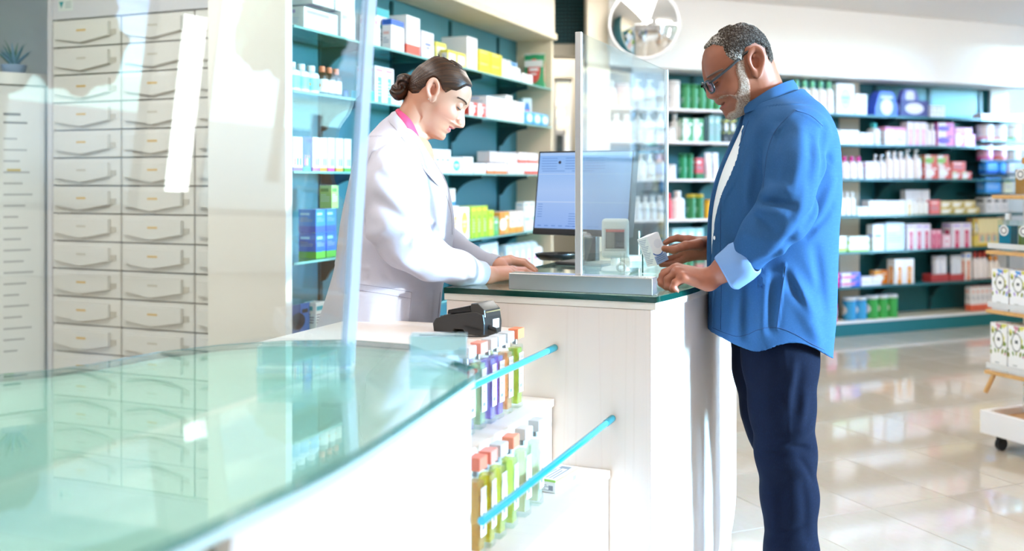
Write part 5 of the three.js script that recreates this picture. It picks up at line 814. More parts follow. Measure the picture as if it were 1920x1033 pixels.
// mesh f(p) = 0 in the box lo..hi; colour(p, n) gives linear r g b
function netMesh(f, lo, hi, cell, { colour, uv, lip = 1.7 } = {}) {
  const nx = Math.ceil((hi.x - lo.x) / cell) + 1, ny = Math.ceil((hi.y - lo.y) / cell) + 1, nz = Math.ceil((hi.z - lo.z) / cell) + 1, p = V(0, 0, 0), B = 6;
  const g = new Float32Array(nx * ny * nz), at = (i, j, k) => (k * ny + j) * nx + i, half = B * cell * 0.87;
  for (let K = 0; K < nz; K += B) for (let J = 0; J < ny; J += B) for (let I = 0; I < nx; I += B) {
    p.set(lo.x + (I + B / 2) * cell, lo.y + (J + B / 2) * cell, lo.z + (K + B / 2) * cell);
    const c = f(p), far = Math.abs(c) > half * lip;
    for (let k = K; k < Math.min(K + B, nz); k++) for (let j = J; j < Math.min(J + B, ny); j++) for (let i = I; i < Math.min(I + B, nx); i++) g[at(i, j, k)] = far ? c : f(p.set(lo.x + i * cell, lo.y + j * cell, lo.z + k * cell));
  }
  const id = new Int32Array(nx * ny * nz).fill(-1), pos = [], idx = [];
  const E = [[0, 1], [2, 3], [4, 5], [6, 7], [0, 2], [1, 3], [4, 6], [5, 7], [0, 4], [1, 5], [2, 6], [3, 7]], cv = new Float32Array(8);
  for (let k = 0; k < nz - 1; k++) for (let j = 0; j < ny - 1; j++) for (let i = 0; i < nx - 1; i++) {
    let s = 0; for (let c = 0; c < 8; c++) { cv[c] = g[at(i + (c & 1), j + (c >> 1 & 1), k + (c >> 2))]; if (cv[c] < 0) s++; }
    if (s === 0 || s === 8) continue;
    let x = 0, y = 0, z = 0, n = 0;
    for (const [a, b] of E) if ((cv[a] < 0) !== (cv[b] < 0)) { const t = cv[a] / (cv[a] - cv[b]); x += (a & 1) + t * ((b & 1) - (a & 1)); y += (a >> 1 & 1) + t * ((b >> 1 & 1) - (a >> 1 & 1)); z += (a >> 2) + t * ((b >> 2) - (a >> 2)); n++; }
    id[at(i, j, k)] = pos.length / 3; pos.push(lo.x + (i + x / n) * cell, lo.y + (j + y / n) * cell, lo.z + (k + z / n) * cell);
  }
  const quad = (a, b, c, d, flip) => { if (a < 0 || b < 0 || c < 0 || d < 0) return; flip ? idx.push(a, c, b, b, c, d) : idx.push(a, b, c, b, d, c); };
  for (let k = 1; k < nz - 1; k++) for (let j = 1; j < ny - 1; j++) for (let i = 1; i < nx - 1; i++) {
    const s = g[at(i, j, k)] < 0;
    if (s !== g[at(i + 1, j, k)] < 0) quad(id[at(i, j - 1, k - 1)], id[at(i, j, k - 1)], id[at(i, j - 1, k)], id[at(i, j, k)], !s);
    if (s !== g[at(i, j + 1, k)] < 0) quad(id[at(i - 1, j, k - 1)], id[at(i, j, k - 1)], id[at(i - 1, j, k)], id[at(i, j, k)], s);
    if (s !== g[at(i, j, k + 1)] < 0) quad(id[at(i - 1, j - 1, k)], id[at(i, j - 1, k)], id[at(i - 1, j, k)], id[at(i, j, k)], !s);
  }
  const nrm = new Float32Array(pos.length), col = colour ? new Float32Array(pos.length) : null, uvs = new Float32Array(pos.length / 3 * 2), e = cell * 0.45, q = V(0, 0, 0);
  for (let v = 0; v < pos.length; v += 3) {
    let gx, gy, gz;
    for (let it = 0; it < 2; it++) {
      const [x, y, z] = [pos[v], pos[v + 1], pos[v + 2]];
      gx = f(q.set(x + e, y, z)) - f(q.set(x - e, y, z)); gy = f(q.set(x, y + e, z)) - f(q.set(x, y - e, z)); gz = f(q.set(x, y, z + e)) - f(q.set(x, y, z - e));
      const l2 = Math.max((gx * gx + gy * gy + gz * gz) / (4 * e * e), 0.09);
      if (it === 0) { const d = clamp(f(q.set(x, y, z)) / l2, -cell * 0.6, cell * 0.6) / (2 * e); pos[v] -= gx * d; pos[v + 1] -= gy * d; pos[v + 2] -= gz * d; }
    }
    const l = Math.hypot(gx, gy, gz) || 1; nrm[v] = gx / l; nrm[v + 1] = gy / l; nrm[v + 2] = gz / l;
    if (col) { const c = colour(q.set(pos[v], pos[v + 1], pos[v + 2]), V(nrm[v], nrm[v + 1], nrm[v + 2])); col[v] = c[0]; col[v + 1] = c[1]; col[v + 2] = c[2]; }
    const w = uv ? uv(pos[v], pos[v + 1], pos[v + 2]) : [pos[v] + pos[v + 2] * 0.7, pos[v + 1]]; uvs[v / 3 * 2] = w[0]; uvs[v / 3 * 2 + 1] = w[1];
  }
  const geo = new THREE.BufferGeometry();
  geo.setAttribute('position', new THREE.Float32BufferAttribute(pos, 3)); geo.setAttribute('normal', new THREE.BufferAttribute(nrm, 3)); geo.setAttribute('uv', new THREE.BufferAttribute(uvs, 2));
  if (col) geo.setAttribute('color', new THREE.BufferAttribute(col, 3));
  geo.setIndex(idx); return geo;
}
const lin = (c) => { const k = srgb(c); return [k.r, k.g, k.b]; };
const mix3 = (a, b, t) => [lerp(a[0], b[0], t), lerp(a[1], b[1], t), lerp(a[2], b[2], t)];
// distance from p to a creased line on the cloth: ridges [from, to, height, width]
function folds(list) {
  const L = list.map(([a, b, h, w]) => ({ a, b, h, w, d: b.clone().sub(a), l2: b.distanceToSquared(a) }));
  return (p) => { let s = 0; for (const f of L) { const x = p.x - f.a.x, y = p.y - f.a.y, z = p.z - f.a.z, t = clamp((x * f.d.x + y * f.d.y + z * f.d.z) / f.l2), r2 = (x - f.d.x * t) ** 2 + (y - f.d.y * t) ** 2 + ((z - f.d.z * t) * 0.55) ** 2, w = f.w * f.w; if (r2 < w * 7) s += f.h * Math.exp(-r2 / w) * (0.35 + 0.65 * Math.sin(Math.PI * clamp(t * 0.9 + 0.05))); } return s; };
}
// A head as a radial field round its own upright axis. front/back: profile points [px, py] from crown to chin and from crown to nape.
// s: +1 facing the right of the picture, -1 facing left. Local u forward, v up (0 at the chin), w sideways (towards the camera).
function headField({ cx, cy, D, tilt, s, front, back, base, half, eye, nose, ear, earSize, earLean = 0.26 }) {
  const k = F / D, ct = Math.cos(tilt), st = Math.sin(tilt);
  const up = V(s * st, ct, 0), fw = V(s * ct, -st, 0), O = P(cx, cy, D);
  const loc = (px, py) => { const dx = (px - cx) / k, dy = (cy - py) / k; return [dx * fw.x + dy * fw.y, dx * up.x + dy * up.y]; };
  const prof = (pts) => { const q = pts.map(([a, b]) => loc(a, b)).map(([u, v]) => [v, u]).sort((a, b) => a[0] - b[0]); const o = []; for (const r of q) if (!o.length || r[0] - o[o.length - 1][0] > 0.0012) o.push(r); return o; };
  const fr = prof(front), bk = prof(back), bs = prof(base), N = 260;
  const v0 = Math.min(fr[0][0], bk[0][0]) - 0.02, v1 = Math.max(fr[fr.length - 1][0], bk[bk.length - 1][0]);
  const linear = (rows) => (v) => { const n = rows.length - 1; if (v > rows[n - 1][0] && v < rows[n][0]) return rows[n][1] + (rows[n - 1][1] - rows[n][1]) * Math.sqrt((rows[n][0] - v) / (rows[n][0] - rows[n - 1][0])); if (v <= rows[0][0]) return rows[0][1]; for (let i = 1; i < rows.length; i++) if (v <= rows[i][0]) return lerp(rows[i - 1][1], rows[i][1], (v - rows[i - 1][0]) / (rows[i][0] - rows[i - 1][0])); return rows[rows.length - 1][1]; };
  const sample = (rows, blur) => { const fn = linear(rows), a = new Float32Array(N); for (let i = 0; i < N; i++) { let s = 0, n = 0; for (let j = -3; j <= 3; j++) { const vv = v0 + (v1 - v0) * i / (N - 1); s += fn(vv + j * Math.min(blur, (v1 - vv) * 0.3) / 3); n++; } a[i] = s / n; } return a; };
  const FR = sample(fr, 0.0028), BK = sample(bk, 0.006), BS = sample(bs, 0.006);
  const get = (a, v) => { const x = clamp((v - v0) / (v1 - v0)) * (N - 1), i = Math.min(N - 2, Math.floor(x)); return a[i] + (a[i + 1] - a[i]) * (x - i); };
  const vc = fr[0][0], hw = table([...half.slice(0, -1), [0.98, half[half.length - 2][1] * 0.65], [0.995, half[half.length - 2][1] * 0.33], [1, 0.003]].map(([h, w]) => [vc + h * (v1 - vc), w]));
  const mv0 = loc(...nose.mouthAt)[1], E = loc(...eye.at), Ns = loc(...nose.at), Er = loc(...ear), dome = 0.055;
  const toL = (p) => { const x = p.x - O.x, y = p.y - O.y; return [x * fw.x + y * fw.y, x * up.x + y * up.y, p.z - O.z]; };
  const toW = (u, v, w) => V(O.x + fw.x * u + up.x * v, O.y + fw.y * u + up.y * v, O.z + w);
  function skull(u, v, w) {
    const vv = Math.min(v, v1), b = Math.max(0.004, hw(vv)[0]);
    const bsf = get(BS, vv), frf = get(FR, vv), bkf = -get(BK, vv), c = (bsf - bkf) / 2 * 0.12;   // section centre
    const uu = u - c, a = uu > 0 ? Math.max(0.006, bsf - c) : Math.max(0.006, bkf + c), n = uu > 0 ? 2.35 : 2.1;
    let d = Math.pow(Math.pow(Math.abs(uu) / a, n) + Math.pow(Math.abs(w) / b, n), 1 / n);
    const sc = Math.min(lerp(Math.max(0.006, bkf + c), Math.max(0.006, bsf - c), smooth(-0.025, 0.025, uu)), b), wide = lerp(nose.bridge, nose.wide, smooth(E[1] + 0.004, Ns[1] + 0.004, vv));
    let out = (d - 1) * (sc * 0.75 + Math.hypot(uu, w) * 0.25);
    // nose, lips and chin stand proud of the base section near the middle
    if (u > 0) {
      const proud = frf - bsf, soft = lerp(0.026, wide, smooth(Ns[1] - 0.014, Ns[1] - 0.002, vv)), k = Math.exp(-Math.pow(Math.abs(w) / soft, 2.6));
      out -= proud * k * smooth(-0.01, 0.05, u);
      // nostril wing
      const al = Math.hypot((u - (Ns[0] - 0.016)) / 0.011, (v - (Ns[1] - 0.003)) / 0.009, (Math.abs(w) - 0.0125) / 0.0075); if (al < 2) out = smin(out, (al - 1) * 0.007, 0.006);
      const nh = Math.hypot((u - (Ns[0] - 0.012)) / 0.0065, (v - (Ns[1] - 0.0105)) / 0.0035, (Math.abs(w) - 0.0085) / 0.0035); if (nh < 2) out = smax(out, -(nh - 1) * 0.0035, 0.003);
      // eye sockets, brows, cheeks
      const fd = smooth(0.0, 0.035, u);
      const ew = Math.abs(w) - 0.031; out += fd * 0.0072 * Math.exp(-(ew * ew / 0.0003 + (v - E[1]) ** 2 / 0.00018));
      out -= fd * 0.0035 * Math.exp(-(ew * ew / 0.0005 + (v - E[1] - 0.02) ** 2 / 0.0001));
      const cw = Math.abs(w) - 0.04; out -= fd * nose.cheek * Math.exp(-(cw * cw / 0.0006 + (v - (E[1] - 0.034)) ** 2 / 0.00035));
      // mouth line and smile crease
      const mv = mv0, mw = Math.abs(w); out += fd * 0.0042 * Math.exp(-((v - mv - (mw > 0.014 ? (mw - 0.014) * 0.4 : 0)) ** 2) / 0.000005) * (1 - smooth(0.02, 0.029, mw));
      const cr = mw - (0.0185 + (Ns[1] - v) * 0.5); out += smooth(0.045, 0.06, u) * 0.0022 * Math.exp(-(cr * cr) / 0.00003) * smooth(0.036, 0.026, mw) * smooth(mv - 0.012, mv, v) * smooth(Ns[1] + 0.01, Ns[1], v);
    }
    // eyeball under the lids
    const ey = Math.hypot(u - E[0], v - E[1], Math.abs(w) - 0.031) - 0.0125; out = smin(out, ey, 0.0065);
    const R = (q) => (get(BS, Math.min(q, v1)) - get(BK, Math.min(q, v1)) + 2 * hw(Math.min(q, v1))[0]) / 4, sl = (R(Math.min(v, v1) + 0.003) - R(Math.min(v, v1) - 0.005)) / 0.008;
    out /= Math.sqrt(1 + Math.min(sl * sl, 70) * smooth(v1 - 0.055, v1 - 0.025, v));
    if (v > v1) out = Math.hypot(Math.max(0, out), v - v1);
    out = smax(out, (vc - v) - 0.002 + Math.max(0, 0.05 - u) * 0.35 - 0.012 * smooth(0.07, 0.03, u), 0.012);
    return out;
  }
  function earF(u, v, w0, thick = 1) {
    const tl = earLean, su = u - Er[0], sv = v - Er[1], a = (su * Math.cos(tl) + sv * Math.sin(tl)) / earSize, b = (sv * Math.cos(tl) - su * Math.sin(tl)) / earSize;
    if (a * a + b * b > 0.0028) return 0.02;
    const side = hw(clamp(v, vc, v1))[0] * 0.955, w = w0 - side - 0.002 - Math.max(0, -a) * 0.42;
    const low = smooth(0.012, -0.03, b), rx = 0.0185 - 0.006 * low, ry = 0.031, q = Math.hypot(a / rx, b / ry), rr0 = (q - 1) * Math.min(rx, ry) * 0.9;
    let d = Math.hypot(rr0 + 0.0015, (w - 0.0095) * 0.9) - 0.0043;                                   // helix
    d = smin(d, Math.max(rr0, Math.abs(w - 0.0005) - 0.0025), 0.003);                                // back plate
    d = smin(d, Math.max(Math.abs(rr0 + 0.001) - 0.002, Math.abs(w - 0.004) - 0.006), 0.003);
    const q2 = Math.hypot((a + 0.0005) / (rx * 0.58), (b + 0.003) / (ry * 0.55)), an = Math.hypot((q2 - 1) * rx * 0.5, (w - 0.0055) * 0.8) - 0.0026; if (a < 0.006) d = smin(d, an, 0.003);   // antihelix
    d = smax(d, -(Math.hypot((a - 0.003) / 0.0075, (b + 0.005) / 0.0115, (w - 0.006) / 0.009) - 1) * 0.006, 0.002);   // bowl
    d = smin(d, Math.hypot(a - 0.004, b + 0.0265, w - 0.004) - 0.0075, 0.006);                       // lobe
    d = smin(d, Math.hypot(a - 0.014, b + 0.006, w - 0.003) - 0.0042, 0.004);                       // tragus
    return d * earSize;
  }
  // a point of the skin seen outwards from the head's axis at height v, turned by angle g from straight ahead
  const onSkin = (u0, w0, v, g, lift = 0) => { let r = 0.004; const c = Math.cos(g), q = Math.sin(g); while (r < 0.14 && skull(u0 + c * r, v, w0 + q * r) < 0) r += 0.0004; return toW(u0 + c * (r + lift), v, w0 + q * (r + lift)); };
  const face = (p) => { const [u, v, w] = toL(p); let d = skull(u, v, w); const e = earF(u, v, Math.abs(w)); if (e < 0.015) d = smin(d, e, 0.004); return d; };
  return { onSkin, mv: mv0, O, up, fw, toL, toW, skull, face, E, Ns, Er, vc, v1, hw, loc, k, ct, st };
}
// a hand: wrist, then per finger its joints with radii, and the palm as flat joined bones
function handField(wrist, wr, fingers, thumb, palmR) {
  return (p) => {
    let d = 9;
    fingers.forEach((f, i) => { const e = cone(p, wrist[i] ?? wrist[0], f[0][0], wr, palmR[i]); d = i ? smin(d, e, 0.016) : e; });
    d = smin(d, chain(p, thumb, 0.006), 0.012);
    let q = 9; for (const f of fingers) q = Math.min(q, chain(p, f, 0.004));
    return smin(d, q, 0.007);
  };
}

const polyDist = (pts) => (x, y) => {          // signed distance to a closed outline, positive inside
  let d = 1e9, inside = false;
  for (let i = 0, j = pts.length - 1; i < pts.length; j = i++) {
    const [ax, ay] = pts[j], [bx, by] = pts[i], ex = bx - ax, ey = by - ay, t = clamp(((x - ax) * ex + (y - ay) * ey) / (ex * ex + ey * ey));
    d = Math.min(d, Math.hypot(x - ax - ex * t, y - ay - ey * t));
    if ((ay > y) !== (by > y) && x < (bx - ax) * (y - ay) / (by - ay) + ax) inside = !inside;
  }
  return inside ? d : -d;
};
// where the line of sight through a pixel meets a surface
function hit(px, py, f, D0 = 2.2, D1 = 3.4) { let D = D0; const s = Math.hypot((px - CX) / F, (HY - py) / F, 1); for (let i = 0; i < 120 && D < D1; i++) { const d = f(P(px, py, D)); if (d < 0.0006) break; D += Math.max(0.0008, d * 0.6) / s; } return P(px, py, D); }
const foldsAt = (f, D0, list) => folds(list.map(([a, b, c, d, h, w]) => [hit(a, b, f, D0), hit(c, d, f, D0), h, w]));
const vcol = (rough, extra = {}) => new THREE.MeshPhysicalMaterial({ vertexColors: true, roughness: rough, ...extra });
function sheet2(name, rows, mat, parent, label) {        // a cloth strip through rows of points, thickened a little
  const n = rows.length, m = rows[0].length, pos = [], uv = [], idx = [];
  for (let i = 0; i < n; i++) for (let j = 0; j < m; j++) { const p = rows[i][j]; pos.push(p.x, p.y, p.z); uv.push(i / n, j / m); if (i && j) { const a = i * m + j, b = a - m; idx.push(b - 1, b, a - 1, a - 1, b, a); } }
  const g = new THREE.BufferGeometry(); g.setAttribute('position', new THREE.Float32BufferAttribute(pos, 3)); g.setAttribute('uv', new THREE.Float32BufferAttribute(uv, 2)); g.setIndex(idx); g.computeVertexNormals();
  const q = g.clone(), N = g.attributes.normal, Q = q.attributes.position; for (let i = 0; i < Q.count; i++) Q.setXYZ(i, Q.getX(i) - N.getX(i) * 0.003, Q.getY(i) - N.getY(i) * 0.003, Q.getZ(i) - N.getZ(i) * 0.003);
  q.setIndex([...idx].reverse()); q.computeVertexNormals();
  return mesh(name, [g, q], mat, parent, label);
}
function loftRows(top, bottom, n, mid, puff) {            // rows between two edges with a bulge along `puff`
  const A = new THREE.CatmullRomCurve3(top).getPoints(n), B = new THREE.CatmullRomCurve3(bottom).getPoints(n);
  return A.map((a, i) => Array.from({ length: mid + 1 }, (_, j) => { const t = j / mid, p = a.clone().lerp(B[i], t), k = Math.sin(t * Math.PI) * puff; const o = p.clone().sub(puffCentre); o.y = 0; return p.addScaledVector(o.normalize(), k); }));
}
let puffCentre = V(0, 0, 0);

function seam(pts, f, D0, r, n = 40) { const c = new THREE.CatmullRomCurve3(pts.map(([x, y]) => V(x, y, 0)), false, 'centripetal').getPoints(n).map((q) => hit(q.x, q.y, f, D0, 3.5)); return tube(c, r, n * 2, 5); }
// ---------------------------------------------------------------- the customer
{
  const D0 = 2.87, t = thing('person', 'grey-bearded man in glasses, open blue shirt and dark jeans standing at the till counter', 'person', [0.76, 0, -2.87]);
  const base = t.position.clone(), add = (name, geo, mat, label, parent) => { const g = geo; g.translate(-base.x, -base.y, -base.z); return mesh(name, g, mat, parent ?? t, label); };
  const H = headField({
    cx: 1392, cy: 118, D: D0, tilt: 0.47, s: -1,
    front: [[1360, 54.5], [1343, 67], [1329, 81], [1322, 93], [1318, 104], [1316, 117], [1316.5, 130], [1318.5, 142], [1322, 152], [1325, 162], [1326.5, 170], [1328, 177], [1331, 182], [1337.5, 184.5], [1342, 186], [1343, 190], [1346, 194], [1352, 198], [1351, 203], [1356, 207], [1359, 213], [1364, 219], [1372, 223]],
    base: [[1360, 54.5], [1343, 67], [1329, 81], [1322, 93], [1318.5, 104], [1317, 117], [1318, 130], [1321, 141], [1328, 151], [1334, 161], [1340, 172], [1346, 183], [1351, 193], [1357, 204], [1366, 216], [1375, 222]],
    back: [[1360, 54.5], [1387, 47.5], [1411, 53], [1427, 67], [1437, 84], [1443, 105], [1446, 125], [1446, 143], [1432, 168], [1408, 203]],
    half: [[0, 0.022], [0.05, 0.036], [0.12, 0.048], [0.25, 0.059], [0.4, 0.067], [0.52, 0.073], [0.65, 0.077], [0.78, 0.074], [0.88, 0.061], [0.95, 0.041], [1, 0.006]],
    eye: { at: [1339, 154] }, nose: { at: [1328, 177], bridge: 0.0095, wide: 0.0155, cheek: 0.006, mouthAt: [1352, 198] }, ear: [1405, 121], earSize: 1.2, earLean: 0.32,
  });
  const neckA = P(1418, 135, D0), neckB = P(1450, 225, D0), chestC = P(1450, 270, D0);
  const headF = (p) => smin(smin(H.face(p), cone(p, neckA, neckB, 0.056, 0.064), 0.02), ell(p.x - chestC.x, p.y - chestC.y, p.z - chestC.z, 0.08, 0.07, 0.15), 0.03);
  const skin = lin('#93573d'), dark = lin('#5f3222'), red = lin('#a8604a'), lipc = lin('#8d4a42'), pale = lin('#b98a74');
  const skinCol = (p) => {
    const [u, v, w] = H.toL(p); let c = skin; const n = noise.noise(p.x * 60, p.y * 60, p.z * 60);
    c = mix3(c, dark, 0.14 + 0.14 * n);
    c = mix3(c, red, 0.6 * Math.exp(-((u - H.Ns[0]) ** 2 + (v - H.Ns[1]) ** 2) / 0.0009) + 0.5 * Math.exp(-((u - H.Er[0]) ** 2 + (v - H.Er[1]) ** 2) / 0.0005));
    if (Math.abs(v - H.mv + 0.002) < 0.008 && u > 0.04 && Math.abs(w) < 0.026) c = mix3(c, lipc, 0.75);
    if (u < -0.03 && v < 0.1) c = mix3(c, pale, 0.55 * smooth(0.11, 0.06, v) * smooth(0.03, 0.07, v));
    const ew = Math.abs(w) - 0.031; c = mix3(c, dark, 0.5 * Math.exp(-(ew * ew + (v - H.E[1] + 0.012) ** 2) / 0.00012) * (u > 0.03));
    return c;
  };
  const parts = [netMesh(headF, V(0.5, 1.36, -3.04), V(0.83, 1.775, -2.7), 0.0026, { colour: skinCol })];
  // hands: near hand curled on the counter, far hand holding the carton
  const Q = (x, y, d, r) => [P(x, y, d), r];
  const nearHand = [
    [Q(1270, 503, 2.745, 0.0135), Q(1246, 511, 2.75, 0.0108), Q(1239, 525, 2.745, 0.0095), Q(1247, 534, 2.735, 0.0085)],
    [Q(1266, 505, 2.72, 0.0138), Q(1243, 517, 2.725, 0.011), Q(1240, 531, 2.72, 0.0098), Q(1250, 539, 2.712, 0.0088)],
    [Q(1270, 511, 2.695, 0.0132), Q(1252, 524, 2.697, 0.0105), Q(1252, 537, 2.692, 0.0094), Q(1262, 543, 2.687, 0.0085)],
    [Q(1281, 520, 2.672, 0.012), Q(1266, 530, 2.67, 0.0098), Q(1262, 540, 2.667, 0.0088), Q(1268, 545, 2.668, 0.008)]];
  const wristN = [P(1326, 518, 2.715), P(1326, 521, 2.705), P(1326, 527, 2.697), P(1326, 532, 2.69)];
  const thumbN = [Q(1310, 520, 2.745, 0.015), Q(1288, 521, 2.775, 0.012), Q(1268, 530, 2.775, 0.0105), Q(1256, 537, 2.765, 0.009)];
  const hn = handField(wristN, 0.019, nearHand, thumbN, [0.0145, 0.015, 0.015, 0.014]), foreN = [Q(1334, 522, 2.70, 0.027), Q(1360, 503, 2.68, 0.031), Q(1420, 455, 2.63, 0.04)];
  const nearF = (p) => smin(hn(p), chain(p, foreN), 0.018);
  const handCol = (p) => { const n = noise.noise(p.x * 90, p.y * 90, p.z * 90), m = noise.noise(p.x * 25 + 4, p.y * 25, p.z * 25); return mix3(mix3(skin, red, 0.3 + 0.3 * m), dark, 0.12 + 0.14 * n); };
  parts.push(netMesh(nearF, V(0.385, 0.985, -2.83), V(0.60, 1.10, -2.6), 0.003, { colour: handCol }));
  const farHand = [
    [Q(1292, 450, 3.0, 0.013), Q(1271, 446, 3.012, 0.0105), Q(1258, 449, 3.018, 0.0092), Q(1248, 455, 3.015, 0.0082)],
    [Q(1288, 460, 3.015, 0.0132), Q(1266, 464, 3.032, 0.0106), Q(1252, 468, 3.034, 0.0094), Q(1243, 471, 3.028, 0.0084)],
    [Q(1288, 471, 3.018, 0.013), Q(1267, 482, 3.03, 0.0104), Q(1253, 486, 3.03, 0.0092), Q(1244, 487, 3.026, 0.0082)],
    [Q(1293, 481, 3.01, 0.0122), Q(1271, 492, 3.018, 0.0098), Q(1254, 496, 3.016, 0.0086), Q(1240, 496, 3.01, 0.0078)]];
  const wristF = [P(1325, 458, 3.0), P(1325, 462, 3.005), P(1325, 468, 3.008), P(1325, 474, 3.005)];
  const thumbF = [Q(1312, 458, 2.975, 0.0165), Q(1285, 461, 2.95, 0.0135), Q(1264, 469, 2.938, 0.0115), Q(1246, 466, 2.942, 0.0095)];
  const hf = handField(wristF, 0.02, farHand, thumbF, [0.0145, 0.015, 0.015, 0.014]), foreF = [Q(1322, 464, 3.005, 0.028), Q(1350, 458, 3.03, 0.034), Q(1395, 430, 3.1, 0.042)];
  parts.push(netMesh((p) => smin(hf(p), chain(p, foreF), 0.018), V(0.42, 1.02, -3.13), V(0.72, 1.2, -2.9), 0.003, { colour: handCol }));
  // the body under the clothes, coarse
  const bodyF = (p) => Math.min(chain(p, [Q(1462, 270, D0, 0.085), Q(1455, 420, D0, 0.12), Q(1445, 560, D0, 0.11)]), chain(p, [Q(1470, 640, 2.79, 0.07), Q(1470, 840, 2.78, 0.05), Q(1487, 1140, 2.78, 0.035)]), chain(p, [Q(1440, 640, 2.95, 0.07), Q(1455, 800, 2.96, 0.05), Q(1487, 1120, 2.98, 0.035)]),
    chain(p, [Q(1483, 240, 2.68, 0.045), Q(1474, 396, 2.61, 0.035), Q(1400, 475, 2.65, 0.034)]), chain(p, [Q(1470, 240, 3.06, 0.045), Q(1430, 400, 3.12, 0.035), Q(1390, 432, 3.1, 0.036)]));
  parts.push(netMesh(bodyF, V(0.5, 0.0, -3.25), V(1.0, 1.45, -2.5), 0.016, { colour: () => skin }));
  const body = mergeGeometries(parts); add('body', body, vcol(0.5));
  // hair and beard
  const toPx = (p) => [CX + p.x / D0 * F, HY - (p.y - EYE) / D0 * F];
  const hairPoly = polyDist([[1290, 96], [1319, 96], [1332, 89], [1345, 94], [1350, 110], [1360, 119], [1370, 126], [1384, 121], [1387, 98], [1405, 88], [1424, 96], [1429, 120], [1431, 140], [1440, 147], [1475, 138], [1480, 15], [1290, 15]]);
  const hash = (x, y, z) => { const s = Math.sin(x * 127.1 + y * 311.7 + z * 74.7) * 43758.5453; return s - Math.floor(s); };
  const hairF = (p) => { const [x, y] = toPx(p), m = hairPoly(x, y); if (m < -9) return 0.02; const [u, v, w] = H.toL(p), n = noise.noise(p.x * 260, p.y * 260, p.z * 260); return H.skull(u, v, w) - lerp(-0.006, 0.0062, smooth(-5, 9, m)) - 0.002 * n; };
  const hDark = lin('#2a221d'), hGrey = lin('#6a625b'), hLight = lin('#d9d3cb');
  add('hair', netMesh(hairF, V(0.5, 1.46, -2.99), V(0.79, 1.78, -2.75), 0.0024, {
    colour: (p) => { const [x, y] = toPx(p), k = hash(Math.round(p.x * 420), Math.round(p.y * 420), Math.round(p.z * 420)); const light = clamp(Math.max(smooth(1356, 1334, x), smooth(96, 110, y) * smooth(1400, 1375, x), smooth(120, 140, y) * 0.8, smooth(60, 47, y) * 0.3)); return mix3(mix3(hDark, hGrey, k * k * 0.55), mix3(hGrey, hLight, k * 0.8), clamp(light * 0.85 + (k - 0.85) * 1.2)); },
  }), vcol(0.9, { specularIntensity: 0.2 }), 'short curly hair, dark with grey front and temples');
  const beardPoly = polyDist([[1367, 116], [1386, 114], [1391, 136], [1400, 162], [1404, 190], [1398, 226], [1375, 234], [1354, 224], [1361, 210], [1370, 206], [1371, 191], [1362, 185], [1352, 189], [1342, 192], [1337, 186], [1346, 178], [1358, 176], [1369, 178], [1373, 168], [1371, 152], [1366, 138]]);
  const beardF = (p) => { const [x, y] = toPx(p), m = beardPoly(x, y); if (m < -8) return 0.02; const [u, v, w] = H.toL(p), n = noise.noise(p.x * 300, p.y * 300, p.z * 300); return H.skull(u, v, w) - lerp(-0.0045, 0.0027, smooth(-4, 8, m)) - 0.0008 * n; };
  const bA = lin('#6b4938'), bB = lin('#b8ac9f');
  add('beard', netMesh(beardF, V(0.53, 1.44, -2.97), V(0.7, 1.66, -2.77), 0.0024, { colour: (p) => { const k = hash(Math.round(p.x * 430), Math.round(p.y * 430), Math.round(p.z * 430)), [x, y] = toPx(p); return mix3(skin, mix3(bA, bB, clamp(k * 0.8 + 0.15 + 0.25 * smooth(190, 215, y))), smooth(-2, 9, beardPoly(x, y)) * 0.95); } }), vcol(0.9, { specularIntensity: 0.2 }), 'short grey beard');
  // lash lines and brows
  for (const sd of [1, -1]) {
const pt = [], br = []; for (let i = 0; i <= 10; i++) { const k = i / 10; pt.push(H.onSkin(H.E[0] - 0.004, sd * 0.031, H.E[1] - 0.003 - 0.003 * Math.sin(k * 3.1), sd * (k * 2.0 - 0.75), 0.0003)); br.push(H.onSkin(0, sd * 0.006, H.E[1] + 0.02 + 0.003 * Math.sin(k * 2.6), sd * (0.12 + k * 0.55), 0.0005)); }
    add('eyelid_line', tube(pt, 0.0013, 20, 6), M('#2a1712', 0.5)); add('eyebrow', tube(br, 0.0026, 16, 6), M('#6d5a50', 0.8));
  }
  // glasses
  const gl = new THREE.Group(); gl.name = 'glasses'; t.add(gl); gl.userData.label = 'dark framed glasses';
  const lu = H.E[0] + 0.0265, lv = H.E[1] - 0.006, fm = M('#20252a', 0.3);
  const rim = (sd) => { const pts = []; for (let i = 0; i < 28; i++) { const a = i / 28 * Math.PI * 2, cx = Math.cos(a), sx = Math.sin(a), q = Math.pow(Math.abs(cx) ** 2.6 + Math.abs(sx) ** 2.6, -1 / 2.6); const w = 0.033 + cx * q * 0.0255; pts.push(H.toW(lu - 0.0001 - Math.max(0, w - 0.03) * 0.22, lv + sx * q * 0.0185, sd * w)); } return pts; };
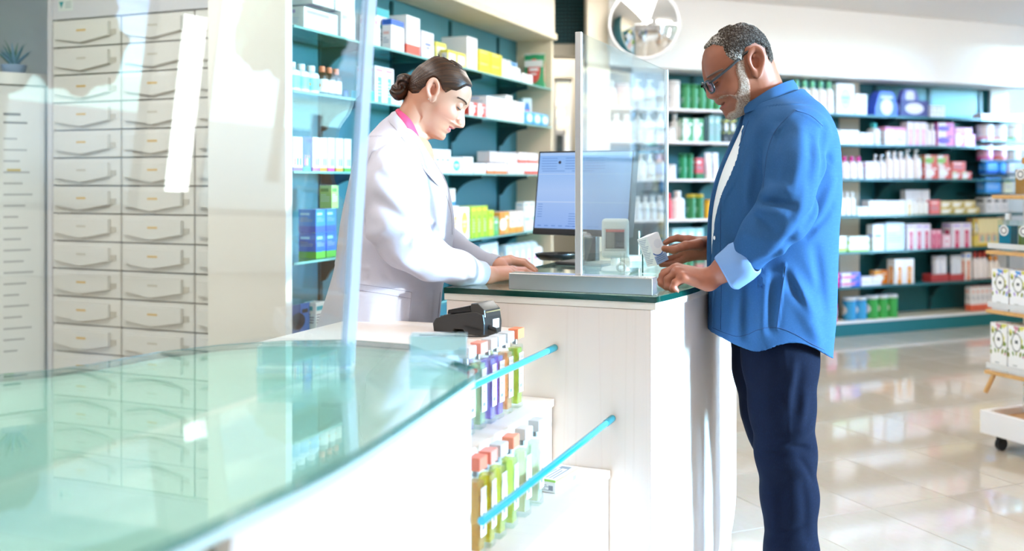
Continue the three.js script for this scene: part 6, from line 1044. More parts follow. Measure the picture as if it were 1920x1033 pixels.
  for (const sd of [1, -1]) {
    const pts = rim(sd), c = new THREE.CatmullRomCurve3(pts, true); add('rim', new THREE.TubeGeometry(c, 56, 0.0029, 8, true), fm, null, gl);
    const lens = new THREE.BufferGeometry(), pos = [], idx = [], ce = pts.reduce((a, b) => a.add(b), V(0, 0, 0)).multiplyScalar(1 / pts.length); pos.push(ce.x, ce.y, ce.z); pts.forEach((p) => pos.push(p.x, p.y, p.z)); for (let i = 0; i < pts.length; i++) idx.push(0, 1 + i, 1 + (i + 1) % pts.length);
    lens.setAttribute('position', new THREE.Float32BufferAttribute(pos, 3)); lens.setAttribute('uv', new THREE.Float32BufferAttribute(new Float32Array(pos.length / 3 * 2), 2)); lens.setIndex(idx); lens.computeVertexNormals(); add('lens', lens, new THREE.MeshPhysicalMaterial({ color: 0xe9e6f2, roughness: 0, transmission: 1, thickness: 0, ior: 1.5, side: THREE.DoubleSide }), null, gl);
    const hinge = H.toW(lu - 0.006, lv + 0.011, sd * 0.0585), earTop = H.toW(...(() => { const [a, b] = H.loc(1393, 103); return [a, b]; })(), sd * 0.0775), behind = H.toW(...H.loc(1412, 112), sd * 0.078), end = H.toW(...H.loc(1420, 128), sd * 0.074), mid = hinge.clone().lerp(earTop, 0.45); mid.z += sd * 0.008;
    const tc = new THREE.CatmullRomCurve3([H.toW(lu - 0.001, lv + 0.011, sd * 0.057), hinge.clone().add(V(0, 0, sd * 0.003)), mid, earTop, behind, end]); const tg = new THREE.TubeGeometry(tc, 50, 0.0041, 8); add('temple_arm', tg, M('#25292c', 0.4), null, gl);
  }
  add('bridge', tube([H.toW(lu, lv + 0.006, 0.0085), H.toW(lu + 0.004, lv + 0.009, 0), H.toW(lu, lv + 0.006, -0.0085)], 0.002, 12, 6), fm, null, gl);
  // jeans
  const nearLeg = [Q(1462, 610, 2.80, 0.118), Q(1463, 680, 2.785, 0.1), Q(1466, 760, 2.775, 0.086), Q(1473, 850, 2.77, 0.079), Q(1480, 930, 2.77, 0.074), Q(1484, 1040, 2.775, 0.07), Q(1487, 1130, 2.78, 0.069)];
  const farLeg = [Q(1442, 610, 2.94, 0.118), Q(1440, 690, 2.955, 0.098), Q(1446, 770, 2.965, 0.084), Q(1454, 808, 2.97, 0.077), Q(1472, 870, 2.975, 0.068), Q(1480, 960, 2.98, 0.066), Q(1487, 1110, 2.985, 0.066)];
  const jean0 = (p) => smin(chain(p, nearLeg, 0.03), chain(p, farLeg, 0.03), 0.025);
  const jf = foldsAt(jean0, 2.3, [[1482, 824, 1519, 803, 0.012, 0.016], [1486, 838, 1522, 845, -0.012, 0.012], [1424, 856, 1482, 838, -0.009, 0.014], [1428, 858, 1516, 884, 0.009, 0.02], [1440, 845, 1500, 820, 0.006, 0.018], [1500, 690, 1490, 770, -0.009, 0.016], [1490, 680, 1482, 760, 0.008, 0.014], [1512, 740, 1500, 800, 0.008, 0.014], [1500, 860, 1524, 900, -0.007, 0.012], [1505, 900, 1512, 1010, -0.005, 0.014], [1440, 900, 1450, 1010, 0.006, 0.02], [1470, 900, 1462, 1000, -0.006, 0.018], [1400, 740, 1430, 820, 0.005, 0.02], [1415, 700, 1440, 680, -0.005, 0.016], [1471, 648, 1482, 830, 0.0022, 0.005], [1436, 1000, 1500, 990, -0.008, 0.014], [1440, 1020, 1510, 1024, 0.007, 0.012]]);
  const floorCut = 0.03;
  const jeanF = (p) => Math.max(jean0(p) - jf(p) - 0.002 * noise.noise(p.x * 14, p.y * 9, p.z * 14), floorCut - p.y, p.y - 0.98);
  const denim = tex('denim', 256, 256, (g, w, h) => { g.fillStyle = '#0c1222'; g.fillRect(0, 0, w, h); for (let i = 0; i < 5200; i++) { g.globalAlpha = rr(0.04, 0.22); g.fillStyle = rnd() > 0.5 ? '#1d2b48' : '#050912'; g.fillRect(rr(0, w), rr(0, h), 1, rr(2, 9)); } g.globalAlpha = 1; }, [6, 6]);
  add('jeans', netMesh(jeanF, V(0.56, 0.02, -3.12), V(1.0, 0.99, -2.62), 0.0065), texM(denim, 0.9, { specularIntensity: 0.15 }), 'dark blue jeans');
  for (const [x, z, n] of [[0.78, -2.77, 1], [0.8, -2.985, 2]]) add('shoe', new THREE.SphereGeometry(1, 24, 16).scale(0.15, 0.075, 0.055).translate(x - 0.05, 0.032, z).toNonIndexed(), M('#2a2420', 0.5)).geometry.computeBoundingBox();
  // t-shirt and shirt
  const px = (x) => (x - CX) / F * D0, py = (y) => EYE + (HY - y) / F * D0;
  const torso = table([[150, 1425, 1486, 0.05], [165, 1412, 1502, 0.072], [185, 1403, 1520, 0.105], [205, 1397, 1537, 0.155], [240, 1387, 1553, 0.205], [280, 1369, 1563, 0.22], [320, 1352, 1566, 0.222], [360, 1340, 1566, 0.22], [400, 1333, 1565, 0.218], [440, 1331, 1563, 0.218], [480, 1331, 1561, 0.218], [540, 1332, 1558, 0.22], [600, 1332, 1554, 0.222], [640, 1332, 1551, 0.222], [690, 1332, 1548, 0.222]].map(([y, a, b, c]) => [py(y), px(a), px(b), c]).reverse());
  const torsoF = (p) => { const [a, b, c] = torso(p.y), cx = (a + b) / 2, rx = (b - a) / 2, x = Math.abs(p.x - cx) / rx, z = Math.abs(p.z + D0) / c, k = Math.pow(Math.pow(x, 2.25) + Math.pow(z, 2.25), 1 / 2.25); return (k - 1) * Math.min(rx, c) * (k > 1 ? 0.95 : 0.9) * (p.y > py(205) ? 0.7 : 1); };
  const sleeveN = [Q(1484, 256, 2.685, 0.08), Q(1489, 310, 2.635, 0.077), Q(1478, 385, 2.605, 0.07), Q(1462, 412, 2.605, 0.066), Q(1432, 440, 2.625, 0.058), Q(1398, 482, 2.66, 0.049)];
  const sleeveFar = [Q(1470, 252, 3.055, 0.08), Q(1460, 320, 3.11, 0.075), Q(1435, 395, 3.125, 0.068), Q(1405, 425, 3.10, 0.058), Q(1375, 443, 3.065, 0.05)];
  const armN = (p) => chain(p, sleeveN, 0.03), armF = (p) => chain(p, sleeveFar, 0.03);
  const shirt0 = (p) => { const T = torsoF(p), a = armN(p), up = smooth(py(330), py(240), p.y); return smin(smin(T, a, lerp(0.012, 0.06, up)), armF(p), lerp(0.012, 0.06, up)); };
  const shirtFolds = foldsAt(shirt0, 2.3, [
    [1430, 364, 1470, 354, 0.013, 0.013], [1428, 378, 1484, 386, -0.011, 0.011], [1424, 394, 1470, 402, 0.009, 0.012], [1420, 408, 1450, 428, -0.007, 0.011], [1400, 436, 1440, 452, 0.006, 0.012],
    [1466, 232, 1442, 330, -0.009, 0.016], [1455, 240, 1436, 345, 0.007, 0.012], [1500, 246, 1486, 360, 0.010, 0.02], [1520, 262, 1504, 370, -0.008, 0.016], [1516, 300, 1496, 410, 0.007, 0.014], [1480, 260, 1464, 340, 0.006, 0.014], [1488, 410, 1440, 470, 0.006, 0.016], [1498, 424, 1450, 480, -0.005, 0.012],
    [1545, 240, 1540, 330, -0.01, 0.014], [1555, 300, 1510, 420, -0.014, 0.016], [1562, 340, 1530, 420, 0.010, 0.018], [1560, 390, 1512, 440, -0.009, 0.014],
    [1424, 262, 1412, 380, -0.009, 0.018], [1408, 270, 1394, 400, 0.007, 0.02], [1386, 300, 1376, 420, -0.005, 0.02], [1400, 230, 1420, 300, 0.005, 0.014],
    [1484, 455, 1530, 548, -0.014, 0.018], [1470, 470, 1520, 590, 0.010, 0.02], [1476, 516, 1520, 600, -0.010, 0.016], [1530, 470, 1548, 580, -0.008, 0.018], [1500, 560, 1535, 640, 0.008, 0.02],
    [1366, 530, 1356, 628, -0.009, 0.016], [1385, 535, 1380, 634, 0.008, 0.018], [1404, 540, 1402, 632, -0.008, 0.016], [1436, 520, 1430, 622, 0.008, 0.022], [1450, 510, 1442, 618, -0.007, 0.018], [1412, 500, 1470, 470, -0.006, 0.014], [1345, 500, 1348, 610, -0.004, 0.014],
    [1472, 495, 1456, 616, 0.003, 0.005], [1493, 208, 1451, 250, 0.0035, 0.006], [1451, 250, 1434, 312, 0.0035, 0.006], [1434, 312, 1431, 352, 0.003, 0.006], [1493, 208, 1542, 238, 0.0035, 0.006]]);
  const placket = table([[225, 0.02], [240, 0.035], [281, 0.085], [330, 0.092], [380, 0.066], [430, 0.05], [470, 0.035], [520, 0.012], [560, 0.004], [690, 0.004]].map(([y, g]) => [py(y), g]).reverse());
  const hem = table([[1320, 618], [1333, 621], [1360, 631], [1383, 637], [1399, 634], [1425, 623], [1456, 620], [1488, 631], [1519, 649], [1552, 665], [1570, 668]].map(([x, y]) => [px(x), py(y)]));
  const cutA = P(1398, 482, 2.66), cutN = P(1372, 504, 2.68).sub(P(1432, 440, 2.625)).normalize(), neckHole = (p) => cone(p, P(1416, 130, D0), P(1452, 215, D0), 0.064, 0.07);
  const shirtF = (p) => {
    let d = shirt0(p) - 1.35 * shirtFolds(p) - 0.003 * noise.noise(p.x * 11, p.y * 7, p.z * 11);
    const w = p.z + D0, [a, b] = torso(p.y);
    const edge = (w - placket(p.y)[0]); d -= 0.0028 * smooth(0.034, 0.031, edge) * smooth(-0.004, 0, edge) * (p.x < (a + b) / 2);   // the placket band is a little proud
    if (p.x < (a + b) / 2 && p.y > py(590)) d = smax(d, -Math.max(edge, -0.03 - w, -0.02 - torsoF(p)), 0.003);
    d = Math.max(d, -neckHole(p));
    d = Math.max(d, (hem(p.x)[0] - p.y) * 0.85);
    d = Math.max(d, p.y - py(lerp(202, 170, clamp((p.x - px(1400)) / (px(1490) - px(1400))))));
    const s = (p.x - cutA.x) * cutN.x + (p.y - cutA.y) * cutN.y + (p.z - cutA.z) * cutN.z; if (s > -0.01 && armN(p) < 0.04 && torsoF(p) > 0.004) d = Math.max(d, s);
    return d;
  };
  const cloth = tex('chambray', 256, 256, (g, w, h) => { g.fillStyle = '#2d527c'; g.fillRect(0, 0, w, h); for (let i = 0; i < 6000; i++) { g.globalAlpha = rr(0.03, 0.14); g.fillStyle = rnd() > 0.5 ? '#4c76a4' : '#1d3554'; if (rnd() > 0.5) g.fillRect(rr(0, w), rr(0, h), 1, rr(2, 8)); else g.fillRect(rr(0, w), rr(0, h), rr(2, 8), 1); } g.globalAlpha = 1; }, [6, 6]);
  const blue = texM(cloth, 0.85, { specularIntensity: 0.2 }), blueDS = texM(cloth, 0.85, { side: THREE.DoubleSide, specularIntensity: 0.2 });
  const sm = add('shirt', netMesh(shirtF, V(0.52, 0.78, -3.24), V(0.97, 1.62, -2.48), 0.0055), blue, 'open blue button-down shirt with rolled sleeves');
  const teeF = (p) => { const [a, b] = torso(p.y), w = p.z + D0; return Math.max(torsoF(p) + 0.009, w - placket(p.y)[0] - 0.03, -0.07 - w, p.x - (a + b) / 2 + 0.04, py(600) - p.y, p.y - py(198), -cone(p, P(1416, 130, D0), P(1452, 215, D0), 0.05, 0.055)); };
  add('t_shirt', netMesh(teeF, V(0.52, 0.88, -2.98), V(0.72, 1.5, -2.7), 0.005), M('#f3f1f2', 0.8), 'white t-shirt');
  // collar
  puffCentre = P(1440, 200, D0);
  const C = (x, y, w) => P(x, y, D0 - w);
  const topC = [C(1399, 196, -0.03), C(1416, 186, -0.062), C(1444, 168, -0.074), C(1472, 155, -0.05), C(1486, 151, 0), C(1472, 155, 0.05), C(1444, 168, 0.074), C(1416, 186, 0.062), C(1399, 196, 0.03)];
  const botC = [C(1396, 214, -0.035), C(1420, 203, -0.085), C(1450, 189, -0.1), C(1484, 177, -0.065), C(1496, 172, 0), C(1486, 177, 0.065), C(1452, 191, 0.1), C(1424, 203, 0.082), C(1397, 213, 0.045)];
  const inC = [C(1402, 208, -0.02), C(1418, 200, -0.05), C(1445, 185, -0.064), C(1468, 174, -0.045), C(1480, 171, 0), C(1468, 174, 0.045), C(1445, 185, 0.064), C(1418, 200, 0.05), C(1402, 208, 0.02)];
  const cm = sheet2('collar', loftRows(topC, botC, 72, 6, 0.003).map((r) => r.map((p) => p.sub(base))), blueDS, sm);
  sheet2('collar_stand', loftRows(topC, inC, 60, 3, 0).map((r) => r.map((p) => p.sub(base))), blueDS, sm);
  // rolled cuff
  { const a = P(1394, 488, 2.66), b = P(1369, 505, 2.678), ax = b.clone().sub(a), L = ax.length() + 0.012, q = new THREE.Quaternion().setFromUnitVectors(V(0, 1, 0), ax.clone().normalize());
    const g = lathe([[0.046, -0.022], [0.0535, -0.02], [0.0575, 0.004], [0.0555, L * 0.5], [0.0545, L - 0.006], [0.051, L], [0.046, L - 0.003], [0.045, L * 0.5], [0.045, -0.02], [0.046, -0.022]], 48), gp = g.attributes.position;
    for (let i = 0; i < gp.count; i++) { const an = Math.atan2(gp.getZ(i), gp.getX(i)), k = 1 + 0.03 * Math.sin(an * 3 + gp.getY(i) * 60) + 0.02 * Math.sin(an * 7); gp.setX(i, gp.getX(i) * k); gp.setZ(i, gp.getZ(i) * k * 0.96); gp.setY(i, gp.getY(i) + 0.006 * Math.sin(an * 2 + 1)); }
    g.computeVertexNormals(); g.applyQuaternion(q); g.translate(a.x, a.y, a.z); add('rolled_cuff', g, M('#6d8fbd', 0.8, { side: THREE.DoubleSide }), 'paler rolled cuff', sm); }
  const thread = M('#1f406a', 0.9);
  [[[1404, 226], [1385, 275], [1362, 330], [1353, 362], [1351, 440], [1352, 540], [1351, 618]], [[1492, 207], [1470, 226], [1451, 250], [1438, 290], [1433, 330], [1431, 352]], [[1492, 207], [1520, 217], [1543, 236]], [[1473, 500], [1464, 560], [1457, 613]], [[1336, 615], [1360, 625], [1383, 631], [1399, 628], [1425, 617], [1456, 614], [1488, 625], [1519, 643], [1546, 656]]].forEach((q) => add('seam', seam(q, shirtF, 2.4, 0.0011), thread, null, sm));
  for (const [x, y] of [[1393, 239], [1343, 385], [1340, 446], [1341, 520]]) { const h = hit(x, y, shirtF, 2.4), e = 0.002, n = V(shirtF(h.clone().add(V(e, 0, 0))) - shirtF(h.clone().add(V(-e, 0, 0))), shirtF(h.clone().add(V(0, e, 0))) - shirtF(h.clone().add(V(0, -e, 0))), shirtF(h.clone().add(V(0, 0, e))) - shirtF(h.clone().add(V(0, 0, -e)))).normalize(); const g = lathe([[0, 0], [0.0055, 0], [0.006, 0.0012], [0.005, 0.0024], [0.0035, 0.002], [0, 0.002]], 20); g.applyQuaternion(new THREE.Quaternion().setFromUnitVectors(V(0, 1, 0), n)); g.translate(h.x, h.y, h.z); add('button', g, M('#eef0f4', 0.3), 'white button', sm); }
}
{ // the carton in his far hand
  const c = P(1234, 466, 2.985), t = thing('held_carton', 'small white printed medicine carton held up in the customer\'s hand', 'carton', [c.x, c.y - 0.045, c.z], 0);
  t.rotation.set(0, 0.62, 0.36, 'ZYX');
  const side = tex('heldside', 64, 128, (g) => { g.fillStyle = '#f1f2f7'; g.fillRect(0, 0, 64, 128); g.fillStyle = '#aab4cc'; for (let i = 0; i < 15; i++) g.fillRect(8, 10 + i * 7.4, 44 - (i % 4) * 6, 3); });
  const front = tex('heldfront', 64, 128, (g) => { g.fillStyle = '#eef0f5'; g.fillRect(0, 0, 64, 128); g.fillStyle = '#dfe3ec'; g.beginPath(); g.arc(40, 44, 20, 0, 7); g.fill(); g.fillStyle = '#9db6de'; g.fillRect(0, 92, 64, 36); g.strokeStyle = '#4a6fb4'; g.lineWidth = 5; g.beginPath(); g.arc(30, 58, 34, 0.4, 2.6); g.stroke(); g.fillStyle = '#6f83ad'; for (let i = 0; i < 3; i++) g.fillRect(8, 98 + i * 8, 44, 3); });
  const wm = M('#f4f4f6', 0.5), g = new THREE.BoxGeometry(0.05, 0.088, 0.045); g.translate(0, 0.045, 0);
  const m = new THREE.Mesh(g, [texM(front, 0.4), texM(side, 0.4), wm, wm, texM(front, 0.4), wm]); m.name = 'box'; t.add(m);
  mesh('tuck_flap', rbox(0.048, 0.0012, 0.02, 0, 0.0897, 0.01, 0.0004), wm, t);
}
// ---------------------------------------------------------------- the pharmacist
{
  const D0 = 3.0, t = thing('person', 'smiling pharmacist with dark hair bun and white coat, both hands on the till counter', 'person', [-0.38, 0, -3.0]);
  const base = t.position.clone(), add = (name, geo, mat, label, parent) => { geo.translate(-base.x, -base.y, -base.z); return mesh(name, geo, mat, parent ?? t, label); };
  const H = headField({
    cx: 822, cy: 175, D: D0, tilt: 0.558, s: 1,
    front: [[852, 119], [868, 134], [878, 150], [882.5, 163], [884.5, 173], [884, 182], [881, 191], [877, 199], [871.5, 206], [870.2, 213], [869.8, 220], [869.8, 227], [869, 233.5], [865.5, 238.5], [857.5, 238.5], [852.5, 238], [851, 240.5], [845.5, 242.5], [842, 247.5], [836, 250.5], [834.5, 256], [829, 261.5], [820, 263]],
    base: [[852, 119], [868, 134], [878, 150], [882.5, 163], [884, 173], [883, 182], [878, 191], [871, 200], [864, 210], [858, 220], [852, 229], [846, 236], [841, 243], [836, 250], [829, 257.5], [821, 262]],
    back: [[852, 119], [836, 111], [820, 110], [806, 115], [789, 126], [777, 139], [771, 152], [768, 167], [773, 184], [786, 206], [797, 230]],
    half: [[0, 0.016], [0.06, 0.03], [0.14, 0.042], [0.27, 0.053], [0.4, 0.061], [0.52, 0.067], [0.65, 0.07], [0.78, 0.068], [0.88, 0.057], [0.95, 0.038], [1, 0.006]],
    eye: { at: [861, 200] }, nose: { at: [869, 233.5], bridge: 0.0075, wide: 0.0125, cheek: 0.006, mouthAt: [846, 242.5] }, ear: [815, 172], earSize: 0.97, earLean: 0.42,
  });
  const Q = (x, y, d, r) => [P(x, y, d), r], cC = P(752, 290, D0);
  const headF = (p) => smin(smin(H.face(p), cone(p, P(796, 182, D0), P(763, 245, D0), 0.049, 0.052), 0.022), ell(p.x - cC.x, p.y - cC.y, p.z - cC.z, 0.075, 0.075, 0.13), 0.04);
  const skin = lin('#cf957a'), rose = lin('#e08a74'), lipc = lin('#cf6a6a'), shade = lin('#b9785c');
  const skinCol = (p) => {
    const [u, v, w] = H.toL(p); let c = mix3(skin, shade, 0.06 + 0.06 * noise.noise(p.x * 50, p.y * 50, p.z * 50));
    const cw = Math.abs(w) - 0.042; c = mix3(c, rose, 0.5 * Math.exp(-(cw * cw + (v - H.E[1] + 0.036) ** 2) / 0.0006) * (u > 0.02) + 0.4 * Math.exp(-((u - H.Ns[0]) ** 2 + (v - H.Ns[1]) ** 2) / 0.0003) + 0.45 * Math.exp(-((u - H.Er[0]) ** 2 + (v - H.Er[1]) ** 2) / 0.0004));
    if (Math.abs(v - H.mv + 0.001) < 0.0085 && u > 0.04 && Math.abs(w) < 0.023) c = mix3(c, lipc, 0.8);
    return c;
  };
  const parts = [netMesh(headF, V(-0.36, 1.36, -3.17), V(-0.1, 1.69, -2.83), 0.0026, { colour: skinCol })];
  const handCol = (p) => mix3(mix3(skin, rose, 0.22 + 0.2 * noise.noise(p.x * 30, p.y * 30, p.z * 30)), shade, 0.08);
  const nearHand = [
    [Q(961, 506, 3.03, 0.0115), Q(983, 506, 3.10, 0.0092), Q(993, 511, 3.13, 0.008), Q(1000, 514, 3.145, 0.007)],
    [Q(960, 508, 3.0, 0.0118), Q(984, 508, 3.06, 0.0094), Q(994, 513, 3.09, 0.008), Q(1002, 517, 3.10, 0.007)],
    [Q(958, 512, 2.97, 0.0112), Q(979, 513, 3.02, 0.009), Q(989, 518, 3.045, 0.0077), Q(996, 521, 3.05, 0.0067)],
    [Q(954, 516, 2.945, 0.01), Q(970, 519, 2.975, 0.0082), Q(978, 522, 2.99, 0.007), Q(985, 524, 3.0, 0.0062)]];
  const wristN = [P(914, 512, 2.895), P(914, 514, 2.885), P(914, 516, 2.875), P(914, 518.5, 2.868)], thumbN = [Q(925, 518, 2.94, 0.0125), Q(945, 517, 3.0, 0.0102), Q(960, 518, 3.03, 0.0088), Q(971, 519, 3.05, 0.0076)];
  const hn = handField(wristN, 0.0165, nearHand, thumbN, [0.012, 0.0128, 0.0125, 0.0115]);
  parts.push(netMesh((p) => smin(hn(p), chain(p, [Q(915, 515, 2.882, 0.0215), Q(895, 511, 2.855, 0.025), Q(850, 498, 2.8, 0.032)]), 0.015), V(-0.2, 0.985, -3.19), V(0.085, 1.07, -2.77), 0.003, { colour: handCol }));
  const farHand = [
    [Q(957, 489, 3.13, 0.0116), Q(981, 493, 3.15, 0.0094), Q(994, 503, 3.158, 0.008), Q(1002, 509, 3.16, 0.007)],
    [Q(957, 486, 3.16, 0.0118), Q(983, 490, 3.18, 0.0094), Q(997, 500, 3.188, 0.008), Q(1005, 507, 3.19, 0.007)],
    [Q(955, 487, 3.185, 0.0112), Q(980, 491, 3.205, 0.009), Q(993, 501, 3.212, 0.0077), Q(1000, 507, 3.215, 0.0067)],
    [Q(953, 490, 3.21, 0.01), Q(972, 495, 3.225, 0.0082), Q(983, 503, 3.23, 0.007), Q(990, 507, 3.23, 0.0062)]];
  const wristF = [P(931, 498, 3.075), P(931, 497, 3.085), P(931, 497, 3.095), P(931, 498, 3.105)], thumbF = [Q(940, 500, 3.085, 0.0125), Q(955, 506, 3.085, 0.0102), Q(968, 511, 3.09, 0.0088), Q(977, 514, 3.095, 0.0076)];
  const hf = handField(wristF, 0.0165, farHand, thumbF, [0.012, 0.0128, 0.0125, 0.0115]);
  parts.push(netMesh((p) => smin(hf(p), chain(p, [Q(931, 498, 3.09, 0.0215), Q(917, 493.5, 3.1, 0.0215)]), 0.015), V(-0.12, 0.985, -3.3), V(0.1, 1.1, -3.02), 0.003, { colour: handCol }));
  const bodyF = (p) => Math.min(chain(p, [Q(752, 300, D0, 0.1), Q(745, 420, D0, 0.1), Q(735, 520, D0, 0.1), Q(715, 640, D0, 0.11)]), chain(p, [Q(722, 640, 2.92, 0.075), Q(722, 850, 2.92, 0.05), Q(722, 1110, 2.92, 0.035)]), chain(p, [Q(715, 640, 3.08, 0.075), Q(715, 850, 3.08, 0.05), Q(715, 1080, 3.08, 0.035)]),
    chain(p, [Q(722, 290, 2.84, 0.04), Q(748, 440, 2.74, 0.032), Q(860, 500, 2.81, 0.03)]), chain(p, [Q(735, 290, 3.16, 0.04), Q(795, 440, 3.2, 0.03), Q(885, 483, 3.13, 0.02)]));
  parts.push(netMesh(bodyF, V(-0.6, 0.02, -3.3), V(-0.05, 1.45, -2.66), 0.016, { colour: () => skin }));
  add('body', mergeGeometries(parts), vcol(0.45));
  // hair drawn back into a bun
  const toPx = (p) => [CX + p.x / D0 * F, HY - (p.y - EYE) / D0 * F];
  const hairPoly = polyDist([[900, 164], [886.5, 166], [877, 165], [865, 172], [858, 175], [849, 173.5], [838.5, 179], [831.5, 172], [826, 159], [817.5, 152], [809, 155], [805, 164], [797, 170], [789.5, 180], [777, 182.5], [766, 185], [735, 192], [735, 85], [905, 85]]);
  const strand = (p) => { const [x, y] = toPx(p), w = p.z + D0, a = Math.atan2(y - 166, x - 750) * 1.0 + w * 5; return noise.noise(a * 26, w * 14, 3.3) * 0.6 + noise.noise(a * 70, w * 10, 9.1) * 0.4; };
  const hairF = (p) => { const [x, y] = toPx(p), m = hairPoly(x, y); if (m < -9) return 0.02; const [u, v, w] = H.toL(p); return H.skull(u, v, w) - lerp(-0.005, 0.0068, smooth(-2.5, 6, m)) - 0.0007 * strand(p); };
  const b1 = P(759, 151, D0), b2 = P(747, 172, D0 - 0.01), b3 = P(758, 175, D0 + 0.012), bt = P(770, 166, D0);
  const bunF = (p) => {
    const c = P(752, 163, D0), a = Math.atan2(p.y - c.y, p.x - c.x), r = Math.hypot(p.x - c.x, p.y - c.y);
    let d = ell(p.x - b1.x, p.y - b1.y, p.z - b1.z, 0.026, 0.021, 0.032); d = smin(d, ell(p.x - b2.x, p.y - b2.y, p.z - b2.z, 0.026, 0.026, 0.034), 0.006); d = smin(d, ell(p.x - b3.x, p.y - b3.y, p.z - b3.z, 0.022, 0.022, 0.03), 0.006); d = smin(d, cone(p, c, bt, 0.02, 0.018), 0.01);
    return d - 0.0014 * Math.sin(a * 3 + r * 420 + (p.z + D0) * 60) - 0.0008 * noise.noise(r * 700, a * 4, p.z * 30);
  };
  const hc = [lin('#180b05'), lin('#4a2813'), lin('#8f5a30')];
  const hairCol = (p) => { const k = clamp(0.45 + 0.9 * strand(p)), g = smooth(0.6, 1, k); return mix3(mix3(hc[0], hc[1], k), hc[2], g * 0.5); };
  const hm = vcol(0.36);
  const hair = add('hair', netMesh((p) => { const d = hairF(p); return d; }, V(-0.345, 1.51, -3.1), V(-0.105, 1.7, -2.9), 0.0024, { colour: hairCol }), hm, 'smooth dark brown hair drawn back');
  add('hair_bun', netMesh(bunF, V(-0.40, 1.5, -3.06), V(-0.28, 1.68, -2.94), 0.0026, { colour: (p) => { const c = P(752, 163, D0), a = Math.atan2(p.y - c.y, p.x - c.x), r = Math.hypot(p.x - c.x, p.y - c.y), k = clamp(0.4 + 0.5 * noise.noise(r * 500, a * 3, p.z * 40) + 0.35 * Math.sin(a * 3 + r * 420)); return mix3(hc[0], hc[1], k); } }), hm, 'coiled bun at the back of the head', hair);
  for (const sd of [1, -1]) {
const pt = [], br = []; for (let i = 0; i <= 10; i++) { const k = i / 10; pt.push(H.onSkin(H.E[0] - 0.004, sd * 0.031, H.E[1] - 0.0045 - 0.003 * Math.sin(k * 3.1), sd * (k * 2.1 - 0.75), 0.0004)); br.push(H.onSkin(0, sd * 0.006, H.E[1] + 0.0165 + 0.005 * Math.sin(k * 2.7), sd * (0.1 + k * 0.62), 0.0004)); }
    add('eyelash', tube(pt, 0.0015, 16, 6), M('#1a0e0a', 0.5)); add('eyebrow', tube(br, 0.0022, 16, 6), M('#4a2a1a', 0.8));
  }
  { const a = H.toW(H.Ns[0] - 0.036, H.mv - 0.0005, 0); const g = new THREE.SphereGeometry(1, 20, 10); g.scale(0.012, 0.0035, 0.017); g.applyQuaternion(new THREE.Quaternion().setFromRotationMatrix(new THREE.Matrix4().makeBasis(H.fw, H.up, V(0, 0, 1)))); g.translate(a.x, a.y, a.z); add('teeth', g, M('#f6f1ea', 0.25)); }
  { const e = H.toW(H.Er[0] + 0.004, H.Er[1] - 0.03, H.hw(H.Er[1])[0] + 0.006); add('earring', new THREE.SphereGeometry(0.0028, 12, 8).translate(e.x, e.y, e.z), M('#f0e6d8', 0.15, { metalness: 0.6 })); }
  // white coat
  const px = (x) => (x - CX) / F * D0, py = (y) => EYE + (HY - y) / F * D0;
  const torso = table([[205, 772, 743, 0.05], [215, 778, 733, 0.056], [228, 785, 717, 0.066], [240, 790, 706, 0.085], [256, 795, 692, 0.13], [275, 802, 680, 0.172], [300, 815, 668, 0.195], [340, 836, 657, 0.195], [380, 847, 648, 0.19], [420, 851, 640, 0.185], [460, 848, 634, 0.18], [500, 839, 629, 0.175], [540, 830, 618, 0.185], [580, 825, 606, 0.195], [640, 821, 588, 0.205], [720, 820, 570, 0.215], [820, 820, 552, 0.22]].map(([y, a, b, c]) => [py(y), px(a), px(b), c]).reverse());
  const torsoF = (p) => { const [a, b, c] = torso(p.y), cx = (a + b) / 2, rx = (a - b) / 2, x = Math.abs(p.x - cx) / rx, z = Math.abs(p.z + D0) / c, k = Math.pow(Math.pow(x, 2.2) + Math.pow(z, 2.2), 1 / 2.2); return (k - 1) * Math.min(rx, c) * 0.92 * (p.y > py(260) ? 0.7 : 1); };
  const armN = (p) => chain(p, [Q(722, 303, 2.845, 0.071), Q(728, 355, 2.79, 0.077), Q(744, 428, 2.745, 0.073), Q(762, 458, 2.745, 0.066), Q(805, 486, 2.77, 0.055), Q(860, 502, 2.82, 0.044), Q(900, 513, 2.868, 0.0345)], 0.03);
  const armF = (p) => chain(p, [Q(738, 300, 3.155, 0.071), Q(772, 380, 3.2, 0.07), Q(815, 440, 3.2, 0.056), Q(848, 464, 3.18, 0.047), Q(880, 482, 3.14, 0.036), Q(926, 497, 3.098, 0.031)], 0.03);
  const coat0 = (p) => { const up = smooth(py(360), py(280), p.y), k = lerp(0.014, 0.06, up); return smin(smin(torsoF(p), armN(p), k), armF(p), k); };
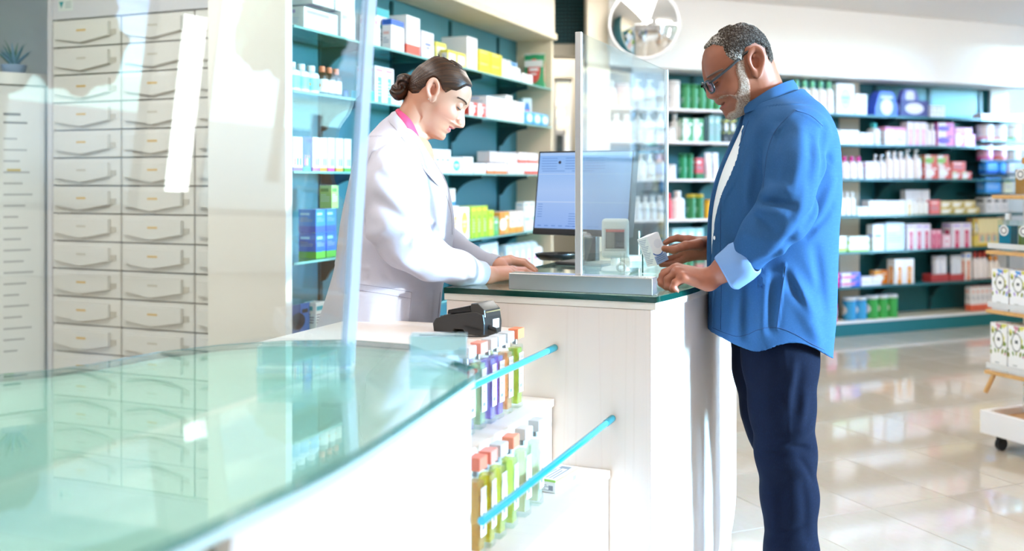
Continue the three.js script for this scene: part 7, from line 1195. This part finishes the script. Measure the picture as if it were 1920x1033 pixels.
  const cf = foldsAt(coat0, 2.4, [
    [762, 436, 812, 415, 0.012, 0.013], [766, 448, 818, 434, -0.010, 0.011], [776, 458, 828, 446, 0.009, 0.012], [790, 470, 838, 462, -0.008, 0.011], [806, 478, 846, 474, 0.006, 0.012], [822, 446, 842, 470, 0.006, 0.012],
    [723, 312, 798, 364, 0.008, 0.018], [716, 330, 790, 382, -0.007, 0.016], [712, 352, 778, 404, 0.007, 0.018], [706, 374, 770, 424, -0.005, 0.016], [700, 400, 752, 440, 0.005, 0.018],
    [684, 416, 712, 462, -0.008, 0.014], [690, 460, 724, 430, 0.006, 0.018], [660, 452, 712, 436, 0.007, 0.016], [655, 474, 716, 452, -0.006, 0.014], [716, 470, 752, 505, -0.006, 0.014], [740, 480, 790, 515, 0.005, 0.018], [800, 505, 870, 520, 0.005, 0.014], [840, 495, 890, 505, -0.004, 0.012], [868, 500, 876, 528, -0.004, 0.010],
    [697, 288, 678, 330, -0.0035, 0.006], [678, 330, 673, 374, -0.0035, 0.006], [735, 262, 698, 288, -0.003, 0.006], [760, 290, 772, 350, 0.006, 0.016], [806, 330, 812, 420, -0.005, 0.016], [822, 370, 826, 440, 0.006, 0.018], [800, 380, 804, 430, 0.004, 0.02],
    [838, 362, 846, 440, 0.0025, 0.004], [826, 545, 820, 640, 0.003, 0.005], [812, 548, 806, 640, -0.0025, 0.006], [668, 532, 772, 548, 0.0035, 0.006], [667, 545, 771, 560, -0.0025, 0.005], [667, 532, 660, 640, 0.0022, 0.005], [772, 548, 764, 650, 0.0025, 0.005], [628, 492, 690, 503, 0.004, 0.007], [624, 510, 688, 520, -0.003, 0.006],
    [690, 520, 684, 532, -0.004, 0.01], [720, 510, 730, 530, -0.004, 0.012], [790, 545, 780, 630, -0.004, 0.016], [700, 570, 694, 640, 0.003, 0.02], [740, 570, 734, 640, -0.003, 0.02]]);
  const vee = table([[200, 0.07], [215, 0.07], [230, 0.079], [254, 0.074], [273, 0.058], [288, 0.046], [314, 0.036], [336, 0.026], [362, 0.004], [900, 0.002]].map(([y, g]) => [py(y), g]).reverse());
  const neckHole = (p) => cone(p, P(790, 186, D0), P(762, 245, D0), 0.06, 0.064);
  const cutN = P(905, 514, 2.875), cN = P(905, 514, 2.875).sub(P(860, 502, 2.82)).normalize(), cutF = P(932, 498, 3.09), cF = P(932, 498, 3.09).sub(P(880, 482, 3.14)).normalize();
  const side = (p, c, n) => (p.x - c.x) * n.x + (p.y - c.y) * n.y + (p.z - c.z) * n.z;
  const coatF = (p) => {
    let d = coat0(p) - 1.35 * cf(p) - 0.0025 * noise.noise(p.x * 9, p.y * 7, p.z * 9);
    const w = Math.abs(p.z + D0), [a, b] = torso(p.y);
    if (p.x > (a + b) / 2 - 0.006 && p.y > py(365)) d = smax(d, -Math.max(w - vee(p.y)[0], -lerp(0.02, 0.06, smooth(py(300), py(270), p.y)) - torsoF(p)), 0.003);
    d = Math.max(d, -neckHole(p), py(800) - p.y, p.y - py(208));
    const s1 = side(p, cutN, cN), s2 = side(p, cutF, cF); if (s1 > -0.01 && p.x > -0.14 && p.z > -2.985) d = Math.max(d, s1); if (s2 > -0.01 && p.x > -0.1 && p.z < -3.0) d = Math.max(d, s2);
    return d;
  };
  const weave = tex('coat', 128, 128, (g, w, h) => { g.fillStyle = '#c3c2d0'; g.fillRect(0, 0, w, h); for (let i = 0; i < 1800; i++) { g.globalAlpha = rr(0.03, 0.1); g.fillStyle = rnd() > 0.5 ? '#d4d3de' : '#b2b0c3'; if (rnd() > 0.5) g.fillRect(rr(0, w), rr(0, h), 1, rr(2, 6)); else g.fillRect(rr(0, w), rr(0, h), rr(2, 6), 1); } g.globalAlpha = 1; }, [8, 8]);
  const cw = texM(weave, 0.75), cwd = texM(weave, 0.75, { side: THREE.DoubleSide });
  const coat = add('coat', netMesh(coatF, V(-0.68, 0.53, -3.32), V(0.0, 1.53, -2.62), 0.0056), cw, 'white laboratory coat');
  for (const [c, n, r] of [[cutN, cN, 0.035], [cutF, cF, 0.0315]]) { const g = lathe([[r - 0.003, -0.03], [r + 0.0012, -0.028], [r + 0.0015, -0.003], [r - 0.001, 0.002], [r - 0.006, 0.001], [r - 0.006, -0.028], [r - 0.003, -0.03]], 40); g.applyQuaternion(new THREE.Quaternion().setFromUnitVectors(V(0, 1, 0), n)); g.translate(c.x, c.y, c.z); add('cuff', g, cwd, null, coat); }
  const thread = M('#aaa8bb', 0.9);
  [[[697, 286], [682, 322], [675, 350], [673, 376]], [[737, 258], [716, 272], [697, 286]], [[837, 366], [846, 400], [848, 440]], [[668, 532], [720, 539], [772, 548]], [[667, 543], [720, 551], [771, 560]], [[667, 532], [662, 590], [659, 640]], [[772, 548], [767, 600], [763, 645]], [[826, 548], [821, 600], [819, 640]]].forEach((q) => add('seam', seam(q, coatF, 2.4, 0.0009), thread, null, coat));
  // pink blouse and collar
  const pink = M('#cf3f68', 0.6, { side: THREE.DoubleSide });
  const blouseF = (p) => { const [a, b] = torso(p.y); return Math.max(torsoF(p) + 0.012, Math.abs(p.z + D0) - vee(p.y)[0] - 0.02, (a + b) / 2 - p.x + 0.02, py(380) - p.y, p.y - py(240), -cone(p, P(790, 186, D0), P(762, 245, D0), 0.05, 0.053)); };
  const bl = add('blouse', netMesh(blouseF, V(-0.36, 1.22, -3.1), V(-0.15, 1.47, -2.9), 0.0045), pink, 'deep pink blouse');
  const C = (x, y, w) => P(x, y, D0 - w);
  puffCentre = P(775, 230, D0);
  const half = (q) => [...[...q].reverse().map(([x, y, w]) => C(x, y, -w)), ...q.slice(1).map(([x, y, w]) => C(x, y, w))];
  const topP = half([[747, 203, 0], [752, 208, 0.046], [769, 223, 0.056], [779, 239, 0.048], [790, 255, 0.03], [798, 266, 0.014]]), botP = half([[741, 210, 0], [744, 214, 0.054], [757, 230, 0.073], [772, 254, 0.068], [785, 273, 0.05], [801, 288, 0.022]]);
  sheet2('blouse_collar', loftRows(topP, botP, 60, 5, 0.004).map((r) => r.map((p) => p.sub(base))), pink, bl);
  // lapels
  const off = (x, y) => { const h = hit(x, y, coat0, 2.5), e = 0.003, n = V(coat0(h.clone().add(V(e, 0, 0))) - coat0(h.clone().add(V(-e, 0, 0))), coat0(h.clone().add(V(0, e, 0))) - coat0(h.clone().add(V(0, -e, 0))), coat0(h.clone().add(V(0, 0, e))) - coat0(h.clone().add(V(0, 0, -e)))).normalize(); return h.addScaledVector(n, 0.0015); };
  const inner = [[741, 208, 0.03], [744, 214, 0.06], [757, 230, 0.079], [772, 254, 0.074], [785, 273, 0.057], [797, 288, 0.046], [812, 314, 0.037], [824, 336, 0.028], [836, 360, 0.012]].map(([x, y, w]) => C(x, y, w));
  const outerPx = [[733, 214], [728, 224], [740, 240], [756, 262], [771, 281], [787, 297], [793, 316], [813, 340], [834, 362]], outer = outerPx.map(([x, y]) => off(x, y));
  const lap = (a, b) => loftRows(a, b, 56, 5, 0.004).map((r) => r.map((p) => p.sub(base)));
  sheet2('lapel', lap(inner, outer), cwd, coat);
  const flip = (q) => q.map((p) => V(p.x, p.y, -2 * D0 - p.z));
  const inner2 = [[741, 208, 0.03], [744, 214, 0.06], [757, 230, 0.079], [772, 254, 0.074], [785, 273, 0.057], [797, 288, 0.046], [812, 314, 0.037], [824, 336, 0.028], [836, 360, 0.012]].map(([x, y, w]) => C(x, y, w));
  sheet2('lapel', lap(flip(inner2), flip(outerPx.map(([x, y]) => off(x, y)))), cwd, coat);
  // trousers and shoes
  const legF = (p) => Math.max(Math.min(chain(p, [Q(722, 640, 2.92, 0.09), Q(722, 850, 2.92, 0.075), Q(722, 1110, 2.92, 0.065)]), chain(p, [Q(715, 640, 3.08, 0.09), Q(715, 850, 3.08, 0.075), Q(715, 1080, 3.08, 0.065)])), 0.05 - p.y);
  add('trousers', netMesh(legF, V(-0.56, 0.04, -3.2), V(-0.2, 0.95, -2.78), 0.012), M('#2c3242', 0.8), 'dark trousers');
  for (const z of [-2.92, -3.08]) add('shoe', new THREE.SphereGeometry(1, 24, 16).scale(0.13, 0.06, 0.045).translate(-0.33, 0.045, z), M('#f0f0f0', 0.5));
}
scene.traverse((o) => { if (o.isMesh) { o.castShadow = true; o.receiveShadow = true; } });
renderer.render(scene, camera);
